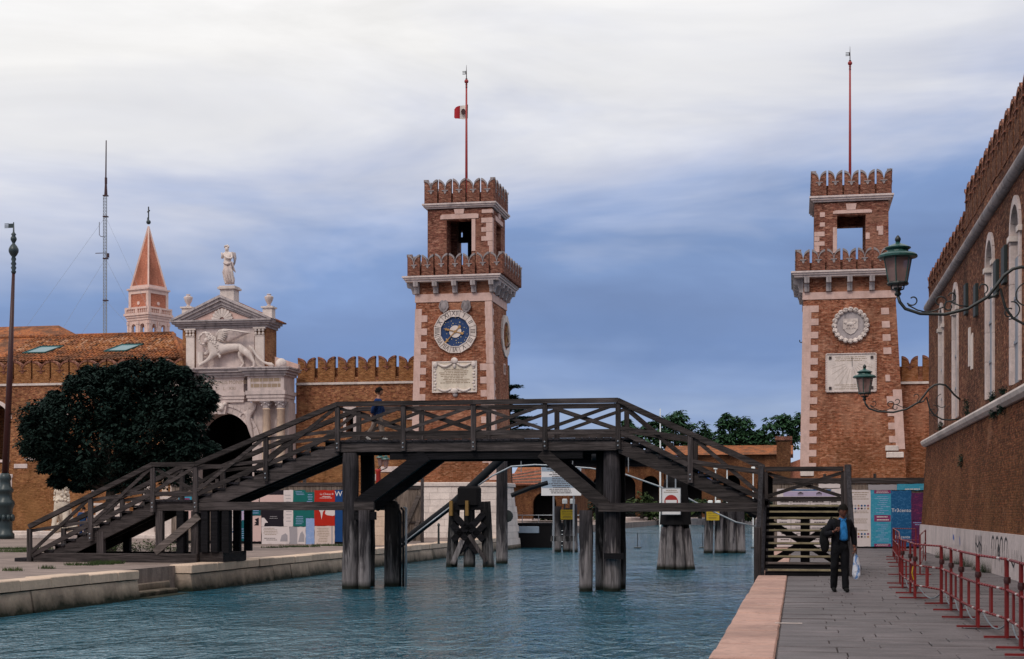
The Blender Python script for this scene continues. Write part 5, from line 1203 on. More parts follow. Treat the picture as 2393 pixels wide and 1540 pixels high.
for i in range(4): m.box(tx - 23 * kf, tx - 12 * kf, Tf_ - .01, Tf_ + .01, zf_(533 - i * 3), zf_(531.4 - i * 3))
m.box(tx - 13 * kf, tx, Tf_ - .012, Tf_ + .012, zf_(533), zf_(523)); part('banner_vane', m, 'bronze', fst)
# ------------------------------------------------------------------ the wooden footbridge
t0, t1 = 40.35, 42.3
SA1, SB1, SC1, SD1, SE1, SF1, SG1 = -22.3, -18.4, -17.08, -12.8, -4.8, -.87, 1.28
ZD, ZL, ZR_, Z0 = 3.61, 1.93, 1.76, ZC + .02
br = root('footbridge', (-8.8, 41.3, 0), 'dark timber footbridge with crossed railings arching over the canal', 'bridge')
def bp(name, mb, mt='wood_s', **k): return part(name, mb, mt, br, **k)
def pln(nm, s, t, z, ls, lt, lz, mt): m = MB(); m.cbox(s, s + ls, t, t + lt, z, z + lz, .008); return bp(nm, m, mt)
# deck planks
pm = MB(); pm.cbox(0, .192, 0, t1 - t0 + .1, -.06, 0, .008); pme = mesh_of('deck_plank', pm, 'wood_t')
s = SD1
while s < SE1 - .1: rep('deck_plank', pme, br, (s, t0 - .05, ZD + R.uniform(-.004, .004))); s += .2
s = SB1
while s < SC1 - .1: rep('deck_plank', pme, br, (s, t0 - .05, ZL + R.uniform(-.004, .004))); s += .2
s = SF1 + .1
while s < SG1 - .1: rep('deck_plank', pme, br, (s, t0 - .05, ZR_ + R.uniform(-.004, .004))); s += .2
# stringers of the deck (near and far) with a second beam below
for tt in (t0, t1 - .16):
    m = MB(); m.box(SD1 - .12, SE1 + .12, tt, tt + .16, ZD - .34, ZD - .063); bp('deck_beam', m)
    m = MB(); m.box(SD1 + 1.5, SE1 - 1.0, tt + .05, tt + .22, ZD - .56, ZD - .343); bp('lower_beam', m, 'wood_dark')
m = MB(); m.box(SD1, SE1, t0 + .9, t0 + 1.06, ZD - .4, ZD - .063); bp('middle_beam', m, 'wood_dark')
def flight(sa, za, sb, zb, n, nm):
    """stringers and treads between (sa, za) and (sb, zb)"""
    k = (zb - za) / (sb - sa)
    for tt in (t0 + .02, t1 - .16):
        m = MB(); m.prism([(sa, za - .02), (sb, zb - .02), (sb, zb - .42), (sa, za - .42)], tt, tt + .13); bp('stringer', m)
    m = MB(); m.prism([(sa, za - .12), (sb, zb - .12), (sb, zb - .36), (sa, za - .36)], t0 + .85, t0 + .98); bp('middle_stringer', m, 'wood_dark')
    run = (sb - sa) / n; rise = (zb - za) / n
    for i in range(n):
        a = sa + run * i; lo = za + rise * (i + 1) if rise > 0 else za + rise * i
        m = MB(); m.cbox(a - .02, a + run + .02, t0 - .03, t1 + .03, lo - .055, lo, .008); bp('tread', m, 'wood_t')
        m = MB(); e = a if rise > 0 else a + run
        m.box(e - .012, e + .012, t0 + .16, t1 - .17, lo - abs(rise), lo - .058); bp('riser', m, 'wood_dark')
flight(SA1, Z0, SB1, ZL, 11, 'a'); flight(SC1, ZL, SD1, ZD, 10, 'b'); flight(SE1, ZD, SF1 + .1, ZR_, 11, 'c')
for tt in (t0 + .02, t1 - .16):
    m = MB(); m.box(SB1 - .05, SC1 + .05, tt, tt + .13, ZL - .32, ZL - .063); bp('landing_beam', m)
# railings
RH = 1.02
def post(s, z, t, down=.30, w=.14, top=None):
    m = MB(); m.cbox(s - w / 2, s + w / 2, t - .055, t + .055, z - down, (top if top else z + RH - .07), .012); p = bp('post', m, 'wood_z')
    if down > .2 and t < t0:
        m = MB()
        for dz in (-.10, -.22): m.lathe([(.024, 0), (.024, .02), (.012, .03)], (0, 0, 0), 8)
        n = len(m.v) // 2
        for i, (x, y, z_) in enumerate(m.v): m.v[i] = (s + x, t - .055 - z_, z + (-.10 if i < n else -.22) + y)
        part('bolt', m, 'grey_steel', p)
def panel(sa, za, sb, zb, t):
    d = .07
    m = MB(); m.beam((sa, t, za + RH), (sb, t, zb + RH), .17, .13); bp('handrail', m)
    m = MB(); m.beam((sa + d, t, za + .17), (sb - d, t, zb + .17), .055, .13); bp('bottom_rail', m)
    w = .095
    m = MB(); m.beam((sa + d, t - .030, za + .26), (sb - d, t - .030, zb + RH - .12), .045, w); bp('cross_brace', m)
    m = MB(); m.beam((sa + d, t + .030, za + RH - .12), (sb - d, t + .030, zb + .26), .045, w); bp('cross_brace', m)
for t in (t0 - .06, t1 + .06):
    dk = [SD1, SD1 + 1.93, SD1 + 3.95, SD1 + 5.97, SE1]
    for a, b in zip(dk, dk[1:]): panel(a, ZD, b, ZD, t)
    for a in dk: post(a, ZD, t, .32)
    mid = (SC1 + SD1) / 2; zm_ = (ZL + ZD) / 2; panel(SC1, ZL, mid, zm_, t); panel(mid, zm_, SD1, ZD, t); post(mid, zm_, t, .32); post(SC1, ZL, t, .36)
    panel(SB1, ZL, SC1, ZL, t); post(SB1, ZL, t, .36)
    mid = (SA1 + SB1) / 2; zm_ = (Z0 + ZL) / 2; panel(SA1, Z0, mid, zm_, t); panel(mid, zm_, SB1, ZL, t); post(mid, zm_, t, .30); post(SA1, Z0, t, .02)
    mid = (SE1 + SF1) / 2; zm_ = (ZD + ZR_) / 2; panel(SE1, ZD, mid, zm_, t); panel(mid, zm_, SF1, ZR_, t); post(mid, zm_, t, .32)
post(SF1, ZR_, t1 + .06, .3); panel(SF1, ZR_, SG1, ZR_, t1 + .06); post(SG1, ZR_, t1 + .06, ZR_ - .0)
# right-hand stair coming down towards the quay
n = 11; tb_ = 37.2; run = (t0 - tb_) / n; rise = ZR_ / n; ST0, ST1 = SF1 + .10, SG1 - .10
for s in (SF1 - .02, SG1 - .06):
    m = MB(); m.prism([(t0, ZR_ - .03), (tb_, .0), (tb_, -.0 + .02), (tb_ + .35, .02), (t0, ZR_ - .36)], s, s + .09, 's'); bp('stair_stringer', m, 'wood_t')
for i in range(n):
    z = rise * (i + 1) if i < n - 1 else ZR_ - .0; t = tb_ + run * i
    m = MB(); m.box(ST0, ST1, t - .035, t + run * .95, z - .06, z); tr = bp('tread', m, 'wood_dark' if i % 5 == 4 else 'wood_s')
    m = MB(); m.box(ST0 + .06, ST1 - .06, t - .05, t - .002, z - .042, z + .005); part('nosing', m, 'nosing' if i not in (1, 5) else 'wood_pale_s', tr)
m = MB(); m.box(ST0, ST1, tb_ - .005, tb_ + .03, .005, rise - .062); bp('riser', m, 'wood_dark')
m = MB(); m.box(ST0, ST1, tb_ + run, tb_ + run + .03, rise + .002, 2 * rise - .062); bp('riser', m, 'wood_dark')
def newel(s, t, z0, z1, w=.17): m = MB(); m.cbox(s - w / 2, s + w / 2, t - w / 2, t + w / 2, z0, z1, .015); bp('newel', m, 'wood_z')
for s in (SF1 - .06, SG1 + .05):
    newel(s, t0 - .15, -.0 if s > 0 else -.9, ZR_ + 1.07, .18); newel(s - (.03 if s < 0 else -.03), tb_ - .05, 0 if s > 0 else -.3, 1.2, .17)
    m = MB(); m.beam((s, t0 - .2, ZR_ + .98), (s, tb_ - .05, 1.12), .11, .13); bp('stair_handrail', m, 'wood_t'); m = MB(); m.beam((s, t0 - .2, ZR_ + .45), (s, tb_ - .05, .55), .07, .11); bp('stair_mid_rail', m, 'wood_t')
# trestle under the right landing
for s in (SF1 + .12, .22, SG1 - .15):
    for t in (t0 + .12, t1 - .12): m = MB(); m.cbox(s - .12, s + .12, t - .1, t + .1, -.02, ZR_ - .065, .015); bp('trestle_post', m, 'wood_dark')
m = MB(); m.beam((SF1 + .15, t0 + .25, 1.3), (SG1 - .2, t0 + .25, .2), .07, .17); bp('trestle_brace', m, 'wood_dark'); m = MB(); m.beam((SF1 + .15, t0 + .34, .2), (SG1 - .2, t0 + .34, 1.3), .07, .17); bp('trestle_brace', m, 'wood_dark')
m = MB(); m.box(SF1, SG1, t0 + .05, t0 + .2, ZR_ - .32, ZR_ - .066); bp('landing_beam', m, 'wood_dark')
# piles in the water
def pile(s, t, r, ztop, mt='wood_pile', lean=(0, 0)):
    m = MB(); pr = []; n = 9; rs = random.Random(int(s * 100 + t * 7))
    pts = [(s + lean[0] * u, t + lean[1] * u, -1.6 + (ztop + 1.6) * u) for u in [i / n for i in range(n + 1)]]
    m.tube(pts, [r * (1.04 - .06 * i / n + rs.uniform(-.035, .035)) for i in range(n + 1)], 12)
    m.v = [(x + rs.uniform(-.012, .012), y + rs.uniform(-.012, .012), z) for x, y, z in m.v]
    return bp('pile', m, mt, smooth=True)
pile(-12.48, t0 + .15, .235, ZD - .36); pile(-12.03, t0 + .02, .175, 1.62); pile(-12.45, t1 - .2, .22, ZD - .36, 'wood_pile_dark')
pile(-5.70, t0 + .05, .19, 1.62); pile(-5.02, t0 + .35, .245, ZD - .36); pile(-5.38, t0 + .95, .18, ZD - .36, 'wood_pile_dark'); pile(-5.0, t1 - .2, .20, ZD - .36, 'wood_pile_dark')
m = MB(); m.box(-5.2, -4.66, t0 - .05, t0 + .1, .28, .44); bp('pile_collar', m, 'wood_dark')
m = MB(); m.cbox(-12.62, -11.7, t0 - .02, t0 + .12, 1.35, 1.58, .01) ; bp('pile_cap', m, 'wood_dark')
# raking struts and tie beams
for tt in (t0 + .12, t1 - .2):
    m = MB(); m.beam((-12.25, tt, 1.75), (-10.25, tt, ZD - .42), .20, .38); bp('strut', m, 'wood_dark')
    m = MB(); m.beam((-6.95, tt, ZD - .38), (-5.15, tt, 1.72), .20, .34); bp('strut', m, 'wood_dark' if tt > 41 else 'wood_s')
for tt in (t0 - .02, t1 - .2):
    m = MB(); m.box(-17.0, -11.75, tt, tt + .14, 1.62, 1.86); bp('tie_beam', m); m = MB(); m.box(-5.35, -.95, tt, tt + .14, 1.58, 1.82); bp('tie_beam', m)
# left trestle on the campo
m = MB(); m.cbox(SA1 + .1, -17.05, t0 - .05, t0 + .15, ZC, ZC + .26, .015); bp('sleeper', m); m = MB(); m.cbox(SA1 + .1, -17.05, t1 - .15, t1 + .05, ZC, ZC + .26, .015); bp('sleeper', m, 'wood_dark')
m = MB(); m.cbox(-17.04, -16.3, t0 + .1, t1, ZC + .012, ZC + .30, .015); bp('sleeper', m)
m = MB(); m.cbox(SA1 - .5, SA1 + .05, t0 - .05, t1, ZC, ZC + .11, .015); bp('foot_step', m, 'wood_t')
for s, zt, mt in ((-17.15, ZL - .33, 'wood_z'), (-16.85, 1.62, 'wood_dark'), (-16.55, 1.62, 'wood_dark'), (-16.2, 1.62, 'wood_dark'), (-18.25, ZL - .33, 'wood_z'), (-20.1, 1.0, 'wood_z'), (-17.6, ZL - .33, 'wood_dark')):
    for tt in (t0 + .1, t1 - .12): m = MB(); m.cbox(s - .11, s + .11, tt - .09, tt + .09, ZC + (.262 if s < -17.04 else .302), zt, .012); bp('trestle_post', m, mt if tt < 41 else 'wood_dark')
m = MB(); m.beam((-18.35, t0 - .03, ZC + .30), (-17.0, t0 - .03, 1.45), .07, .21); bp('trestle_brace', m, 'wood_pale_s')
# ------------------------------------------------------------------ long brick building on the right quay
def swapst(mb): mb.v = [(y, x, z) for x, y, z in mb.v]; mb.f = [f[::-1] for f in mb.f]; return mb
TE = 62.8; TN = 6.0; SW = 5.2
bld = root('arsenal_building', (6.0, 40, 0), 'long dark brick crenellated building with tall arched windows lining the right quay', 'building')
t = TN
for z0, z1, q in ((0.0, .50, 0), (.503, 1.05, .7)):
    t = TN - q
    while t < TE:
        L = R.uniform(1.9, 3.0); e = min(t + L, TE + .06); a0 = 4.93 + .03 * z0; a1 = 4.93 + .03 * z1
        m = MB(); m.hexa([(a0, t + .004, z0), (6, t + .004, z0), (6, e - .004, z0), (a0, e - .004, z0), (a1, t + .004, z1), (6, t + .004, z1), (6, e - .004, z1), (a1, e - .004, z1)])
        if e > 18: part('base_block', m, 'plaster_base', bld)
        t = e
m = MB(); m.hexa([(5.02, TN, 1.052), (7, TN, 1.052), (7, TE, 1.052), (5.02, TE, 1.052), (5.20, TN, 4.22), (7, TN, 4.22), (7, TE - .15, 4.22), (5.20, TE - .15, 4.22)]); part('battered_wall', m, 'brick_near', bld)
t = TN
while t < TE:
    e = min(t + R.uniform(1.6, 2.6), TE - .02); m = MB(); m.prism([(5.12, 4.222), (5.02, 4.30), (4.98, 4.40), (5.0, 4.46), (5.3, 4.52), (5.6, 4.52), (5.6, 4.222)], t + .003, e - .003)
    part('ledge_stone', m, 'stone_pale', bld)
    if e >= TE - .03: break
    t = e
WIN = [38.05, 42.95, 52.1, 57.1]; wz0, wz1 = 4.75, 9.15; ww = .68
sf_ = 5.30
ops = [(c - ww, c + ww, wz0, wz1, True) for c in WIN] + [(47.3, 48.0, 6.2, 6.9, False)]
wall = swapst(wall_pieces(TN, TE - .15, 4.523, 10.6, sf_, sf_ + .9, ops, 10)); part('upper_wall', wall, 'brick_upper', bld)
for i, c in enumerate(WIN):
    m = MB(); m.prism([(c - ww, wz0), (c + ww, wz0), (c + ww, 7.9), (c - ww, 7.9)], sf_ + .06, sf_ + .12, 's'); wn = part('window_board', m, 'board_grey', bld)
    m = MB()
    for zz in (5.8, 6.9): m.box(sf_ + .03, sf_ + .059, c - ww, c + ww, zz - .04, zz + .04)
    m.box(sf_ + .03, sf_ + .059, c - .04, c + .04, wz0, 7.86); part('window_bar', m, 'board_grey', wn)
    m = MB(); m.prism([(c - ww, 7.903), (c + ww, 7.903), (c + ww, wz1), (c - ww, wz1)], sf_ + .32, sf_ + .40, 's'); part('pane', m, 'glass_dark', wn)
    # stone surround in pieces
    for sg in (-1, 1):
        z = wz0
        while z < wz1 - ww - .05:
            e = min(z + R.uniform(.7, 1.1), wz1 - ww); m = MB(); a, b = sorted((c + sg * (ww - .02), c + sg * (ww + .20))); m.cbox(sf_ - .06, sf_ + .2, a, b, z + .003, e - .003, .012); part('surround_stone', m, 'stone_white', wn); z = e
        m = MB(); a, b = sorted((c + sg * (ww - .1), c + sg * (ww + .29))); m.box(sf_ - .10, sf_ + .2, a, b, wz1 - ww - .14, wz1 - ww - .002); part('impost', m, 'stone_pale', wn)
    for k_ in range(7):
        m = MB(); m.ringseg((c, wz1 - ww + .0), ww - .02, ww + .20, math.pi * k_ / 7 + .01, math.pi * (k_ + 1) / 7 - .01, sf_ - .06, sf_ + .2, 3); part('surround_stone', swapst(m), 'stone_white', wn)
m = MB(); m.prism([(47.1, 5.95), (47.5, 5.95), (47.5, 6.95), (47.1, 7.05)], sf_ - .04, sf_ + .1, 's'); part('stone_patch', m, 'stone_pale', bld)
m = MB(); m.prism([(47.8, 6.1), (48.1, 6.1), (48.1, 7.3), (47.7, 7.3)], sf_ - .045, sf_ + .1, 's'); part('stone_patch', m, 'stone_pale', bld)
m = MB(); m.prism([(47.3, 6.2), (48, 6.2), (48, 6.9), (47.3, 6.9)], sf_ + .3, sf_ + .4, 's'); part('niche_back', m, 'dark_void', bld)
for c, z in ((39.9, 7.95), (35.6, 9.0), (41.5, 7.85), (46.1, 7.9), (48.7, 8.3)):
    m = MB(); m.cbox(sf_ - .09, sf_ + .05, c - .3, c + .3, z - .48, z + .48, .02); part('iron_hatch', m, 'shutter', bld)
# torus string course
t = TN
while t < TE - .2:
    e = min(t + 2.2, TE - .12); m = MB(); m.tube([(sf_ - .04, t + .004, 9.9), (sf_ - .04, e - .004, 9.9)], .17, 10); part('string_course', m, 'stone_soot', bld, True); t = e
# parapet and merlons: the nearer stretch stands taller
for a, b, zt, dz in ((TN, 49.2, 11.85, 0), (49.25, TE - .15, 11.15, 0)):
    m = MB(); m.box(sf_ + .1, sf_ + .8, a, b, 10.602, zt - .9); part('parapet', m, 'brick_upper', bld)
    p = 1.08; n = int((b - a) / p); p = (b - a) / n; h = zt - 10.602; b_, c_ = merlon_geo(p * .82, h, .36, .4, p); me = mesh_of('merlon', b_, 'brick_upper'); mc = mesh_of('coping', c_, 'brick_merlon')
    for i in range(n):
        tt = a + (i + .5) * p
        if tt < 24: continue
        c = (sf_ - .02, tt, 10.602 + R.uniform(-.06, .04)); o = rep('merlon', me, bld, c, -math.pi / 2); rep('coping', mc, o, c)
m = MB(); m.box(6.25, 24, TN, TE - .4, 4.5, 10.4); part('inner_wall', m, 'brick_upper', bld)
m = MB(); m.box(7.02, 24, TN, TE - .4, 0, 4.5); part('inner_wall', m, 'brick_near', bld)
# drips of paint and scrawls on the base
m = MB(); rs = random.Random(3)
def stroke(pts, w=.02, mbx=None):
    for p, q in zip(pts, pts[1:]):
        dx, dz = q[0] - p[0], q[1] - p[1]; l = math.hypot(dx, dz) or 1; nx, nz = -dz / l * w / 2, dx / l * w / 2
        sx = lambda z: 4.925 + .03 * z
        (mbx or m).add([(sx(p[1]), p[0] - nx, p[1] - nz), (sx(q[1]), q[0] - nx, q[1] - nz), (sx(q[1]), q[0] + nx, q[1] + nz), (sx(p[1]), p[0] + nx, p[1] + nz)], [(0, 1, 2, 3)])
for i, tt in enumerate((43.4, 43.1, 42.7, 42.4, 42.1)): stroke([(tt, .92), (tt + .05, .72), (tt, .5 - .2 * rs.random())], .07)
stroke([(43.4, .7), (42.9, .6), (42.5, .75), (42.1, .62)], .06)
for c in (39.6, 38.8, 38.0, 37.2):
    stroke([(c + .35, .62), (c + .3, .88), (c + .1, .95), (c - .12, .88), (c - .15, .58)], .07); stroke([(c + .3, .6), (c + .3, .60 - rs.uniform(.2, .5))], .03); stroke([(c - .15, .6), (c - .15, .58 - rs.uniform(.1, .5))], .03)
stroke([(38.6, .72), (38.4, .55), (38.5, .4)], .2)
for i in range(14): c = rs.uniform(35, 43); stroke([(c, .7), (c + .02, rs.uniform(.15, .5))], .025)
stroke([(36.4, .45), (35.9, .3), (35.7, .42)], .07); stroke([(34.8, .6), (34.5, .3)], .06)
part('graffiti', m, 'graffiti', bld, kind='stuff')
m = MB(); stroke([(49.6, .78), (49.3, .74), (49.2, .66)], .16, m); stroke([(47.6, .8), (47.4, .55)], .12, m); part('graffiti', m, 'graffiti_blue', bld)
# ------------------------------------------------------------------ bracket lanterns
def lantern(t, s0, z0, sc_, label):
    rt = root('wall_lantern', (SW, t, z0), label, 'lantern', 'bracket lanterns on the brick building')
    f = .004887; tp = [(0, 0), (8, -26), (30, -55), (90, -77), (190, -83), (280, -62), (360, -15), (395, 30), (425, 72), (460, 98), (495, 105), (535, 97), (560, 72), (590, 32), (632, -4)]
    k = (SW + .1 - s0) / (632 * f); P = lambda x, z: (s0 + x * f * k, t, z0 + z * f * k)
    m = MB(); m.tube([P(*q) for q in tp], .032 * sc_, 8); part('bracket', m, 'black_iron', rt, True)
    m = MB(); m.tube([P(*q) for q in ((362, -20), (390, -10), (410, 20), (450, 110 - 220), (480, -125), (520, -136), (560, -138), (632, -134))][:3] + [P(*q) for q in ((430, -60), (460, -105), (510, -134), (560, -140), (632, -134))], .026 * sc_, 8); part('bracket_brace', m, 'black_iron', rt, True)
    def scroll(cx, cz, r, a0, turns, tail=None, nm='scroll'):
        pts = [P(cx + r * (1 - .55 * u) * math.cos(a0 + u * turns * 6.283), cz + r * (1 - .55 * u) * math.sin(a0 + u * turns * 6.283)) for u in [i / 16 for i in range(17)]]
        if tail: pts = [P(*q) for q in tail] + pts
        m = MB(); m.tube(pts, .015 * sc_, 6); part(nm, m, 'black_iron', rt, True)
    scroll(60, -20, 24, 3.6, .8, [(130, -76), (80, -62), (44, -42)]); scroll(170, -30, 26, .2, .7, [(90, -76), (150, -66), (190, -50)]); scroll(215, -8, 22, -2.0, .8, [(300, -55), (250, -48), (205, -28)])
    scroll(205, -50, 22, 1.2, .9); scroll(340, 22, 24, -1.2, .75, [(310, -50), (350, -25)]); scroll(450, -60, 50, -1.7, .5); scroll(520, -20, 60, 1.8, .55); scroll(445, -85, 22, 1, .8)
    L = lambda r, z: (r * sc_, z * sc_)
    m = MB(); m.lathe([L(.05, 0), L(.07, .04), L(.045, .08), L(.05, .12), L(.1, .16)], (s0, t, z0 + .0), 8); part('socket', m, 'black_iron', rt)
    for i in range(3):
        a = i * 2.094 + .5; m = MB(); m.tube([(s0, t, z0 + .1 * sc_), (s0 + .13 * sc_ * math.cos(a), t + .13 * sc_ * math.sin(a), z0 + .14 * sc_), (s0 + .15 * sc_ * math.cos(a), t + .15 * sc_ * math.sin(a), z0 + .24 * sc_)], .016 * sc_, 5); part('cradle_arm', m, 'black_iron', rt)
    zb_ = .24; zt_ = .76
    for i in range(6):
        a, b = i * math.pi / 3 + .3, (i + 1) * math.pi / 3 + .3; m = MB(); c = lambda r, a, z: (s0 + r * sc_ * math.cos(a), t + r * sc_ * math.sin(a), z0 + z * sc_)
        m.add([c(.185, a, zb_), c(.185, b, zb_), c(.28, b, zt_), c(.28, a, zt_)], [(0, 1, 2, 3)]); part('pane', m, 'lantern_glass', rt)
        m = MB(); m.tube([c(.187, a, zb_), c(.283, a, zt_)], .014 * sc_, 5); part('glazing_bar', m, 'green_metal', rt)
    m = MB(); m.lathe([L(.20, zb_ - .03), L(.215, zb_), L(.20, zb_ + .03)], (s0, t, z0), 12); part('lower_rim', m, 'black_iron', rt)
    m = MB(); m.lathe([L(.27, zt_ - .02), L(.38, zt_), L(.385, zt_ + .04), L(.33, zt_ + .08), L(.22, zt_ + .11), L(.20, zt_ + .15), L(.25, zt_ + .18), L(.255, zt_ + .20), L(.15, zt_ + .25), L(.07, zt_ + .28), L(.04, zt_ + .30), L(.05, zt_ + .32)], (s0, t, z0), 16); part('hood', m, 'green_metal', rt)
    m = MB(); m.lathe([L(.03, zt_ + .31), L(.06, zt_ + .35), L(.055, zt_ + .39), L(.02, zt_ + .44), L(.005, zt_ + .45)], (s0, t, z0), 10); part('finial', m, 'black_iron', rt, True)
    m = MB(); m.lathe([L(.03, .62), L(.075, .56), L(.085, .50), L(.06, .43), L(.02, .40)], (s0, t, z0), 10); m.lathe([L(.03, .62), L(.03, .76)], (s0, t, z0), 6); part('bulb', m, 'paper_pink', rt, True)
lantern(50.7, 2.22, g(2019, 936, 50.7)[1], 1.0, 'smaller far green bracket lantern in front of the sundial plaque')
lantern(32.3, 2.1, g(2100, 691, 32.3)[1], 1.06, 'large near green bracket lantern beside the sundial tower gallery')
# ------------------------------------------------------------------ red crowd barriers
feet = [(2410, 1538), (2386.4, 1520.3), (2353.2, 1494.8), (2284.6, 1469.4), (2245.9, 1447.2), (2222.6, 1429.5), (2200.5, 1414), (2137.4, 1400.8), (2127.5, 1389), (2109, 1376)]
pts = [gz(x, y, 0) for x, y in feet]
far_ = [gz(2103, 1366, 0), gz(2102, 1345, 0), gz(2101, 1326, 0), gz(2096, 1317, 0), gz(2091, 1309, 0), gz(2087, 1302.5, 0)]
loc = ['nearest red barrier cut by the right edge of the photo', 'second red barrier from the near end of the row', 'third red barrier from the near end of the row', 'fourth red barrier from the near end, half way along the white wall base', 'fifth red barrier from the near end of the row',
       'sixth red barrier from the near end of the row', 'wide red barrier turned across the pavement beside the white wall base', 'short red barrier with a yellow ribbon, eighth in the row', 'ninth red barrier from the near end of the row', 'tenth red barrier in the row, just right of the walking man',
       'eleventh red barrier in the packed far stretch', 'twelfth red barrier in the packed far stretch', 'thirteenth red barrier in the packed far stretch', 'fourteenth red barrier in the packed far stretch', 'farthest red barrier of the row along the pavement',
       'red barrier set across the end of the pavement before the blue poster', 'loose red barrier standing against the white wall base corner']
allp = pts + far_
segs = list(zip(allp, allp[1:])) + [(far_[-1], gz(2142, 1306, 0)), (gz(2150, 1345, 0), gz(2163, 1312, 0))]
def barrier(p, q, label, near):
    d = Vector((q[0] - p[0], q[1] - p[1], 0)); L = d.length; d.normalize(); nrm = Vector((-d.y, d.x, 0)); P = lambda u, z, o=0: (p[0] + d.x * u + nrm.x * o, p[1] + d.y * u + nrm.y * o, z)
    rt = root('crowd_barrier', (p[0] + d.x * L / 2, p[1] + d.y * L / 2, 0), label, 'barrier', 'red crowd barriers along the right quay')
    a, b = .045, L - .045
    for u in (a, b):
        m = MB(); m.beam(P(u, .02), P(u, 1.0), .036, .036); part('upright', m, 'red_paint', rt)
    for z in (1.0, .62, .26):
        n = max(4, int(L / .16)); m = MB()
        for i in range(n):
            m.cur = 1 if (i % 5 == 2 and R.random() < .5) else 0
            m.tube([P(a + (b - a) * i / n, z), P(a + (b - a) * (i + 1) / n, z)], .018, 6)
        part('rail', m, ['red_paint', 'white_paint'], rt, True)
    m = MB(); m.beam(P(a, .03, -.27), P(a, .03, .27), .04, .025); part('foot', m, 'red_paint', rt)
    m = MB(); u = L * .52; m.hexa([P(u - .06, .28, -.012), P(u + .06, .28, -.012), P(u + .06, .28, .012), P(u - .06, .28, .012), P(u - .06, .60, -.012), P(u + .06, .60, -.012), P(u + .06, .60, .012), P(u - .06, .60, .012)]); part('slat', m, 'red_paint', rt)
    if near:
        m = MB(); m.tube([P(a + (b - a) * i / 10 if i else a, .26 - .17 * math.sin(math.pi * i / 10) - .02, -.05) for i in range(11)], .012, 5); part('cable_loop', m, 'cable', rt, True)
        m = MB(); m.lathe([(.04, .70), (.045, .74), (.04, .78)], P(b, 0), 8); part('clamp', m, 'maroon_pole', rt)
for i, (p, q) in enumerate(segs): barrier(p, q, loc[i], i < 9)
m = MB(); q = pts[7]
m.tube([(q[0] - .03, q[1] - .04, .60), (q[0] - .05, q[1] - .06, .48), (q[0] - .02, q[1] - .05, .36)], .010, 5)
thing('ribbon', m, 'yellow_sign', (q[0], q[1], .1), 'yellow tape ribbon tied to a red barrier post', 'ribbon')
# ------------------------------------------------------------------ hoardings with posters
def hoarding(name, label, xa, xb, T, ytop, yb_beam, zbase, holes=()):
    s0, zt = g(xa, ytop, T); s1, _ = g(xb, ytop, T); zt = g((xa + xb) / 2, ytop, T)[1]; zb_ = g((xa + xb) / 2, yb_beam, T)[1]
    rt = root(name, ((s0 + s1) / 2, T, zbase), label, 'hoarding')
    s = s0
    while s < s1 - .05:
        e = min(s + R.uniform(.28, .42), s1); m = MB(); m.box(s + .003, e - .003, T, T + .03 + R.uniform(0, .008), zbase + .05, zb_); part('board', m, 'wood_board', rt); s = e
    s = s0 + .1
    while s < s1: m = MB(); m.box(s - .06, s + .06, T + .05, T + .17, zbase, zt + .18); part('post', m, 'wood_z', rt); s += 2.1
    m = MB(); m.box(s0, s1, T - .05, T + .045, zb_ + .003, zt); part('top_beam', m, 'wood_s', rt)
    m = MB(); m.box(s0, s1, T - .04, T - .003, zbase + .01, zbase + .14); part('foot_board', m, 'wood_dark', rt)
    return rt
hoarding('poster_hoarding', 'grey timber hoarding covered with posters behind the right stair', 1806, 2172, 65.0, 1117, 1130, 0)
hoarding('poster_hoarding', 'timber hoarding with torn posters on the left bank under the bridge', 400, 832, 64.0, 1128, 1136, ZC)
PN = {}
def poster(x0, x1, y0, y1, T, col, label, deco=None, lay=0):
    s0, z1 = g(x0, y0, T); s1, z0 = g(x1, y1, T); zz = sorted((z0, z1)); t = T - .046 - .004 * lay
    rt = root('poster', ((s0 + s1) / 2, t, zz[0]), label, 'poster', 'posters pasted on the hoardings')
    m = MB(); n = 6; vs = []
    for j in range(n + 1):
        for i in range(n + 1):
            u, v = i / n, j / n; edge = .012 if (i in (0, n) or j in (0, n)) else 0
            vs.append((s0 + (s1 - s0) * u + R.uniform(-1, 1) * edge, t - .0015 - R.random() * .001, zz[0] + (zz[1] - zz[0]) * v + R.uniform(-1, 1) * edge))
    m.add(vs, [(j * (n + 1) + i, j * (n + 1) + i + 1, (j + 1) * (n + 1) + i + 1, (j + 1) * (n + 1) + i) for j in range(n) for i in range(n)]); part('sheet', m, col, rt)
    if deco: deco(rt, s0, s1, zz[0], zz[1], t - .004)
    return rt
def d_text(n, mt='dark_ink', u0=.1, u1=.9, v0=.08, v1=.92, fill=.35):
    def f(rt, s0, s1, z0, z1, t):
        m = MB(); w = s1 - s0; h = z1 - z0; bars(m, s0 + w * u0, s0 + w * u1, z0 + h * v0, z0 + h * v1, n, t, fill, .5); part('print', m, mt, rt, kind='stuff')
    return f
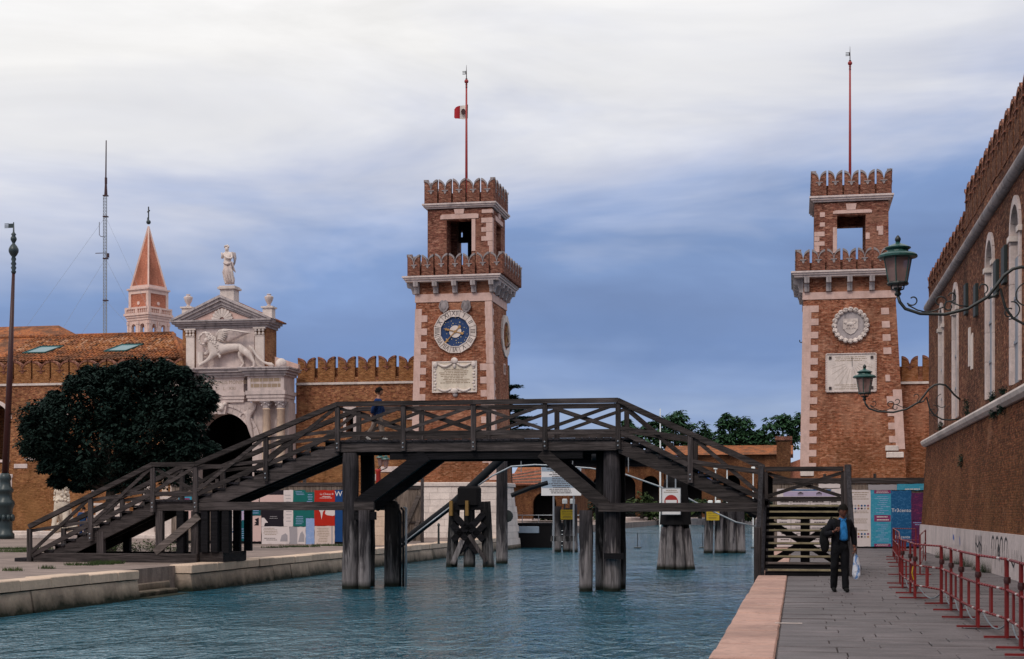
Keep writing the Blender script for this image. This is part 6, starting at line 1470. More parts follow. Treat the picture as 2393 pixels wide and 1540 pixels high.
def d_emblems(rt, s0, s1, z0, z1, t):
    w, h = s1 - s0, z1 - z0; m = MB(); 
    for v0, v1, n in ((.82, .97, 4), (.58, .64, 2), (.40, .50, 3), (.26, .31, 1)): bars(m, s0 + w * .1, s0 + w * .9, z0 + h * v0, z0 + h * v1, n, t, .35, .4)
    part('print', m, 'brown_ink', rt); cols = ['paper_black', 'paper_mauve', 'paper_blue', 'paper_navy', 'gold', 'paper_grey']
    for base in (.72, .22):
        for j in range(3):
            for i in range(6):
                if j == 2 and i > 1: continue
                q = MB(); c = (s0 + w * (.14 + .145 * i), z0 + h * (base - .05 * j)); q.prism([(c[0] + .045 * math.cos(a * .785), c[1] + .045 * math.sin(a * .785)) for a in range(8)], t - .002, t); part('emblem', q, cols[(i * 5 + j * 3) % 6], rt)
def d_table(rt, s0, s1, z0, z1, t):
    w, h = s1 - s0, z1 - z0; m = MB(); m.box(s0 + w * .2, s0 + w * .85, t - .001, t, z0 + h * .965, z0 + h * .99); part('header_strip', m, 'paper_blue', rt)
    m = MB(); m.box(s0 + w * .1, s0 + w * .9, t - .001, t, z0 + h * .87, z0 + h * .955); part('header_band', m, 'paper_lilac', rt); m = MB()
    for u in (.22, .52, .82): m.box(s0 + w * u - .008, s0 + w * u + .008, t - .001, t, z0 + h * .03, z0 + h * .86)
    for v in (.86, .76, .64, .48, .32, .16): m.box(s0 + w * .02, s0 + w * .98, t - .0008, t, z0 + h * v - .006, z0 + h * v + .006)
    for u0, u1 in ((.03, .2), (.24, .5), (.54, .8), (.84, .97)): bars(m, s0 + w * u0, s0 + w * u1, z0 + h * .05, z0 + h * .85, 16, t - .001, .3, .6)
    for u in (.37, .66):
        c = s0 + w * u; zz = z0 + h * .885; m.prism([(c - .13, zz + .10), (c + .13, zz + .10), (c, zz + .16)], t - .003, t - .001); m.box(c - .12, c + .12, t - .003, t - .001, zz + .075, zz + .095)
        for i in range(5): m.box(c - .11 + i * .05, c - .09 + i * .05, t - .003, t - .001, zz, zz + .075)
    part('print', m, 'dark_ink', rt)
def d_cyan(rt, s0, s1, z0, z1, t):
    w, h = s1 - s0, z1 - z0
    for v0, v1 in ((.935, .995), (.44, .555), (.0, .05)): m = MB(); m.box(s0 + w * .17, s0 + w * .97, t - .001, t, z0 + h * v0, z0 + h * v1); b = part('title_block', m, 'paper_mauve', rt); m = MB(); bars(m, s0 + w * .22, s0 + w * .92, z0 + h * (v0 + .005), z0 + h * (v1 - .005), 2, t - .002, .35, .3); part('print', m, 'paper_white', rt)
    m = MB(); bars(m, s0 + w * .2, s0 + w * .92, z0 + h * .58, z0 + h * .9, 9, t, .3, .9); bars(m, s0 + w * .2, s0 + w * .92, z0 + h * .08, z0 + h * .4, 9, t, .3, .9); part('print', m, 'paper_sky', rt)
def d_words(items, mt='sign_white'):
    def f(rt, s0, s1, z0, z1, t):
        m = MB(); w, h = s1 - s0, z1 - z0
        for txt, size, u, v in items: m.text(txt, size, (s0 + w * u, z0 + h * v), t)
        part('lettering', m, mt, rt)
    return f
def d_both(*fs):
    def f(*a):
        for q in fs: q(*a)
    return f
def d_blot(mt, blobs):
    def f(rt, s0, s1, z0, z1, t):
        w, h = s1 - s0, z1 - z0; m = MB()
        for poly in blobs: m.prism([(s0 + w * u, z0 + h * v) for u, v in poly], t - .001, t)
        part('torn_patch', m, mt, rt)
    return f
q6 = lambda x, y: (1784.5 + x / 6.059, 1097 + y / 6.059)
def pr6(x0, y0, x1, y1, *a, **k): p, q = q6(x0, y0), q6(x1, y1); return poster(p[0], q[0], p[1], q[1], 65.0, *a, **k)
pr6(190, 275, 1095, 1100, 'paper_white', 'wide white table poster with two temple icons seen through the right stair', d_table)
pr6(1212, 290, 1520, 1090, 'paper_white', 'white poster with coloured party emblems right of the stair post', d_emblems)
pr6(1516, 290, 1808, 1092, 'paper_cyan', 'cyan programme poster with purple title blocks', d_cyan, lay=1)
pr6(1804, 300, 2094, 1092, 'paper_blue', 'deep blue poster with the word Tr3cento', d_words([('Tr3cento', .215, .5, .645), ('Tr3cento', .17, .55, .17)]), lay=2)
pr6(2090, 330, 2312, 716, 'paper_purple', 'purple picture poster at the wall end, upper one', d_text(3, 'paper_mauve', .1, .9, .5, .6), lay=3)
pr6(2094, 722, 2312, 1092, 'paper_purple', 'purple picture poster at the wall end, lower one', d_text(2, 'paper_sky', .1, .9, .8, .95), lay=3)
pr6(1890, 205, 2312, 292, 'paper_cyan', 'strip of torn cyan paper under the right hoarding beam', d_text(1, 'paper_white', .05, .95, .0, .3, .5), lay=4)
pr6(1480, 215, 1886, 292, 'paper_grey', 'strip of grey paper scraps under the right hoarding beam', None, lay=4)
pr6(780, 205, 1085, 262, 'paper_white', 'small white and blue torn strip above the table poster', None, lay=1)
q3 = lambda x, y: (497.3 + x / 7.113, 1097 + y / 7.113)
def pr3(x0, y0, x1, y1, *a, **k): p, q = q3(x0, y0), q3(x1, y1); return poster(p[0], q[0], p[1], q[1], 64.0, *a, **k)
pr3(220, 600, 366, 1190, 'paper_white', 'narrow white poster with small round emblems, leftmost on the left hoarding', d_both(d_text(10, 'brown_ink', .15, .8, .45, .95), d_text(2, 'paper_blue', .1, .9, .22, .38, .6)))
pr3(368, 540, 640, 1195, 'paper_teal', 'dark teal poster with pale scribbled picture on the left hoarding', d_both(d_text(5, 'paper_sky', .1, .9, .06, .34), d_text(2, 'paper_sky', .2, .8, .84, .94), d_blot('paper_lilac', [[(.3, .75), (.6, .78), (.55, .7), (.75, .68), (.6, .62), (.72, .5), (.5, .55), (.3, .45), (.42, .58), (.22, .62), (.4, .68)]])), lay=1)
pr3(640, 640, 800, 768, 'paper_teal', 'small teal notice above the torn pink poster', d_text(2, 'paper_sky', .15, .85, .2, .8), lay=1)
pr3(640, 770, 808, 1195, 'paper_pink', 'pale pink poster with a torn black hole', d_blot('paper_black', [[(.78, .93), (.78, .62), (.3, .62), (.5, .7), (.34, .72), (.55, .78), (.38, .86)]]), lay=1)
pr3(470, 400, 772, 548, 'paper_pink', 'faded pink sheet beside the bridge flight, left one', None)
pr3(790, 345, 1185, 548, 'paper_pink', 'faded pink sheet with a black header on the left hoarding', d_blot('paper_black', [[(0, 1), (1, 1), (1, .62), (0, .62)]]), lay=1)
pr3(815, 550, 1182, 946, 'paper_black', 'black poster torn at its lower left corner', d_both(d_text(2, 'paper_grey', .3, .8, .3, .45, .25), d_blot('paper_white', [[(0, .36), (.12, .36), (.3, .16), (.16, .14), (.12, 0), (0, 0)]])), lay=2)
pr3(820, 950, 1282, 1240, 'paper_white', 'wide white poster with grey print low on the left hoarding', d_both(d_text(5, 'brown_ink', .05, .6, .5, .95), d_text(2, 'dark_ink', .05, .6, .18, .38), d_blot('paper_grey', [[(.66, .15), (.93, .15), (.93, .5), (.86, .62), (.72, .5)]])), lay=3)
pr3(1185, 342, 1342, 948, 'paper_white', 'plain white sheet between the black and the green posters', d_text(9, 'paper_grey', .1, .9, .1, .9, .2), lay=2)
pr3(1342, 345, 1550, 948, 'paper_green', 'dark green poster with a ring emblem', d_both(d_text(3, 'paper_sky', .1, .9, .86, .98), d_text(5, 'paper_sky', .15, .85, .05, .3)), lay=3)
pr3(1553, 380, 1700, 808, 'paper_green', 'smaller mottled green poster left of the red poster', d_text(4, 'paper_sky', .1, .8, .6, .95), lay=3)
pr3(1284, 952, 1412, 1242, 'paper_grey', 'narrow plain grey sheet low on the left hoarding', None, lay=2)
pr3(1412, 955, 1550, 1240, 'paper_white', 'small white poster with a grey portrait low on the left hoarding', d_blot('paper_grey', [[(.1, .12), (.85, .12), (.85, .5), (.6, .75), (.35, .62)]]), lay=2)
pr3(1550, 810, 1694, 1245, 'paper_sky', 'pale blue clouded poster low on the left hoarding', None, lay=2)
pr3(1696, 345, 2036, 938, 'paper_red', 'bright red poster with white lettering and a torn white gash', d_both(d_words([('La Chiesa di', .13, .6, .89), ('Venezia', .10, .6, .82)]), d_text(2, 'paper_white', .25, .95, .76, .84), d_blot('paper_white', [[(0, .46), (.2, .46), (.3, .36), (.35, .18), (.42, .4), (.55, .46), (.52, .34), (.62, .30), (.9, .28), (1, .3), (1, .5), (0, .5)]])), lay=4)
pr3(1698, 940, 2032, 1246, 'paper_cream', 'cream poster with lines of grey text under the red poster', d_both(d_text(9, 'brown_ink', .08, .78, .1, .92), d_blot('paper_grey', [[(.84, 0), (.9, 0), (.9, 1), (.84, 1)]])), lay=3)
pr3(2036, 340, 2300, 1205, 'paper_navy', 'navy blue poster with a large white W beside the bridge piles', d_words([('WO', .34, .42, .92)]), lay=4)
poster(418, 449, 1150, 1186, 64.0, 'paper_cyan', 'cyan poster seen under the left bridge landing', d_text(3, 'paper_mauve', .1, .9, .2, .9, .6)); poster(431, 451, 1187, 1216, 64.0, 'paper_pink', 'small pink notice below the left bridge landing', None)
# ------------------------------------------------------------------ piles, signs and pipes in the canal
def pile_geo(mb, s, t, r, z1, z0=-1.6, lean=(0, 0), n=8, seed=0):
    rs = random.Random(int(abs(s) * 97 + t * 13) + seed)
    mb.tube([(s - lean[0] * (1 - i / n), t - lean[1] * (1 - i / n), z0 + (z1 - z0) * i / n) for i in range(n + 1)], [r * (1.06 - .1 * i / n + rs.uniform(-.03, .03)) for i in range(n + 1)], 10)
    return mb
def dolphin(name, label, x, yw, top_y, spots, r, lean, mt='wood_pile', cat='mooring piles'):
    s, t = gz(x, yw, ZW); zt = g(x, top_y, t)[1]
    rt = root(name, (s, t, ZW), label, cat)
    for i, (a, b, dz) in enumerate(spots): m = MB(); pile_geo(m, s + a, t + b, r, zt + dz, lean=(-a * lean, -b * lean), seed=i); part('pile', m, mt if isinstance(mt, str) else mt[i % len(mt)], rt, True)
    return rt, s, t, zt
# heavy cluster carrying the no-entry board
rt, s, t, zt = dolphin('mooring_dolphin', 'heavy cluster of leaning piles carrying the no entry board', 1578, 1330, 1116, [(-.34, -.2, -1.9), (-.1, -.34, -1.75), (.16, -.32, -1.8), (.4, -.16, -1.95), (-.25, .25, -.2), (.25, .25, 0), (0, 0, 0)], .19, .75, ['wood_pile', 'wood_pile', 'wood_pile', 'wood_pile', 'wood_pile_dark', 'wood_pile_dark', 'wood_pile_dark'])
m = MB(); m.lathe([(.62, ZW + 1.7), (.52, ZW + 2.5), (.42, ZW + 3.3), (.25, ZW + 3.6)], (s, t, 0), 12, jit=.12); part('tarred_wrap', m, 'dark_void', rt)
a, z1 = g(1546, 1140, t - .75); b, z0 = g(1591, 1203, t - .75)
sg = root('no_entry_sign', ((a + b) / 2, t - .75, z0), 'white board with red no entry disc in front of the pile cluster', 'sign'); ts = t - .75
m = MB(); m.box(a, b, ts, ts + .03, z0, z1); part('panel', m, 'sign_white', sg)
m = MB()
for q in ((a, a + .02, z0, z1), (b - .02, b, z0, z1), (a, b, z1 - .02, z1), (a, b, z0, z0 + .02)): m.box(q[0], q[1], ts - .012, ts - .002, q[2], q[3])
part('frame', m, 'grey_steel', sg)
cxs, czs, r = (a + b) / 2, z1 - .52, .255
m = MB(); m.prism([(cxs + r * math.cos(i * .2618), czs + r * math.sin(i * .2618)) for i in range(24)], ts - .008, ts - .002); dsc = part('red_disc', m, 'sign_red', sg)
m = MB(); m.box(cxs - .21, cxs + .21, ts - .012, ts - .009, czs - .06, czs + .06); part('white_bar', m, 'sign_white', dsc)
m = MB(); bars(m, a + .08, b - .08, z1 - .2, z1 - .06, 2, ts - .003, .4, .3); part('lettering', m, 'brown_ink', sg)
for x in (a + .2, b - .2): m = MB(); m.box(x - .025, x + .025, ts + .032, ts + .08, z0, z1 + .9); part('pole', m, 'grey_steel', sg)
# two pile clusters with yellow military notices
def notice(x, yw, spots, lab_p, lab_s, xs, ys, r=.2, lights=2):
    rt, s, t, zt = dolphin('mooring_piles', lab_p, x, yw, ys[0] - 8, spots, r, .12)
    a, z1 = g(xs[0], ys[0], t - .6); b, z0 = g(xs[1], ys[1], t - .6); ts = t - .6
    sg = root('yellow_notice', ((a + b) / 2, ts, z0), lab_s, 'sign', 'yellow notices on mooring piles')
    m = MB(); m.box(a, b, ts, ts + .03, z0, z1); part('panel', m, 'yellow_sign', sg)
    m = MB(); cx_ = (a + b) / 2; m.text('ZONA MILITARE', (b - a) * .105, (cx_, z1 - (z1 - z0) * .2), ts - .004); m.text('LIMITE INVALICABILE', (b - a) * .08, (cx_, z1 - (z1 - z0) * .45), ts - .004); bars(m, a + .1, b - .1, z0 + .05, z0 + (z1 - z0) * .4, 2, ts - .004, .3, .3); part('lettering', m, 'dark_ink', sg)
    m = MB(); m.box(cx_ - .04, cx_ + .04, ts + .032, t - .1, z0 + .05, z0 + .2); part('bracket', m, 'grey_steel', sg)
    for i in range(lights):
        q = MB(); c = (a + .18 + i * .42, t - .3); zz = g(xs[0], ys[0] - 14, t)[1]; lr = root('pile_lamp', (c[0], c[1], zz), lab_s.split(' on ')[0].replace('yellow military notice', 'small white lamp box') + (' above left of its yellow notice' if i == 0 else ' above right of its yellow notice') + (' by the big sign' if x < 1500 else ' right of the no entry board'), 'lamp')
        q.cbox(c[0] - .12, c[0] + .12, c[1] - .12, c[1] + .12, zz, zz + .26, .03); part('lamp_box', q, 'lamp_white', lr); q = MB(); q.box(c[0] - .03, c[0] + .03, c[1] - .03, c[1] + .03, zz - 1.2, zz - .002); part('stem', q, 'black_iron', lr)
notice(1322, 1290, [(-.42, 0, 0), (.0, .3, -.1), (.42, .05, .1)], 'pair of pale piles below the big information sign', 'yellow military notice on the piles below the big information sign', (1310, 1342), (1191, 1214))
notice(1690, 1293, [(-.72, 0, -.1), (-.2, .1, .0), (.0, .6, .2), (.42, .2, .1), (.85, .3, .2)], 'cluster of pale piles right of the no entry board', 'yellow military notice on the piles right of the no entry board', (1651, 1681), (1195, 1216), .24)
# trestle dolphin with crossed braces
s, t = gz(1095, 1325, ZW); rt = root('pile_trestle', (s, t, ZW), 'black three legged pile trestle with crossed braces carrying the pipe', 'trestle')
ds = lambda x: g(x, 1200, t)[0]; dz = lambda y: g(1095, y, t)[1]
for x, y, k_ in ((1063, 1172, -.12), (1097, 1150, 0), (1134, 1172, .12)): m = MB(); pile_geo(m, ds(x), t, .22, dz(y), lean=(-k_ * 1.5, 0)); part('pile', m, 'wood_pile_dark', rt, True)
for p, q in (((1060, 1225), (1120, 1290)), ((1135, 1225), (1075, 1290)), ((1062, 1200), (1098, 1240)), ((1133, 1200), (1098, 1240)), ((1062, 1262), (1098, 1225)), ((1133, 1262), (1098, 1225))): m = MB(); m.beam((ds(p[0]), t - .25, dz(p[1])), (ds(q[0]), t - .25, dz(q[1])), .1, .24); part('brace', m, 'wood_dark', rt)
m = MB(); m.beam((ds(1100), t - .3, dz(1250)), (ds(1140), t - .3, dz(1312)), .09, .14); part('brace', m, 'wood_z', rt); m = MB(); m.beam((ds(1085), t - .32, dz(1262)), (ds(1062), t - .32, dz(1318)), .1, .2); part('brace', m, 'wood_pile', rt)
m = MB(); m.cbox(ds(1072), ds(1122), t - .3, t + .3, dz(1180), dz(1136), .09); part('cap_block', m, 'dark_void', rt); m = MB(); m.cbox(ds(1052), ds(1142), t - .2, t + .2, dz(1192), dz(1172), .03); part('cross_head', m, 'wood_dark', rt)
for x in (1056, 1093): m = MB(); m.box(ds(x), ds(x + 7), t - .46, t - .31, dz(1205), dz(1170)); part('rusty_strap', m, 'wood_rust', rt)
# pipe carried over the canal
Tp = 60.0; pp = [g(x, y, Tp) for x, y in ((935, 1272), (1060, 1176), (1172, 1071), (1200, 1066), (1545, 1066), (1580, 1075), (1770, 1205))]
pip = root('water_pipe', (pp[3][0], Tp, ZW), 'black and blue pipe rising over the canal behind the bridge', 'pipe')
m = MB(); m.tube([(a, Tp, b) for a, b in pp], .17, 10); part('pipe', m, 'black_pipe', pip, True)
m = MB(); m.tube([(a, Tp - .10, b + .13) for a, b in pp[2:]], .045, 8); part('blue_pipe', m, 'blue_pipe', pip, True)
m = MB(); m.tube([(a, Tp - .2, b - .08) for a, b in pp[:2]], .03, 8); part('pipe_highlight', m, 'grey_steel', pip, True)  # highlight along the rising pipe, built as a thin pale tube
m = MB(); m.box(pp[3][0] - .3, pp[4][0] + .3, Tp + .2, Tp + .4, pp[3][1] - .45, pp[3][1] - .1); part('carrier_beam', m, 'wood_dark', pip)
for x in (1220, 1340, 1470): m = MB(); q = g(x, 1075, Tp); m.tube([(q[0], Tp - .2, q[1] + .35), (q[0], Tp - .2, q[1] - .5)], .02, 5); part('hanger', m, 'grey_steel', pip)
m = MB(); hs = [g(x, y, 59.0) for x, y in ((1118, 1134), (1150, 1112), (1195, 1090), (1250, 1086), (1300, 1088), (1380, 1094), (1460, 1108), (1545, 1138), (1600, 1160), (1660, 1192), (1720, 1220), (1775, 1232))]
thing('white_hose', MB().tube([(a, 59.0, b) for a, b in hs], .035, 6), 'grey_steel', (hs[0][0], 59, ZW), 'pale hose slung across the canal below the pipe', 'hose', smooth=True)
m = MB(); q = [g(x, y, 74.0) for x, y in ((1195, 1158), (1240, 1140), (1280, 1128))]; thing('gangway_beam', MB().tube([(a, 74, b) for a, b in q], .13, 6), 'black_pipe', (q[0][0], 74, 0), 'black spar slanting from the clock tower plinth', 'beam')
s, t = gz(1173, 1317, ZW); zt = g(1173, 1063, t)[1]; thing('tall_pile', pile_geo(MB(), s, t, .24, zt), 'wood_pile', (s, t, ZW), 'single tall pile standing right of the black trestle', 'pile', smooth=True)
m = MB(); q = g(1186, 1206, t); m.lathe([(.02, -.05), (.26, -.04), (.26, .04), (.02, .05)], (0, 0, 0), 14); m.v = [(q[0] - .02 + y * .0 + x, t + .0 + z, q[1] + y) for x, y, z in m.v]; thing('mooring_ring', m, 'black_iron', (q[0], t, q[1]), 'round black plate on the side of the tall pile', 'plate')
s, t = gz(921, 1370, ZW); zt = g(917, 1178, t)[1]; rt = root('mooring_pile', (s, t, ZW), 'thick black mooring pile beside the left bridge piles', 'pile')
m = MB(); pile_geo(m, s - .06, t, .23, zt, lean=(.0, 0)); m.tube([(s - .06, t, zt - .05), (s - .02, t, zt + .1)], [.23, .12], 10); part('pile', m, 'wood_pile_dark', rt, True)
for i in range(3): m = MB(); m.tube([(s + .19 + .07 * i, t + .05 * i, -1.2), (s + .20 + .07 * i, t + .05 * i, zt - .3 + .1 * i), (s + .12 + .07 * i, t + .05 * i, zt - .1)], .035, 6); part('conduit', m, 'grey_steel' if i == 2 else 'black_pipe', rt, True)
# big information sign on two poles
Ts_ = 77.0; a, z1 = g(1265, 1086, Ts_); b, z0 = g(1358, 1158, Ts_)
rt = root('information_sign', ((a + b) / 2, Ts_, ZW), 'large white information sign with grey text bands on poles in the water', 'sign')
h = z1 - z0
m = MB(); m.box(a, b, Ts_, Ts_ + .04, z0, z1); pn = part('panel', m, 'sign_white', rt)
for v0, v1 in ((.78, .96), (.25, .60)): m = MB(); m.box(a + .02, b - .02, Ts_ - .006, Ts_ - .002, z0 + h * v0, z0 + h * v1); part('grey_band', m, 'sign_grey', pn)
m = MB(); m.box(a, b, Ts_ - .007, Ts_ - .002, z0 + h * .965, z1); part('red_strip', m, 'sign_red', pn)
m = MB(); bars(m, a + .25, b - .5, z0 + h * .06, z0 + h * .94, 15, Ts_ - .009, .4, .7); part('lettering', m, 'dark_ink', pn)
a2, z3 = g(1305, 1044, Ts_); b2, z2 = g(1356, 1070, Ts_); m = MB(); m.box(a2, b2, Ts_, Ts_ + .04, z2, z3); up = part('upper_panel', m, 'sign_white', rt); m = MB(); bars(m, a2 + .1, b2 - .1, z2 + .1, z3 - .05, 3, Ts_ - .004, .25, .4); part('lettering', m, 'sign_red', up)
for x in (1293, 1340): q = g(x, 1200, Ts_)[0]; m = MB(); m.tube([(q, Ts_ + .09, -1.2), (q, Ts_ + .09, z3 - .1)], .05, 8); part('pole', m, 'grey_steel', rt)
m = MB(); q0 = g(1286, 1, Ts_)[0]; q1 = g(1345, 1, Ts_)[0]; m.box(q0, q1, Ts_ + .05, Ts_ + .2, .0, .28); part('cross_beam', m, 'wood_pile_dark', rt)
# rope barrier floating in the canal
rods = [gz(x, 1281, ZW) for x in (1490, 1642, 1763)]; rt = root('rope_barrier', (rods[1][0], rods[1][1], ZW), 'thin rods and rope closing the canal behind the piles', 'rope barrier')
for i, (s, t) in enumerate(rods): m = MB(); m.tube([(s, t, ZW - .3), (s, t, ZW + .92)], .022, 6); m.lathe([(.22, .0), (.24, .05), (.05, .09)], (s, t, ZW), 10); part('rod', m, 'black_iron', rt)
m = MB(); e0 = gz(1560, 1281, ZW)
m.tube([(rods[0][0] - 3, rods[0][1] + .6, ZW + .95), (rods[0][0], rods[0][1], ZW + .9), (rods[1][0], rods[1][1], ZW + .9), (rods[2][0], rods[2][1], ZW + .9), (rods[2][0] + 1.0, rods[2][1], ZW + .9)], .012, 4); part('rope', m, 'black_iron', rt)
# dark pontoon moored behind the clock tower
s0, t_ = gz(1207, 1280, ZW); s1, _ = gz(1276, 1282, ZW); zt = g(1240, 1226, t_)[1]
rt = root('pontoon', ((s0 + s1) / 2, t_ + 2, ZW), 'black floating pontoon with handrail moored behind the clock tower', 'pontoon')
m = MB(); m.prism([(s0, ZW - .4), (s1 - .1, ZW - .4), (s1, ZW + .2), (s1, zt), (s0, zt)], t_, t_ + 6); part('hull', m, 'dark_void', rt)
m = MB(); m.cbox(s0 - .05, s1 - .7, t_ - .06, t_ + 6.1, zt - .5, zt - .1, .03); part('fender_board', m, 'sign_grey', rt)
m = MB(); m.box(s0 - .05, s1 + .06, t_ - .05, t_ + 6, zt + .002, zt + .1); part('deck', m, 'wood_dark', rt)
m = MB(); e = g(1375, 1204, t_)[0]; zr_ = g(1240, 1204, t_)[1]; m.tube([(s0, t_ + .3, zr_), (e, t_ + .3, zr_)], .025, 6); 
for i in range(5): q = s0 + .3 + i * 1.0; m.tube([(q, t_ + .3, zt), (q, t_ + .3, zr_)], .022, 6)
part('handrail', m, 'grey_steel', rt)
m = MB(); 
for i in range(5): m.tube([(s1 + .05, t_ + .2, ZW + .15 + .22 * i), (s1 + 1.4, t_ + .2, ZW + .15 + .22 * i)], .022, 6)
m.tube([(s1 + .08, t_ + .2, ZW - .3), (s1 + .08, t_ + .2, zt)], .03, 6); m.tube([(s1 + 1.4, t_ + .2, ZW - .3), (s1 + 1.4, t_ + .2, zt)], .03, 6); part('ladder', m, 'grey_steel', rt)
# ------------------------------------------------------------------ far side of the basin
TFB = 236.0
fx = lambda x, y=1200, T=TFB: g(x, y, T)
m = MB(); m.box(-260, 260, TFB, TFB + 160, -2, .55); thing('far_bank', m, 'campo_paving', (0, TFB, 0), kind='structure')
fq = root('far_quay', (fx(1500)[0], TFB - 1, ZW), 'pale stone quay edge on the far side of the basin', 'quay')
s = fx(1190)[0]
while s < fx(2000)[0]:
    L = R.uniform(3, 7); m = MB(); m.cbox(s + .1, s + L - .1, TFB - 1.2, TFB + .2, ZW - .5, .58 + R.uniform(-.1, .1), .1); part('quay_block', m, 'stone_white' if R.random() < .55 else 'stone_grey', fq); s += L
def shed(label, xa, xb, ye, yr, T, depth, ops, zb_=.5, rafters=0):
    s0, ze = fx(xa, ye, T); s1, _ = fx(xb, ye, T); zr = fx((xa + xb) / 2, yr, T + depth / 2)[1]
    rt = root('dock_shed', ((s0 + s1) / 2, T, zb_), label, 'shed')
    oo = []
    for x0, x1, yt in ops: a, z = fx(x0, yt, T); b, _ = fx(x1, yt, T); oo.append((a, b, zb_, z, True))
    part('front_wall', wall_pieces(s0, s1, zb_, ze, T, T + .8, oo, 10), 'brick_far', rt)
    m = MB(); m.box(s0, s1, T + depth - .5, T + depth, zb_, ze); m.box(s0, s0 + .5, T + .81, T + depth - .51, zb_, ze); m.box(s1 - .5, s1, T + .81, T + depth - .51, zb_, ze); part('side_wall', m, 'brick_far', rt)
    m = MB(); m.prism([(T - .8, ze + .01), (T + depth / 2, zr), (T + depth + .8, ze + .01)], s0 - .5, s1 + .5, 's'); part('roof', m, 'roof_far', rt)
    for a, b, _, z, _ in oo: m = MB(); m.box(a - .2, b + .2, T + 3, T + 3.2, zb_, z + .3); part('inner_dark', m, 'dark_void', rt)
    return rt, s0, s1, ze, zr
shed('long dock shed with orange tiled roof across the basin right of the bridge', 1555, 1846, 1064, 1041, 250, 16, [(1600, 1640, 1120), (1690, 1730, 1110), (1770, 1810, 1110)])
shed('brick dock shed with dark arches across the basin behind the big sign', 1310, 1552, 1085, 1060, 262, 14, [(1330, 1372, 1112), (1385, 1425, 1112), (1440, 1485, 1112), (1500, 1540, 1112)])
rt, s0, s1, ze, zr = shed('rust coloured shed with timber louvres right of the clock tower', 1196, 1330, 1135, 1082, 200, 18, [(1245, 1300, 1150)])
for i in range(9): m = MB(); u = i / 9; m.beam((s0, 199.4 - .2, ze + (zr - ze) * u * .4 + .3), (s1, 199.4 - .2 + 5 * u, ze + (zr - ze) * u + .2), .25, .18); part('louvre', m, 'wood_board' if i % 2 else 'terracotta_plain', rt)
s0, z1 = fx(1815, 1029, 190); s1, _ = fx(1870, 1029, 190); rt = root('brick_block', (s0, 190, 0), 'square brick block with a sloping white coping beside the sundial tower', 'building'); m = MB(); m.box(s0, s1 - 1.2, 190, 200, -1, z1); part('wall', m, 'brick_far', rt); m = MB(); m.box(s0 - .2, s1 - 1.0, 189.8, 200.2, z1 + .002, z1 + .5); part('coping', m, 'brick_merlon', rt)
m = MB(); za = fx(1850, 1080, 190)[1]; m.prism([(s1 - 1.2, -1), (s1 + 3, -1), (s1 + 3, fx(1870, 1052, 190)[1]), (s1 - 1.2, za)], 192, 204); part('gable_wall', m, 'terracotta_plain', rt)
q, zt = fx(1543, 955, 215); _, zb_ = fx(1543, 1040, 215); thing('white_flagpole', MB().tube([(q, 215, ZW), (q, 215, zt)], [.16, .08], 6), 'lamp_white', (q, 215, ZW), 'thin white pole rising above the far trees', 'pole')
for i, (x, y) in enumerate(((1672, 1092), (1699, 1092), (1760, 1095), (1776, 1097))):
    q, z = fx(x, y, 120); thing('floodlight', MB().cbox(q - .15, q + .15, 120, 120.3, z - .15, z + .15, .04).tube([(q, 120.15, ZW), (q, 120.15, z - .15)], .05, 6), 'lamp_white', (q, 120, ZW), ['leftmost', 'second', 'third', 'rightmost'][i] + ' of four small white lamps seen through the right bridge flight', 'lamp', 'small white lamps beyond the bridge')
# ------------------------------------------------------------------ fittings on the left bank near the clock tower
Tg = 68.5
rt = root('timber_gate', (g(940, 1280, Tg)[0], Tg, ZC), 'grey timber gate with diagonal braces left of the clock tower plinth', 'gate')
s0, z1 = g(893, 1135, Tg); s1, _ = g(984, 1135, Tg)
s = s0
while s < s1 - .05: e = min(s + .62, s1); m = MB(); m.box(s + .005, e - .005, Tg, Tg + .03, ZC + .06, z1 - .12); part('board', m, 'wood_board', rt); s = e
m = MB(); m.box(s0 - .05, s1, Tg - .06, Tg - .002, z1 - .16, z1); part('top_rail', m, 'wood_s', rt); m = MB(); m.box(s0 - .05, s1, Tg - .05, Tg - .002, 1.0, 1.1); part('mid_rail', m, 'wood_s', rt)
m = MB(); m.box(s1, s1 + .12, Tg - .08, Tg + .08, ZC, g(985, 1118, Tg)[1]); part('post', m, 'wood_z', rt)
m = MB(); m.beam((g(948, 1225, Tg)[0], Tg - .07, g(948, 1232, Tg)[1]), (s1 - .1, Tg - .07, g(980, 1158, Tg)[1]), .05, .2); part('brace', m, 'wood_pale_s', rt); m = MB(); m.beam((g(962, 1283, Tg)[0], Tg - .07, ZC + .1), (s1 - .1, Tg - .07, g(980, 1215, Tg)[1]), .05, .18); part('brace', m, 'wood_pale_s', rt)
m = MB(); m.beam((g(917, 1185, Tg)[0], Tg - .1, g(917, 1185, Tg)[1]), (g(926, 1150, Tg)[0], Tg - .1, g(926, 1148, Tg)[1]), .06, .12); part('brace', m, 'wood_pale_s', rt)
s0, z1 = g(868, 1178, 62); s1, _ = g(905, 1178, 62); rt = root('stone_pier', ((s0 + s1) / 2, 62, ZC), 'squat weathered stone pier behind the black mooring pile', 'pier'); z = ZC
while z < z1 - .1: e = min(z + .42, z1); m = MB(); m.cbox(s0, s1, 61.9, 62.6, z + .004, e - .004, .02); part('pier_block', m, 'stone_quay_top', rt); z = e
s, z0 = g(884, 1180, 66); rt = root('red_lamp_post', (s, 66, ZC), 'red lamp post with two green lanterns seen under the bridge', 'lamp post'); zt = g(884, 1096, 66)[1]
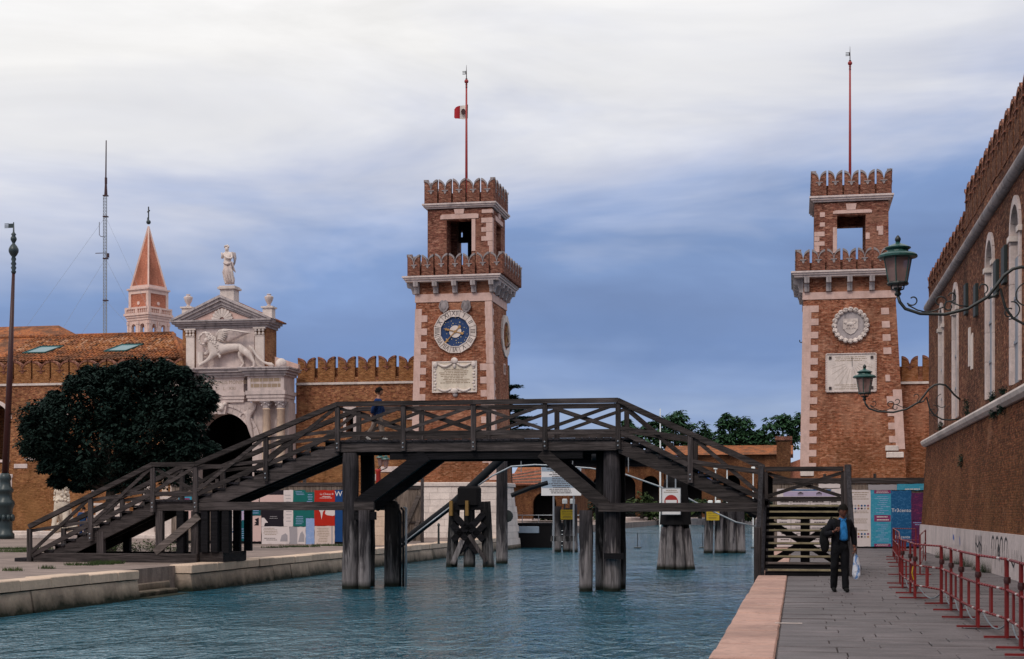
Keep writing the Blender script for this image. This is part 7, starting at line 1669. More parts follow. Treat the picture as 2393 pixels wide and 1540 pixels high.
m = MB(); m.lathe([(.22, 0), (.2, .5), (.13, .7), (.11, zt - ZC - .15), (.16, zt - ZC - .05), (.1, zt - ZC)], (s, 66, ZC), 10); part('post', m, 'sign_red', rt, True)
for dx, dz_, sgn in ((.12, .42, 1), (.42, .34, 1)):
    m = MB(); m.tube([(s, 66, zt - .05), (s + dx * .6 - .2, 66, zt - .1), (s + dx, 66, zt + dz_ - .28)], .025, 6); part('arm', m, 'black_iron', rt)
    m = MB(); m.lathe([(.09, 0), (.15, .36)], (s + dx, 66 - dx * .5, zt + dz_ - .28), 6); lg = part('glass', m, 'lantern_glass', rt); m = MB(); m.lathe([(.15, .36), (.22, .37), (.2, .41), (.09, .47), (.11, .5), (.03, .56), (.02, .62)], (s + dx, 66 - dx * .5, zt + dz_ - .28), 10); part('hood', m, 'green_metal', lg)
s, t = gz(1025, 1271, ZC); thing('iron_bollard', MB().lathe([(.06, 0), (.05, .1), (.045, .8), (.07, .84), (.05, .92), (.01, .95)], (s, t, ZC), 10), 'black_iron', (s, t, ZC), 'thin iron bollard post in front of the clock tower plinth', 'bollard')
# weathered stone lion by the gateway and pedestals along the terrace
s, t = g(148, 1200, 74)[0], 74.0; zt = g(148, 1128, 74)[1]
rt = root('seated_lion_statue', (s, t, ZC), 'pale seated stone lion statue behind the lower bridge flight', 'statue'); h = zt - ZC
m = MB(); m.cbox(s - .62, s + .62, t - .5, t + .7, ZC, ZC + .28, .03); part('plinth', m, 'stone_pale', rt)
V = [(s, t + .35, ZC + .75, .48), (s, t + .1, ZC + 1.25, .44), (s, t - .1, ZC + 1.8, .42), (s, t - .2, ZC + 2.25, .33), (s, t - .3, ZC + 2.6, .29), (s, t - .55, ZC + 2.55, .16), (s - .3, t - .3, ZC + 1.3, .18), (s - .32, t - .42, ZC + .8, .14), (s - .32, t - .55, ZC + .36, .15), (s + .3, t - .3, ZC + 1.3, .18), (s + .32, t - .42, ZC + .8, .14), (s + .32, t - .55, ZC + .36, .15), (s - .45, t + .25, ZC + .6, .3), (s - .45, t - .2, ZC + .38, .14), (s + .45, t + .25, ZC + .6, .3), (s + .45, t - .2, ZC + .38, .14)]
m = MB(); m.add(*skin(V, [(0, 1), (1, 2), (2, 3), (3, 4), (4, 5), (2, 6), (6, 7), (7, 8), (2, 9), (9, 10), (10, 11), (0, 12), (12, 13), (0, 14), (14, 15)], 2, 1)); part('body', m, 'stone_cream', rt, True)
m = MB(); rs = random.Random(5)
for i in range(60): a = rs.uniform(0, 6.28); u = rs.random(); m.sphere((s + .4 * math.cos(a) * (1 - .2 * u), t - .2 + .33 * math.sin(a) * (1 - .2 * u), ZC + 2.0 + .75 * u), .09, 6, 5)
part('mane', m, 'stone_cream', rt, True)
for i, (x, w, y) in enumerate(((262, .75, 1135), (345, .6, 1120), (408, .5, 1110), (232, .5, 1180))):
    s = g(x, 1200, 76)[0]; zt = g(x, y, 76)[1]; rt = root('marble_pedestal', (s, 76, ZC), ['broad white pedestal with statue behind the lower flight, right of the seated lion', 'pedestal with statue behind the left landing post', 'slim pedestal with statue behind the upper flight foot', 'low white pedestal right beside the seated lion'][i], 'pedestal')
    h = (zt - ZC) * .62; m = MB(); m.cbox(s - w, s + w, 75.5, 76.6, ZC + .36, ZC + h, .03); m.box(s - w - .1, s + w + .1, 75.4, 76.7, ZC + h + .002, ZC + h + .14); m.box(s - w - .08, s + w + .08, 75.42, 76.68, ZC + .1, ZC + .358); part('pedestal', m, 'stone_pale', rt)
    if i < 3:
        z = ZC + h + .14; V = [(s, 76, z + .75, .2), (s, 76, z + 1.1, .22), (s, 76, z + 1.32, .08), (s + .03, 75.95, z + 1.48, .12), (s - .1, 76, z + .35, .17), (s - .1, 76, z + .02, .14), (s + .12, 75.95, z + .35, .16), (s + .12, 76, z + .02, .13), (s - .28, 75.95, z + .95, .08), (s - .2, 75.8, z + .7, .06), (s + .3, 76, z + 1.0, .08), (s + .38, 75.9, z + .75, .06)]
        m = MB(); m.add(*skin(V, [(0, 1), (1, 2), (2, 3), (0, 4), (4, 5), (0, 6), (6, 7), (1, 8), (8, 9), (1, 10), (10, 11)], 1, 0)); part('statue', m, 'stone_pale', rt, True)
# ------------------------------------------------------------------ trees and plants
def leaves(mb, c, rad, n, size, rs, flat=1.0, droop=.6):
    for _ in range(n):
        while True:
            x, y, z = rs.uniform(-1, 1), rs.uniform(-1, 1), rs.uniform(-1, 1)
            if x * x + y * y + z * z < 1: break
        p = Vector((c[0] + x * rad, c[1] + y * rad, c[2] + z * rad * flat))
        a = rs.uniform(0, 6.283); l = size * rs.uniform(.7, 1.35); w = l * rs.uniform(.32, .5)
        d = Vector((math.cos(a), math.sin(a), -droop * rs.uniform(.2, 1.6))).normalized()
        s = d.cross(Vector((rs.uniform(-.5, .5), rs.uniform(-.5, .5), 1))).normalized() * w
        mb.add([p, p + d * l * .45 + s * .5, p + d * l, p + d * l * .45 - s * .5], [(0, 1, 2, 3)])
def tree(name, label, lobes, T, leaf, per, sub_n, mt, trunk, seed, depth=.9, group=None, droop=.6, cat='tree', zb=ZC, fill=True):
    rs = random.Random(seed); k0 = g(lobes[0][0], 1000, T); kk = (g(lobes[0][0] + 100, 1000, T)[0] - k0[0]) / 100
    bs = g(trunk[0], 1000, T)[0]
    rt = root(name, (bs, T, zb), label, cat, group)
    mb = MB(); cents = []
    for (x, y, r) in lobes:
        s, z = g(x, y, T); R_ = r * kk; dt = rs.uniform(-depth, depth) * R_
        cents.append((s, T + dt * .6, z, R_))
        for _ in range(sub_n):
            th = math.acos(rs.uniform(-1, 1)); ph = rs.uniform(0, 6.283); q = R_ * (.62 + .42 * rs.random())
            c = (s + q * math.sin(th) * math.cos(ph), T + dt * .6 + q * math.sin(th) * math.sin(ph) * depth, z + q * math.cos(th) * .9)
            leaves(mb, c, R_ * rs.uniform(.14, .26), per, leaf, rs, .8, droop)
        if fill: leaves(mb, (s, T + dt * .6, z), R_ * .8, int(per * sub_n * .16), leaf * 1.8, rs, .9, droop)
    part('crown', mb, mt, rt)
    zc_ = min(c[2] for c in cents); top = g(trunk[0], trunk[1], T)[1]
    m = MB(); m.tube([(bs, T, zb - .1), (bs + .03, T, zb + (top - zb) * .25), (bs - .04, T, zb + (top - zb) * .6), (bs + .05, T, top)], [trunk[2] * 1.35, trunk[2], trunk[2] * .85, trunk[2] * .6], 10); part('trunk', m, 'bark', rt, True)
    for i, c in enumerate(cents):
        m = MB(); st = zb + (top - zb) * rs.uniform(.62, .98); mid = ((bs + c[0]) / 2, (T + c[1]) / 2, (st + c[2]) / 2 + c[3] * .1); m.tube([(bs, T, st), mid, c[:3], (c[0] + c[3] * .4 * rs.uniform(-1, 1), c[1], c[2] + c[3] * .4)], [trunk[2] * .55, trunk[2] * .36, trunk[2] * .2, trunk[2] * .06], 7); part('limb', m, 'bark', rt, True)
    return rt
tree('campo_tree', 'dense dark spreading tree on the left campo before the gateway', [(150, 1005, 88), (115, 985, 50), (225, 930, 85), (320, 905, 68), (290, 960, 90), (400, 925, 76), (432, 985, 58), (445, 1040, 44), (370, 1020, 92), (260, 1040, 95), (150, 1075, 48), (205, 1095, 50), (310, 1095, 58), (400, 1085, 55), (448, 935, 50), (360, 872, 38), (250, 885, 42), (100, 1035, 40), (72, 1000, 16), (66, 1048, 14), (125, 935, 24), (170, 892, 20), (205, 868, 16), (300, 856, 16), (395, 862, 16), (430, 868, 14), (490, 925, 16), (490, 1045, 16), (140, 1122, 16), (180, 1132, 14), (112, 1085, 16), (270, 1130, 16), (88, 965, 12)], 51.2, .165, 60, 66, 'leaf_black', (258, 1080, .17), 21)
FT = dict(mt='leaf_far', group='trees beyond the basin', depth=.8)
tree('basin_tree', 'rounded green tree across the basin above the right bridge flight', [(1575, 1000, 44), (1535, 1005, 34), (1618, 1008, 34), (1580, 978, 26), (1648, 1025, 24), (1610, 1035, 30), (1545, 1035, 30), (1672, 1038, 16)], 268, .75, 16, 34, trunk=(1580, 1030, .5), seed=31, zb=.5, **FT)
tree('basin_tree', 'low green tree far left of the basin trees behind the railing', [(1497, 1015, 22), (1475, 1000, 12), (1520, 1000, 20), (1465, 985, 9)], 268, .75, 14, 26, trunk=(1500, 1030, .4), seed=32, zb=.5, **FT)
tree('basin_tree', 'dense dark green tree left of the sundial tower, taller of the pair', [(1712, 1010, 36), (1700, 985, 24), (1735, 995, 30), (1690, 1025, 24), (1750, 1025, 30), (1720, 1040, 34), (1772, 1038, 22)], 262, .75, 16, 34, trunk=(1715, 1035, .5), seed=33, zb=.5, **FT)
tree('basin_tree', 'loose green tree touching the left edge of the sundial tower', [(1800, 1000, 30), (1832, 985, 24), (1860, 1000, 30), (1770, 1020, 24), (1845, 1025, 30), (1880, 980, 26), (1800, 1038, 30)], 262, .75, 14, 30, trunk=(1822, 1035, .5), seed=34, zb=.5, **FT)
for i, (x, y, r, lb) in enumerate(((1500, 1170, 24, 'dark bush on the far bank left of the no entry board'), (1636, 1178, 18, 'dark bush on the far bank right of the no entry board'), (1290, 1195, 18, 'low bush on the far bank left of the big sign poles'), (1420, 1190, 18, 'dark bush on the far bank beside the right bridge piles'), (1545, 1190, 22, 'bush on the far bank behind the no entry board'), (1730, 1190, 26, 'bush on the far bank behind the right bridge flight'))):
    tree('bank_bush', lb, [(x, y, r), (x + r * .8, y + 8, r * .8), (x - r * .8, y + 8, r * .8)], 232, .6, 14, 22, 'leaf_shrub', (x, y + 8, .25), 50 + i, group='bushes on the far bank', cat='bush', zb=.5)
hb = root('hedge', (g(1520, 1200, 238)[0], 238, .5), 'dark hedge running along the far bank of the basin', 'hedge'); mb = MB(); rs = random.Random(66); e0, e1 = g(1215, 1200, 238)[0], g(1860, 1200, 238)[0]
for i in range(150): u = i / 149; leaves(mb, (e0 + (e1 - e0) * u, 238 + rs.uniform(-1, 1), 1.3 + rs.random() * 1.6), 1.1, 34, .7, rs, .9, .2)
part('foliage', mb, 'leaf_cedar', hb)
m = MB()
for i in range(12): q = e0 + (e1 - e0) * (i + .5) / 12; m.tube([(q, 238, .4), (q, 238, 2)], .1, 5)
part('stem', m, 'bark', hb)
# cedar behind the clock tower
Tcd = 130.0; s, zt = g(1188, 880, Tcd); rt = root('cedar_tree', (s, Tcd, 0), 'dark layered cedar branches showing right of the clock tower', 'tree'); rs = random.Random(77); mb = MB()
m = MB(); m.tube([(s, Tcd, -.5), (s, Tcd, zt + 1)], [.5, .1], 8); part('trunk', m, 'bark', rt, True)
for y, xe in ((905, 1214), (930, 1206), (938, 1226), (955, 1212), (962, 1236), (978, 1243), (985, 1225), (995, 1250), (1008, 1240), (1020, 1250)):
    e, z = g(xe, y, Tcd)
    for sg in (1, -.8):
        m = MB(); L = (e - s) * sg; m.tube([(s, Tcd, z - .4), (s + L * .6, Tcd - .4, z + .05), (s + L, Tcd - .6, z - .1)], [.10, .06, .02], 6); part('limb', m, 'bark', rt)
        for i in range(14): u = rs.uniform(.25, 1.0); leaves(mb, (s + L * u, Tcd - .6 * u + rs.uniform(-.6, .6), z + .08 + rs.uniform(-.1, .1)), .55 * (1.2 - u * .5), 46, .28, rs, .22, .1)
part('crown', mb, 'leaf_cedar', rt)
# shrubs under the bridge, wall plants, tufts of grass
rs = random.Random(5)
for i, (x, y, w, lb) in enumerate(((335, 1272, .9, 'low green shrub under the left bridge landing, left one'), (400, 1268, 1.1, 'low green shrub under the left bridge landing, right one'), (250, 1280, .7, 'small shrub under the lower bridge flight'))):
    s, t = gz(x, y + 8, ZC); t = 46.5 + i * .5; s = g(x, y, t)[0]; mb = MB()
    for _ in range(26): leaves(mb, (s + rs.uniform(-w, w), t + rs.uniform(-.4, .4), ZC + .1 + rs.random() * .3), .2, 26, .10, rs, 1, -.3)
    rt = root('shrub', (s, t, ZC), lb, 'shrub', 'shrubs under the bridge'); part('foliage', mb, 'leaf_shrub', rt)
    m = MB()
    for j in range(5): m.tube([(s + rs.uniform(-.1, .1), t, ZC - .02), (s + rs.uniform(-w, w) * .7, t, ZC + .35)], .015, 5)
    part('stem', m, 'bark', rt)
def wall_plant(t, z, r, lb, hang):
    mb = MB(); rs2 = random.Random(int(t * 10)); s = 5.12
    for _ in range(int(14 + r * 18)): leaves(mb, (s - .02 + rs2.uniform(-.06, .05), t + rs2.uniform(-r, r), z + (rs2.uniform(-1, .3) * r * 1.3 if hang else rs2.uniform(0, 1.6) * r)), .07, 20, .06, rs2, 1, .6 if hang else -.6)
    rt = root('wall_plant', (s, t, z), lb, 'plant', 'weeds growing from the ledge'); part('foliage', mb, 'leaf_dark', rt)
    m = MB(); m.tube([(s + .1, t, z), (s - .05, t, z + (-.3 if hang else .4) * r * 2)], .02, 5); part('stem', m, 'bark', rt)
wall_plant(47.0, 4.5, .3, 'tall weed on the ledge just right of the far lantern bracket', False); wall_plant(41.0, 4.5, .14, 'weed tuft on the ledge below the second window', False); wall_plant(38.9, 4.5, .1, 'weed tuft on the ledge left of the nearest window', False)
wall_plant(40.8, 4.25, .16, 'weed hanging from the ledge below the second window', True); wall_plant(39.2, 4.25, .12, 'weed hanging from the ledge left of the nearest window', True); wall_plant(48.6, 3.3, .22, 'dark weed in a crack of the battered wall', True); wall_plant(55.5, 4.5, .2, 'weed tuft on the ledge near the far corner', False)
for i, (x, y, r) in enumerate(((2127, 1318, .16), (2138, 1330, .12), (2160, 1318, .2), (2215, 1322, .16), (2203, 1300, .12))):
    pass
mb = MB(); rs = random.Random(8)
def tuft(x, y, z, r, n):
    s, t = gz(x, y, z)
    for _ in range(n):
        a = rs.uniform(0, 6.28); q = r * math.sqrt(rs.random()); p = Vector((s + q * math.cos(a), t + q * .5 * math.sin(a), z + .01)); h = rs.uniform(.04, .13); d = Vector((rs.uniform(-.5, .5), rs.uniform(-.5, .5), 1)) * h
        mb.add([p + Vector((-.008, 0, 0)), p + Vector((.008, 0, 0)), p + d], [(0, 1, 2)])
for x, y, r, n in ((252, 1318, .5, 500), (236, 1320, .4, 260), (310, 1308, .5, 260), (190, 1322, .5, 200), (30, 1335, .3, 120), (10, 1290, 1.6, 900), (40, 1284, 1.5, 900), (75, 1290, .8, 300), (700, 1279, .9, 400), (530, 1280, .6, 300), (780, 1276, 1.0, 600), (640, 1281, .6, 160), (110, 1330, .25, 90)): tuft(x, y, ZC, r, n)
s_, t_ = 4.75, 47
for tt in (40.2, 41.5, 44.3, 46.2, 49.8, 52.4):
    for _ in range(160):
        p = Vector((4.85 + rs.uniform(-.18, .05), tt + rs.uniform(-.45, .45), .0)); d = Vector((rs.uniform(-.4, .3), rs.uniform(-.4, .4), 1)) * rs.uniform(.08, .38); mb.add([p + Vector((0, -.015, 0)), p + Vector((0, .015, 0)), p + d], [(0, 1, 2)])
thing('grass_tufts', mb, 'leaf_shrub', (-10, 45, 0), 'tufts of weeds and grass along the paving edges', 'grass', kind='stuff')
# ------------------------------------------------------------------ people
def head_geo(c, h, face, tilt, skinm=0):
    """head with brow, nose, mouth, chin and ears; face = yaw (0 looks to -y), tilt down"""
    vs = []; fs = []; n, m = 24, 18; cf, sf = math.cos(face), math.sin(face); ct, st = math.cos(tilt), math.sin(tilt)
    def place(p):
        x, y, z = p; y, z = y * ct - z * st, y * st + z * ct; x, y = x * cf - y * sf, x * sf + y * cf
        return (c[0] + x * h, c[1] + y * h, c[2] + z * h)
    for j in range(m + 1):
        ph = math.pi * (j + .01) / (m + .02)
        for i in range(n):
            th = 2 * math.pi * i / n; x, y, z = math.sin(ph) * math.cos(th), math.sin(ph) * math.sin(th), -math.cos(ph)
            w = 1 - .30 * max(0, -z) ** 1.4; px, py, pz = x * .335 * w, y * .42 * (1 - .10 * max(0, -z)), z * .5
            f = max(0, -y)
            px_, g1 = abs(x), math.exp(-(x / .16) ** 2)
            py -= .075 * g1 * math.exp(-((z + .12) / .16) ** 2) * (f > .3)          # nose
            py -= .03 * math.exp(-(x / .42) ** 2) * math.exp(-((z - .22) / .10) ** 2) * (f > .3)  # brow
            py += .035 * math.exp(-((px_ - .36) / .14) ** 2) * math.exp(-((z - .06) / .09) ** 2) * (f > .3)  # eye sockets
            py -= .03 * math.exp(-(x / .25) ** 2) * math.exp(-((z + .42) / .07) ** 2) * (f > .2)   # lips
            py -= .035 * math.exp(-(x / .3) ** 2) * math.exp(-((z + .72) / .12) ** 2)              # chin
            vs.append(place((px, py, pz)))
    for j in range(m):
        for i in range(n): i2 = (i + 1) % n; fs.append((j * n + i, j * n + i2, (j + 1) * n + i2, (j + 1) * n + i))
    return vs, fs, place
def hand_chains(wr, hd, side_v, curl, s=1.0):
    """palm and five unequal bent fingers; wr wrist, hd knuckles, side_v across the palm (towards the thumb), curl bend direction"""
    wr, hd, side_v, curl = Vector(wr), Vector(hd), Vector(side_v).normalized(), Vector(curl).normalized(); d = (hd - wr).normalized(); out = []
    V = [tuple(wr) + (.026 * s,), tuple((wr + hd) / 2) + (.034 * s, .022 * s), tuple(hd) + (.036 * s, .018 * s)]; out.append((V, chain(0, 1, 2)))
    for i, L in enumerate((.070, .080, .074, .058)):
        b = hd + side_v * (.030 - .02 * i) * s - d * .012; p1 = b + d * L * .45 * s + curl * .012 * s; p2 = p1 + (d * .5 + curl * .8).normalized() * L * .35 * s; p3 = p2 + (curl - d * .45).normalized() * L * .3 * s
        out.append(([tuple(b) + (.0095 * s,), tuple(p1) + (.009 * s,), tuple(p2) + (.0085 * s,), tuple(p3) + (.007 * s,)], chain(0, 1, 2, 3)))
    b = wr + (hd - wr) * .35 + side_v * .022 * s; p1 = b + (side_v * .6 + d * .6 + curl * .3).normalized() * .035 * s; p2 = p1 + (d * .6 + curl * .7).normalized() * .03 * s
    out.append(([tuple(b) + (.012 * s,), tuple(p1) + (.0105 * s,), tuple(p2) + (.008 * s,)], chain(0, 1, 2)))
    return out
def person(base, label, J, hair, clothes, skinm, hands, face, tilt, headc, headh, curly=False, rot=A):
    rt = root('person', base, label, 'person', rot=rot)
    b = Vector(base); P = lambda p: (b.x + p[0], b.y + p[1], b.z + p[2])
    body = MB()
    V = [P(v) + tuple(v[3:]) for v in J['v']]; body.add(*skin(V, J['e'], 2, 0))
    hv, hf, place = head_geo(P(headc), headh, face, tilt); body.add(hv, hf)
    for sg in (-1, 1):   # ears
        e = MB(); e.sphere((0, 0, 0), 1, 8, 6); body.add([place((sg * .345 + x * .04, .03 + y * .075, -.02 + z * .12)) for x, y, z in e.v], e.f)
    for hnd in hands:
        for V2, E2 in hand_chains(P(hnd[0]), P(hnd[1]), hnd[2], hnd[3], hnd[4]): body.add(*skin(V2, E2, 1, 0))
    bo = part('body', body, skinm, rt, True)
    for sg in (-1, 1):
        m = MB(); e = MB(); e.sphere((0, 0, 0), 1, 8, 6); m.add([place((sg * .125 + x * .035, -.385 + y * .02, .035 + z * .022)) for x, y, z in e.v], e.f); part('eye', m, 'dark_ink', bo, True)
        m = MB(); m.add([place((sg * .125 + x * .07, -.405 + y * .02, .115 + z * .014)) for x, y, z in e.v], e.f); part('eyebrow', m, 'hair', bo, True)
    m = MB(); e = MB(); e.sphere((0, 0, 0), 1, 8, 6); m.add([place((x * .085, -.425 + y * .02, -.215 + z * .02)) for x, y, z in e.v], e.f); part('mouth', m, 'lip', bo, True)
    for nm, sk, mt in clothes:
        m = MB()
        for (V2, E2) in sk: m.add(*skin([P(v) + tuple(v[3:]) for v in V2], E2, 2, 0))
        # cloth creases
        m.v = [tuple(Vector(v) + Vector((mnoise.noise(Vector(v) * 9), mnoise.noise(Vector(v) * 9 + Vector((5, 0, 0))), mnoise.noise(Vector(v) * 7 + Vector((0, 9, 0))))) * .012) for v in m.v]
        part(nm, m, mt, rt, True)
    m = MB(); rs = random.Random(3)
    n = 26
    for j in range(13):
        for i in range(n):
            th = 2 * math.pi * i / n; ph = j / 12 * 1.75; x, y, z = math.sin(ph) * math.cos(th), math.sin(ph) * math.sin(th), math.cos(ph)
            r = 1.10 + (.0 if not curly else .12)
            # fringe stops at the forehead
            zz = z
            if y < -.25 and z < .42: zz = .42 + (z - .42) * .15
            k = r + rs.uniform(-.02, .035) * (2.2 if curly else 1)
            m.v.append(place((x * .345 * k, y * .43 * k + .015, zz * .5 * k + .01)))
    for j in range(12):
        for i in range(n): i2 = (i + 1) % n; m.f.append([j * n + i, (j + 1) * n + i, (j + 1) * n + i2, j * n + i2]); m.mi.append(0)
    if curly:
        e = MB(); e.sphere((0, 0, 0), 1, 7, 5)
        for _ in range(150):
            th, ph = rs.uniform(0, 6.28), rs.uniform(0, 2.0); x, y, z = math.sin(ph) * math.cos(th), math.sin(ph) * math.sin(th), math.cos(ph)
            if y < -.2 and z < .55: continue
            q = rs.uniform(.05, .085); m.add([place((x * .43 + a * q, y * .51 + .03 + bb * q, z * .56 + .02 + cc * q)) for a, bb, cc in e.v], e.f)
    part('hair', m, hair, rt, True)
    return rt
# man walking towards the camera with a carrier bag
s, t = gz(1963, 1383, 0); mb0 = (s, t, 0)
Jm = dict(v=[(0, 0, .93, .13, .11), (0, 0, 1.06, .125, .10), (.01, 0, 1.28, .16, .11), (.02, -.01, 1.42, .075), (.035, -.03, 1.50, .055), (.04, -.05, 1.56, .055),
             (.18, 0, 1.38, .06), (.265, .03, 1.12, .045), (.28, -.03, .87, .03), (-.16, 0, 1.38, .06), (-.27, -.04, 1.12, .045), (-.16, -.21, 1.2, .032),
             (-.09, 0, .88, .085), (-.11, -.02, .5, .058), (-.115, .06, .1, .042), (.085, 0, .88, .085), (.085, -.06, .5, .058), (.09, -.10, .1, .042)],
          e=[(0, 1), (1, 2), (2, 3), (3, 4), (4, 5), (2, 6), (6, 7), (7, 8), (2, 9), (9, 10), (10, 11), (0, 12), (12, 13), (13, 14), (0, 15), (15, 16), (16, 17)])
jack = [([(-.01, .02, .74, .185, .14), (-.01, .02, .90, .18, .14), (0, .02, 1.05, .175, .135), (.01, .02, 1.28, .19, .13), (.02, .02, 1.40, .13, .09), (.19, .01, 1.37, .088), (.28, .04, 1.12, .072), (.29, -.02, .885, .055),
          (-.17, .01, 1.37, .09), (-.285, -.03, 1.12, .08), (-.17, -.2, 1.19, .06)], [(0, 1), (1, 2), (2, 3), (3, 4), (3, 5), (5, 6), (6, 7), (3, 8), (8, 9), (9, 10)])]
trou = [([(0, 0, 1.0, .155, .13), (0, 0, .92, .155, .125), (-.09, 0, .82, .108), (-.11, -.02, .48, .082), (-.115, .055, .10, .072), (-.117, .05, .045, .07), (.085, 0, .82, .108), (.088, -.06, .48, .082), (.092, -.095, .10, .074), (.094, -.10, .045, .072)], [(0, 1), (1, 2), (2, 3), (3, 4), (4, 5), (1, 6), (6, 7), (7, 8), (8, 9)])]
shirt = [([(.045, -.085, 1.0, .10, .085), (.045, -.095, 1.2, .115, .09), (.03, -.085, 1.36, .11, .08), (.03, -.05, 1.45, .07)], [(0, 1), (1, 2), (2, 3)])]
shoes = [([(-.115, .07, .06, .05), (-.118, -.03, .045, .045), (-.12, -.12, .035, .038)], [(0, 1), (1, 2)]), ([(.09, -.08, .06, .05), (.095, -.18, .045, .045), (.10, -.27, .032, .036)], [(0, 1), (1, 2)])]
man = person(mb0, 'man in dark jacket and light blue shirt walking towards the camera with a carrier bag', Jm, 'hair',
             [('jacket', jack, 'cloth_black'), ('trousers', trou, 'cloth_trouser'), ('shirt', shirt, 'cloth_shirt'), ('shoes', shoes, 'shoe_black')], 'skin_dark',
             [((.283, -.035, .88), (.288, -.05, .80), (0, -1, .1), (-1, .1, 0), 1.1), ((-.16, -.22, 1.205), (-.10, -.26, 1.235), (.1, 0, 1), (.3, .8, 0), 1.1)], 0.12, .30, (.045, -.06, 1.605), .255)
# lapels and collar of the jacket, shirt collar
b = Vector(mb0); m = MB()
for sg in (-1, 1):
    m.add([b + Vector(p) for p in ((.035 + sg * .05, -.13, 1.44), (.035 + sg * .13, -.10, 1.42), (.035 + sg * .135, -.165, 1.2), (.035 + sg * .12, -.175, 1.0), (.035 + sg * .085, -.17, 1.0), (.035 + sg * .075, -.18, 1.2))], [(0, 1, 2, 5), (5, 2, 3, 4)])
part('lapel', m, 'cloth_black', man)
m = MB()
for sg in (-1, 1): m.add([b + Vector(p) for p in ((.035, -.135, 1.435), (.035 + sg * .06, -.10, 1.475), (.035 + sg * .085, -.085, 1.44), (.035 + sg * .045, -.145, 1.40))], [(0, 1, 2, 3)])
part('shirt_collar', m, 'cloth_shirt', man)
rt = root('carrier_bag', (s, t, 0), 'white and blue plastic carrier bag hanging from the walking man\'s hand', 'bag', rot=A)
m = MB(); L = []
prof = [(.02, .74), (.045, .68), (.06, .58), (.075, .45), (.082, .35), (.07, .28), (.03, .25)]
for j, (r, z) in enumerate(prof):
    for i in range(14):
        a = 6.283 * i / 14; q = r * (1 + .16 * math.sin(3 * a + j) + .08 * math.sin(7 * a + 2 * j)); m.v.append((s + .30 + q * 1.05 * math.cos(a) + .012 * j * .3, t - .05 + q * .7 * math.sin(a), z))
for j in range(len(prof) - 1):
    for i in range(14): m.f.append([j * 14 + i, (j + 1) * 14 + i, (j + 1) * 14 + (i + 1) % 14, j * 14 + (i + 1) % 14]); m.mi.append(0)
m.f.append(list(range(84, 98))); m.mi.append(0); part('sack', m, 'plastic_bag', rt, True)
m = MB(); m.tube([(s + .28, t - .08, .72), (s + .285, t - .06, .79), (s + .30, t - .02, .72)], .011, 6); part('handle', m, 'plastic_bag', rt, True)
m = MB(); m.tube([(s + .37, t - .04, .56), (s + .395, t - .04, .48), (s + .40, t - .04, .42)], [.012, .02, .01], 6); part('strap_end', m, 'cloth_denim', rt, True)
rt = root('shoulder_bag', (s, t, 0), 'bulky black bag slung over the walking man\'s right shoulder', 'bag', rot=A)
V = [(s - .27, t + .06, 1.30, .10, .07), (s - .30, t + .06, 1.1, .13, .10), (s - .30, t + .06, .9, .12, .10), (s - .26, t + .06, .76, .06)]; m = MB(); m.add(*skin(V, chain(0, 1, 2, 3), 2)); m.v = [tuple(Vector(v) + Vector((mnoise.noise(Vector(v) * 8), mnoise.noise(Vector(v) * 8 + Vector((3, 3, 3))), 0)) * .02) for v in m.v]; part('pouch', m, 'bag_black', rt, True)
m = MB(); m.tube([(s - .22, t + .02, 1.30), (s - .17, t + .0, 1.475), (s - .10, t - .06, 1.44), (s - .11, t - .2, 1.27)], .018, 6); part('strap', m, 'bag_black', rt, True)
# woman crossing the bridge
tw = 40.85; s, _ = g(882, 1000, tw); wb = (s, tw, ZD)
Jw = dict(v=[(-.02, 0, .74, .11, .12), (0, 0, .88, .10, .11), (.02, 0, 1.06, .11, .14), (.025, 0, 1.2, .06), (.035, 0, 1.27, .045), (.045, 0, 1.33, .045),
             (.0, -.16, 1.16, .05), (-.09, -.2, .93, .04), (-.13, -.19, .73, .027), (.03, .16, 1.16, .05), (.10, .2, .95, .04), (.19, .17, .78, .027),
             (.04, -.07, .70, .08), (.12, -.07, .40, .055), (.15, -.07, .09, .038), (-.05, .07, .70, .08), (-.12, .07, .40, .055), (-.31, .07, .14, .038)],
          e=[(0, 1), (1, 2), (2, 3), (3, 4), (4, 5), (2, 6), (6, 7), (7, 8), (2, 9), (9, 10), (10, 11), (0, 12), (12, 13), (13, 14), (0, 15), (15, 16), (16, 17)])
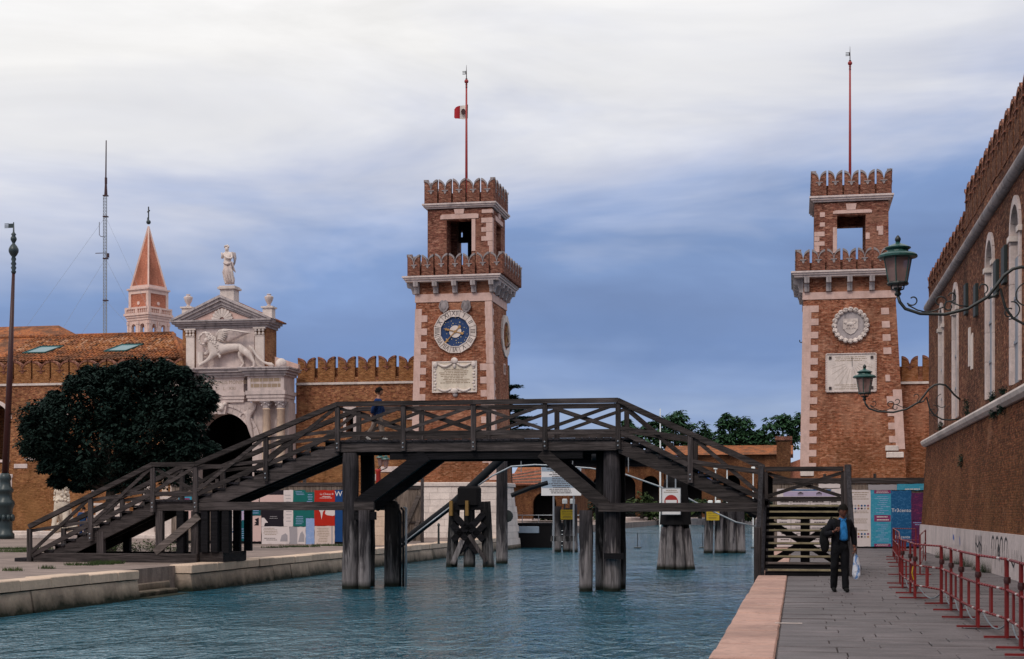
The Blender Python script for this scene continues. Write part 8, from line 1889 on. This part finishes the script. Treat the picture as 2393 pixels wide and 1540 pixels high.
jac = [([(-.03, 0, .64, .15, .17), (-.02, 0, .78, .145, .165), (.0, 0, .92, .14, .155), (.035, 0, 1.07, .145, .16), (.025, 0, 1.19, .085, .11), (.0, -.17, 1.14, .075), (-.10, -.21, .92, .066), (-.14, -.2, .755, .052), (.03, .17, 1.14, .075), (.11, .21, .94, .066), (.185, .18, .80, .052)],
        [(0, 1), (1, 2), (2, 3), (3, 4), (3, 5), (5, 6), (6, 7), (3, 8), (8, 9), (9, 10)])]
tro = [([(-.02, 0, .74, .12, .13), (.04, -.07, .66, .10), (.125, -.07, .38, .082), (.155, -.07, .10, .07), (-.06, .07, .66, .10), (-.13, .07, .38, .08), (-.31, .07, .15, .062)], [(0, 1), (1, 2), (2, 3), (0, 4), (4, 5), (5, 6)])]
sho = [([(.14, -.07, .055, .045), (.22, -.07, .04, .042), (.30, -.07, .035, .034)], [(0, 1), (1, 2)]), ([(-.33, .07, .12, .04), (-.27, .07, .06, .04), (-.2, .07, .03, .034)], [(0, 1), (1, 2)])]
person(wb, 'woman with dark curly hair in navy jacket and beige trousers crossing the bridge', Jw, 'hair', [('jacket', jac, 'cloth_navy'), ('trousers', tro, 'cloth_beige'), ('shoes', sho, 'shoe_white')], 'skin',
       [((-.135, -.19, .74), (-.15, -.19, .66), (1, 0, 0), (0, .6, .2), .95), ((.19, .17, .79), (.24, .165, .72), (1, 0, .3), (0, -.6, 0), .95)], math.pi / 2, .02, (.055, 0, 1.40), .215, curly=True)
# someone in blue beyond the lower flight
tb_ = 69.0; s, _ = g(194, 1200, tb_); pb_ = (s, tb_, ZC)
Jb = dict(v=[(v[0], -v[1], v[2]) + tuple(v[3:]) for v in Jm['v']], e=Jm['e'])
fl = lambda sk: [([(v[0], -v[1], v[2]) + tuple(v[3:]) for v in V2], E2) for V2, E2 in sk]
person(pb_, 'person in blue clothes standing beside the seated lion, seen through the lower railing', Jb, 'hair', [('jacket', fl(jack), 'cloth_denim'), ('trousers', fl(trou), 'cloth_navy'), ('shoes', fl(shoes), 'shoe_black')], 'skin',
       [((.283, .035, .88), (.288, .05, .80), (0, 1, .1), (-1, -.1, 0), 1.0), ((-.16, .22, 1.205), (-.10, .26, 1.235), (.1, 0, 1), (.3, -.8, 0), 1.0)], math.pi, .1, (.03, .05, 1.59), .23)
bpy.data.scenes.remove(_tmp)
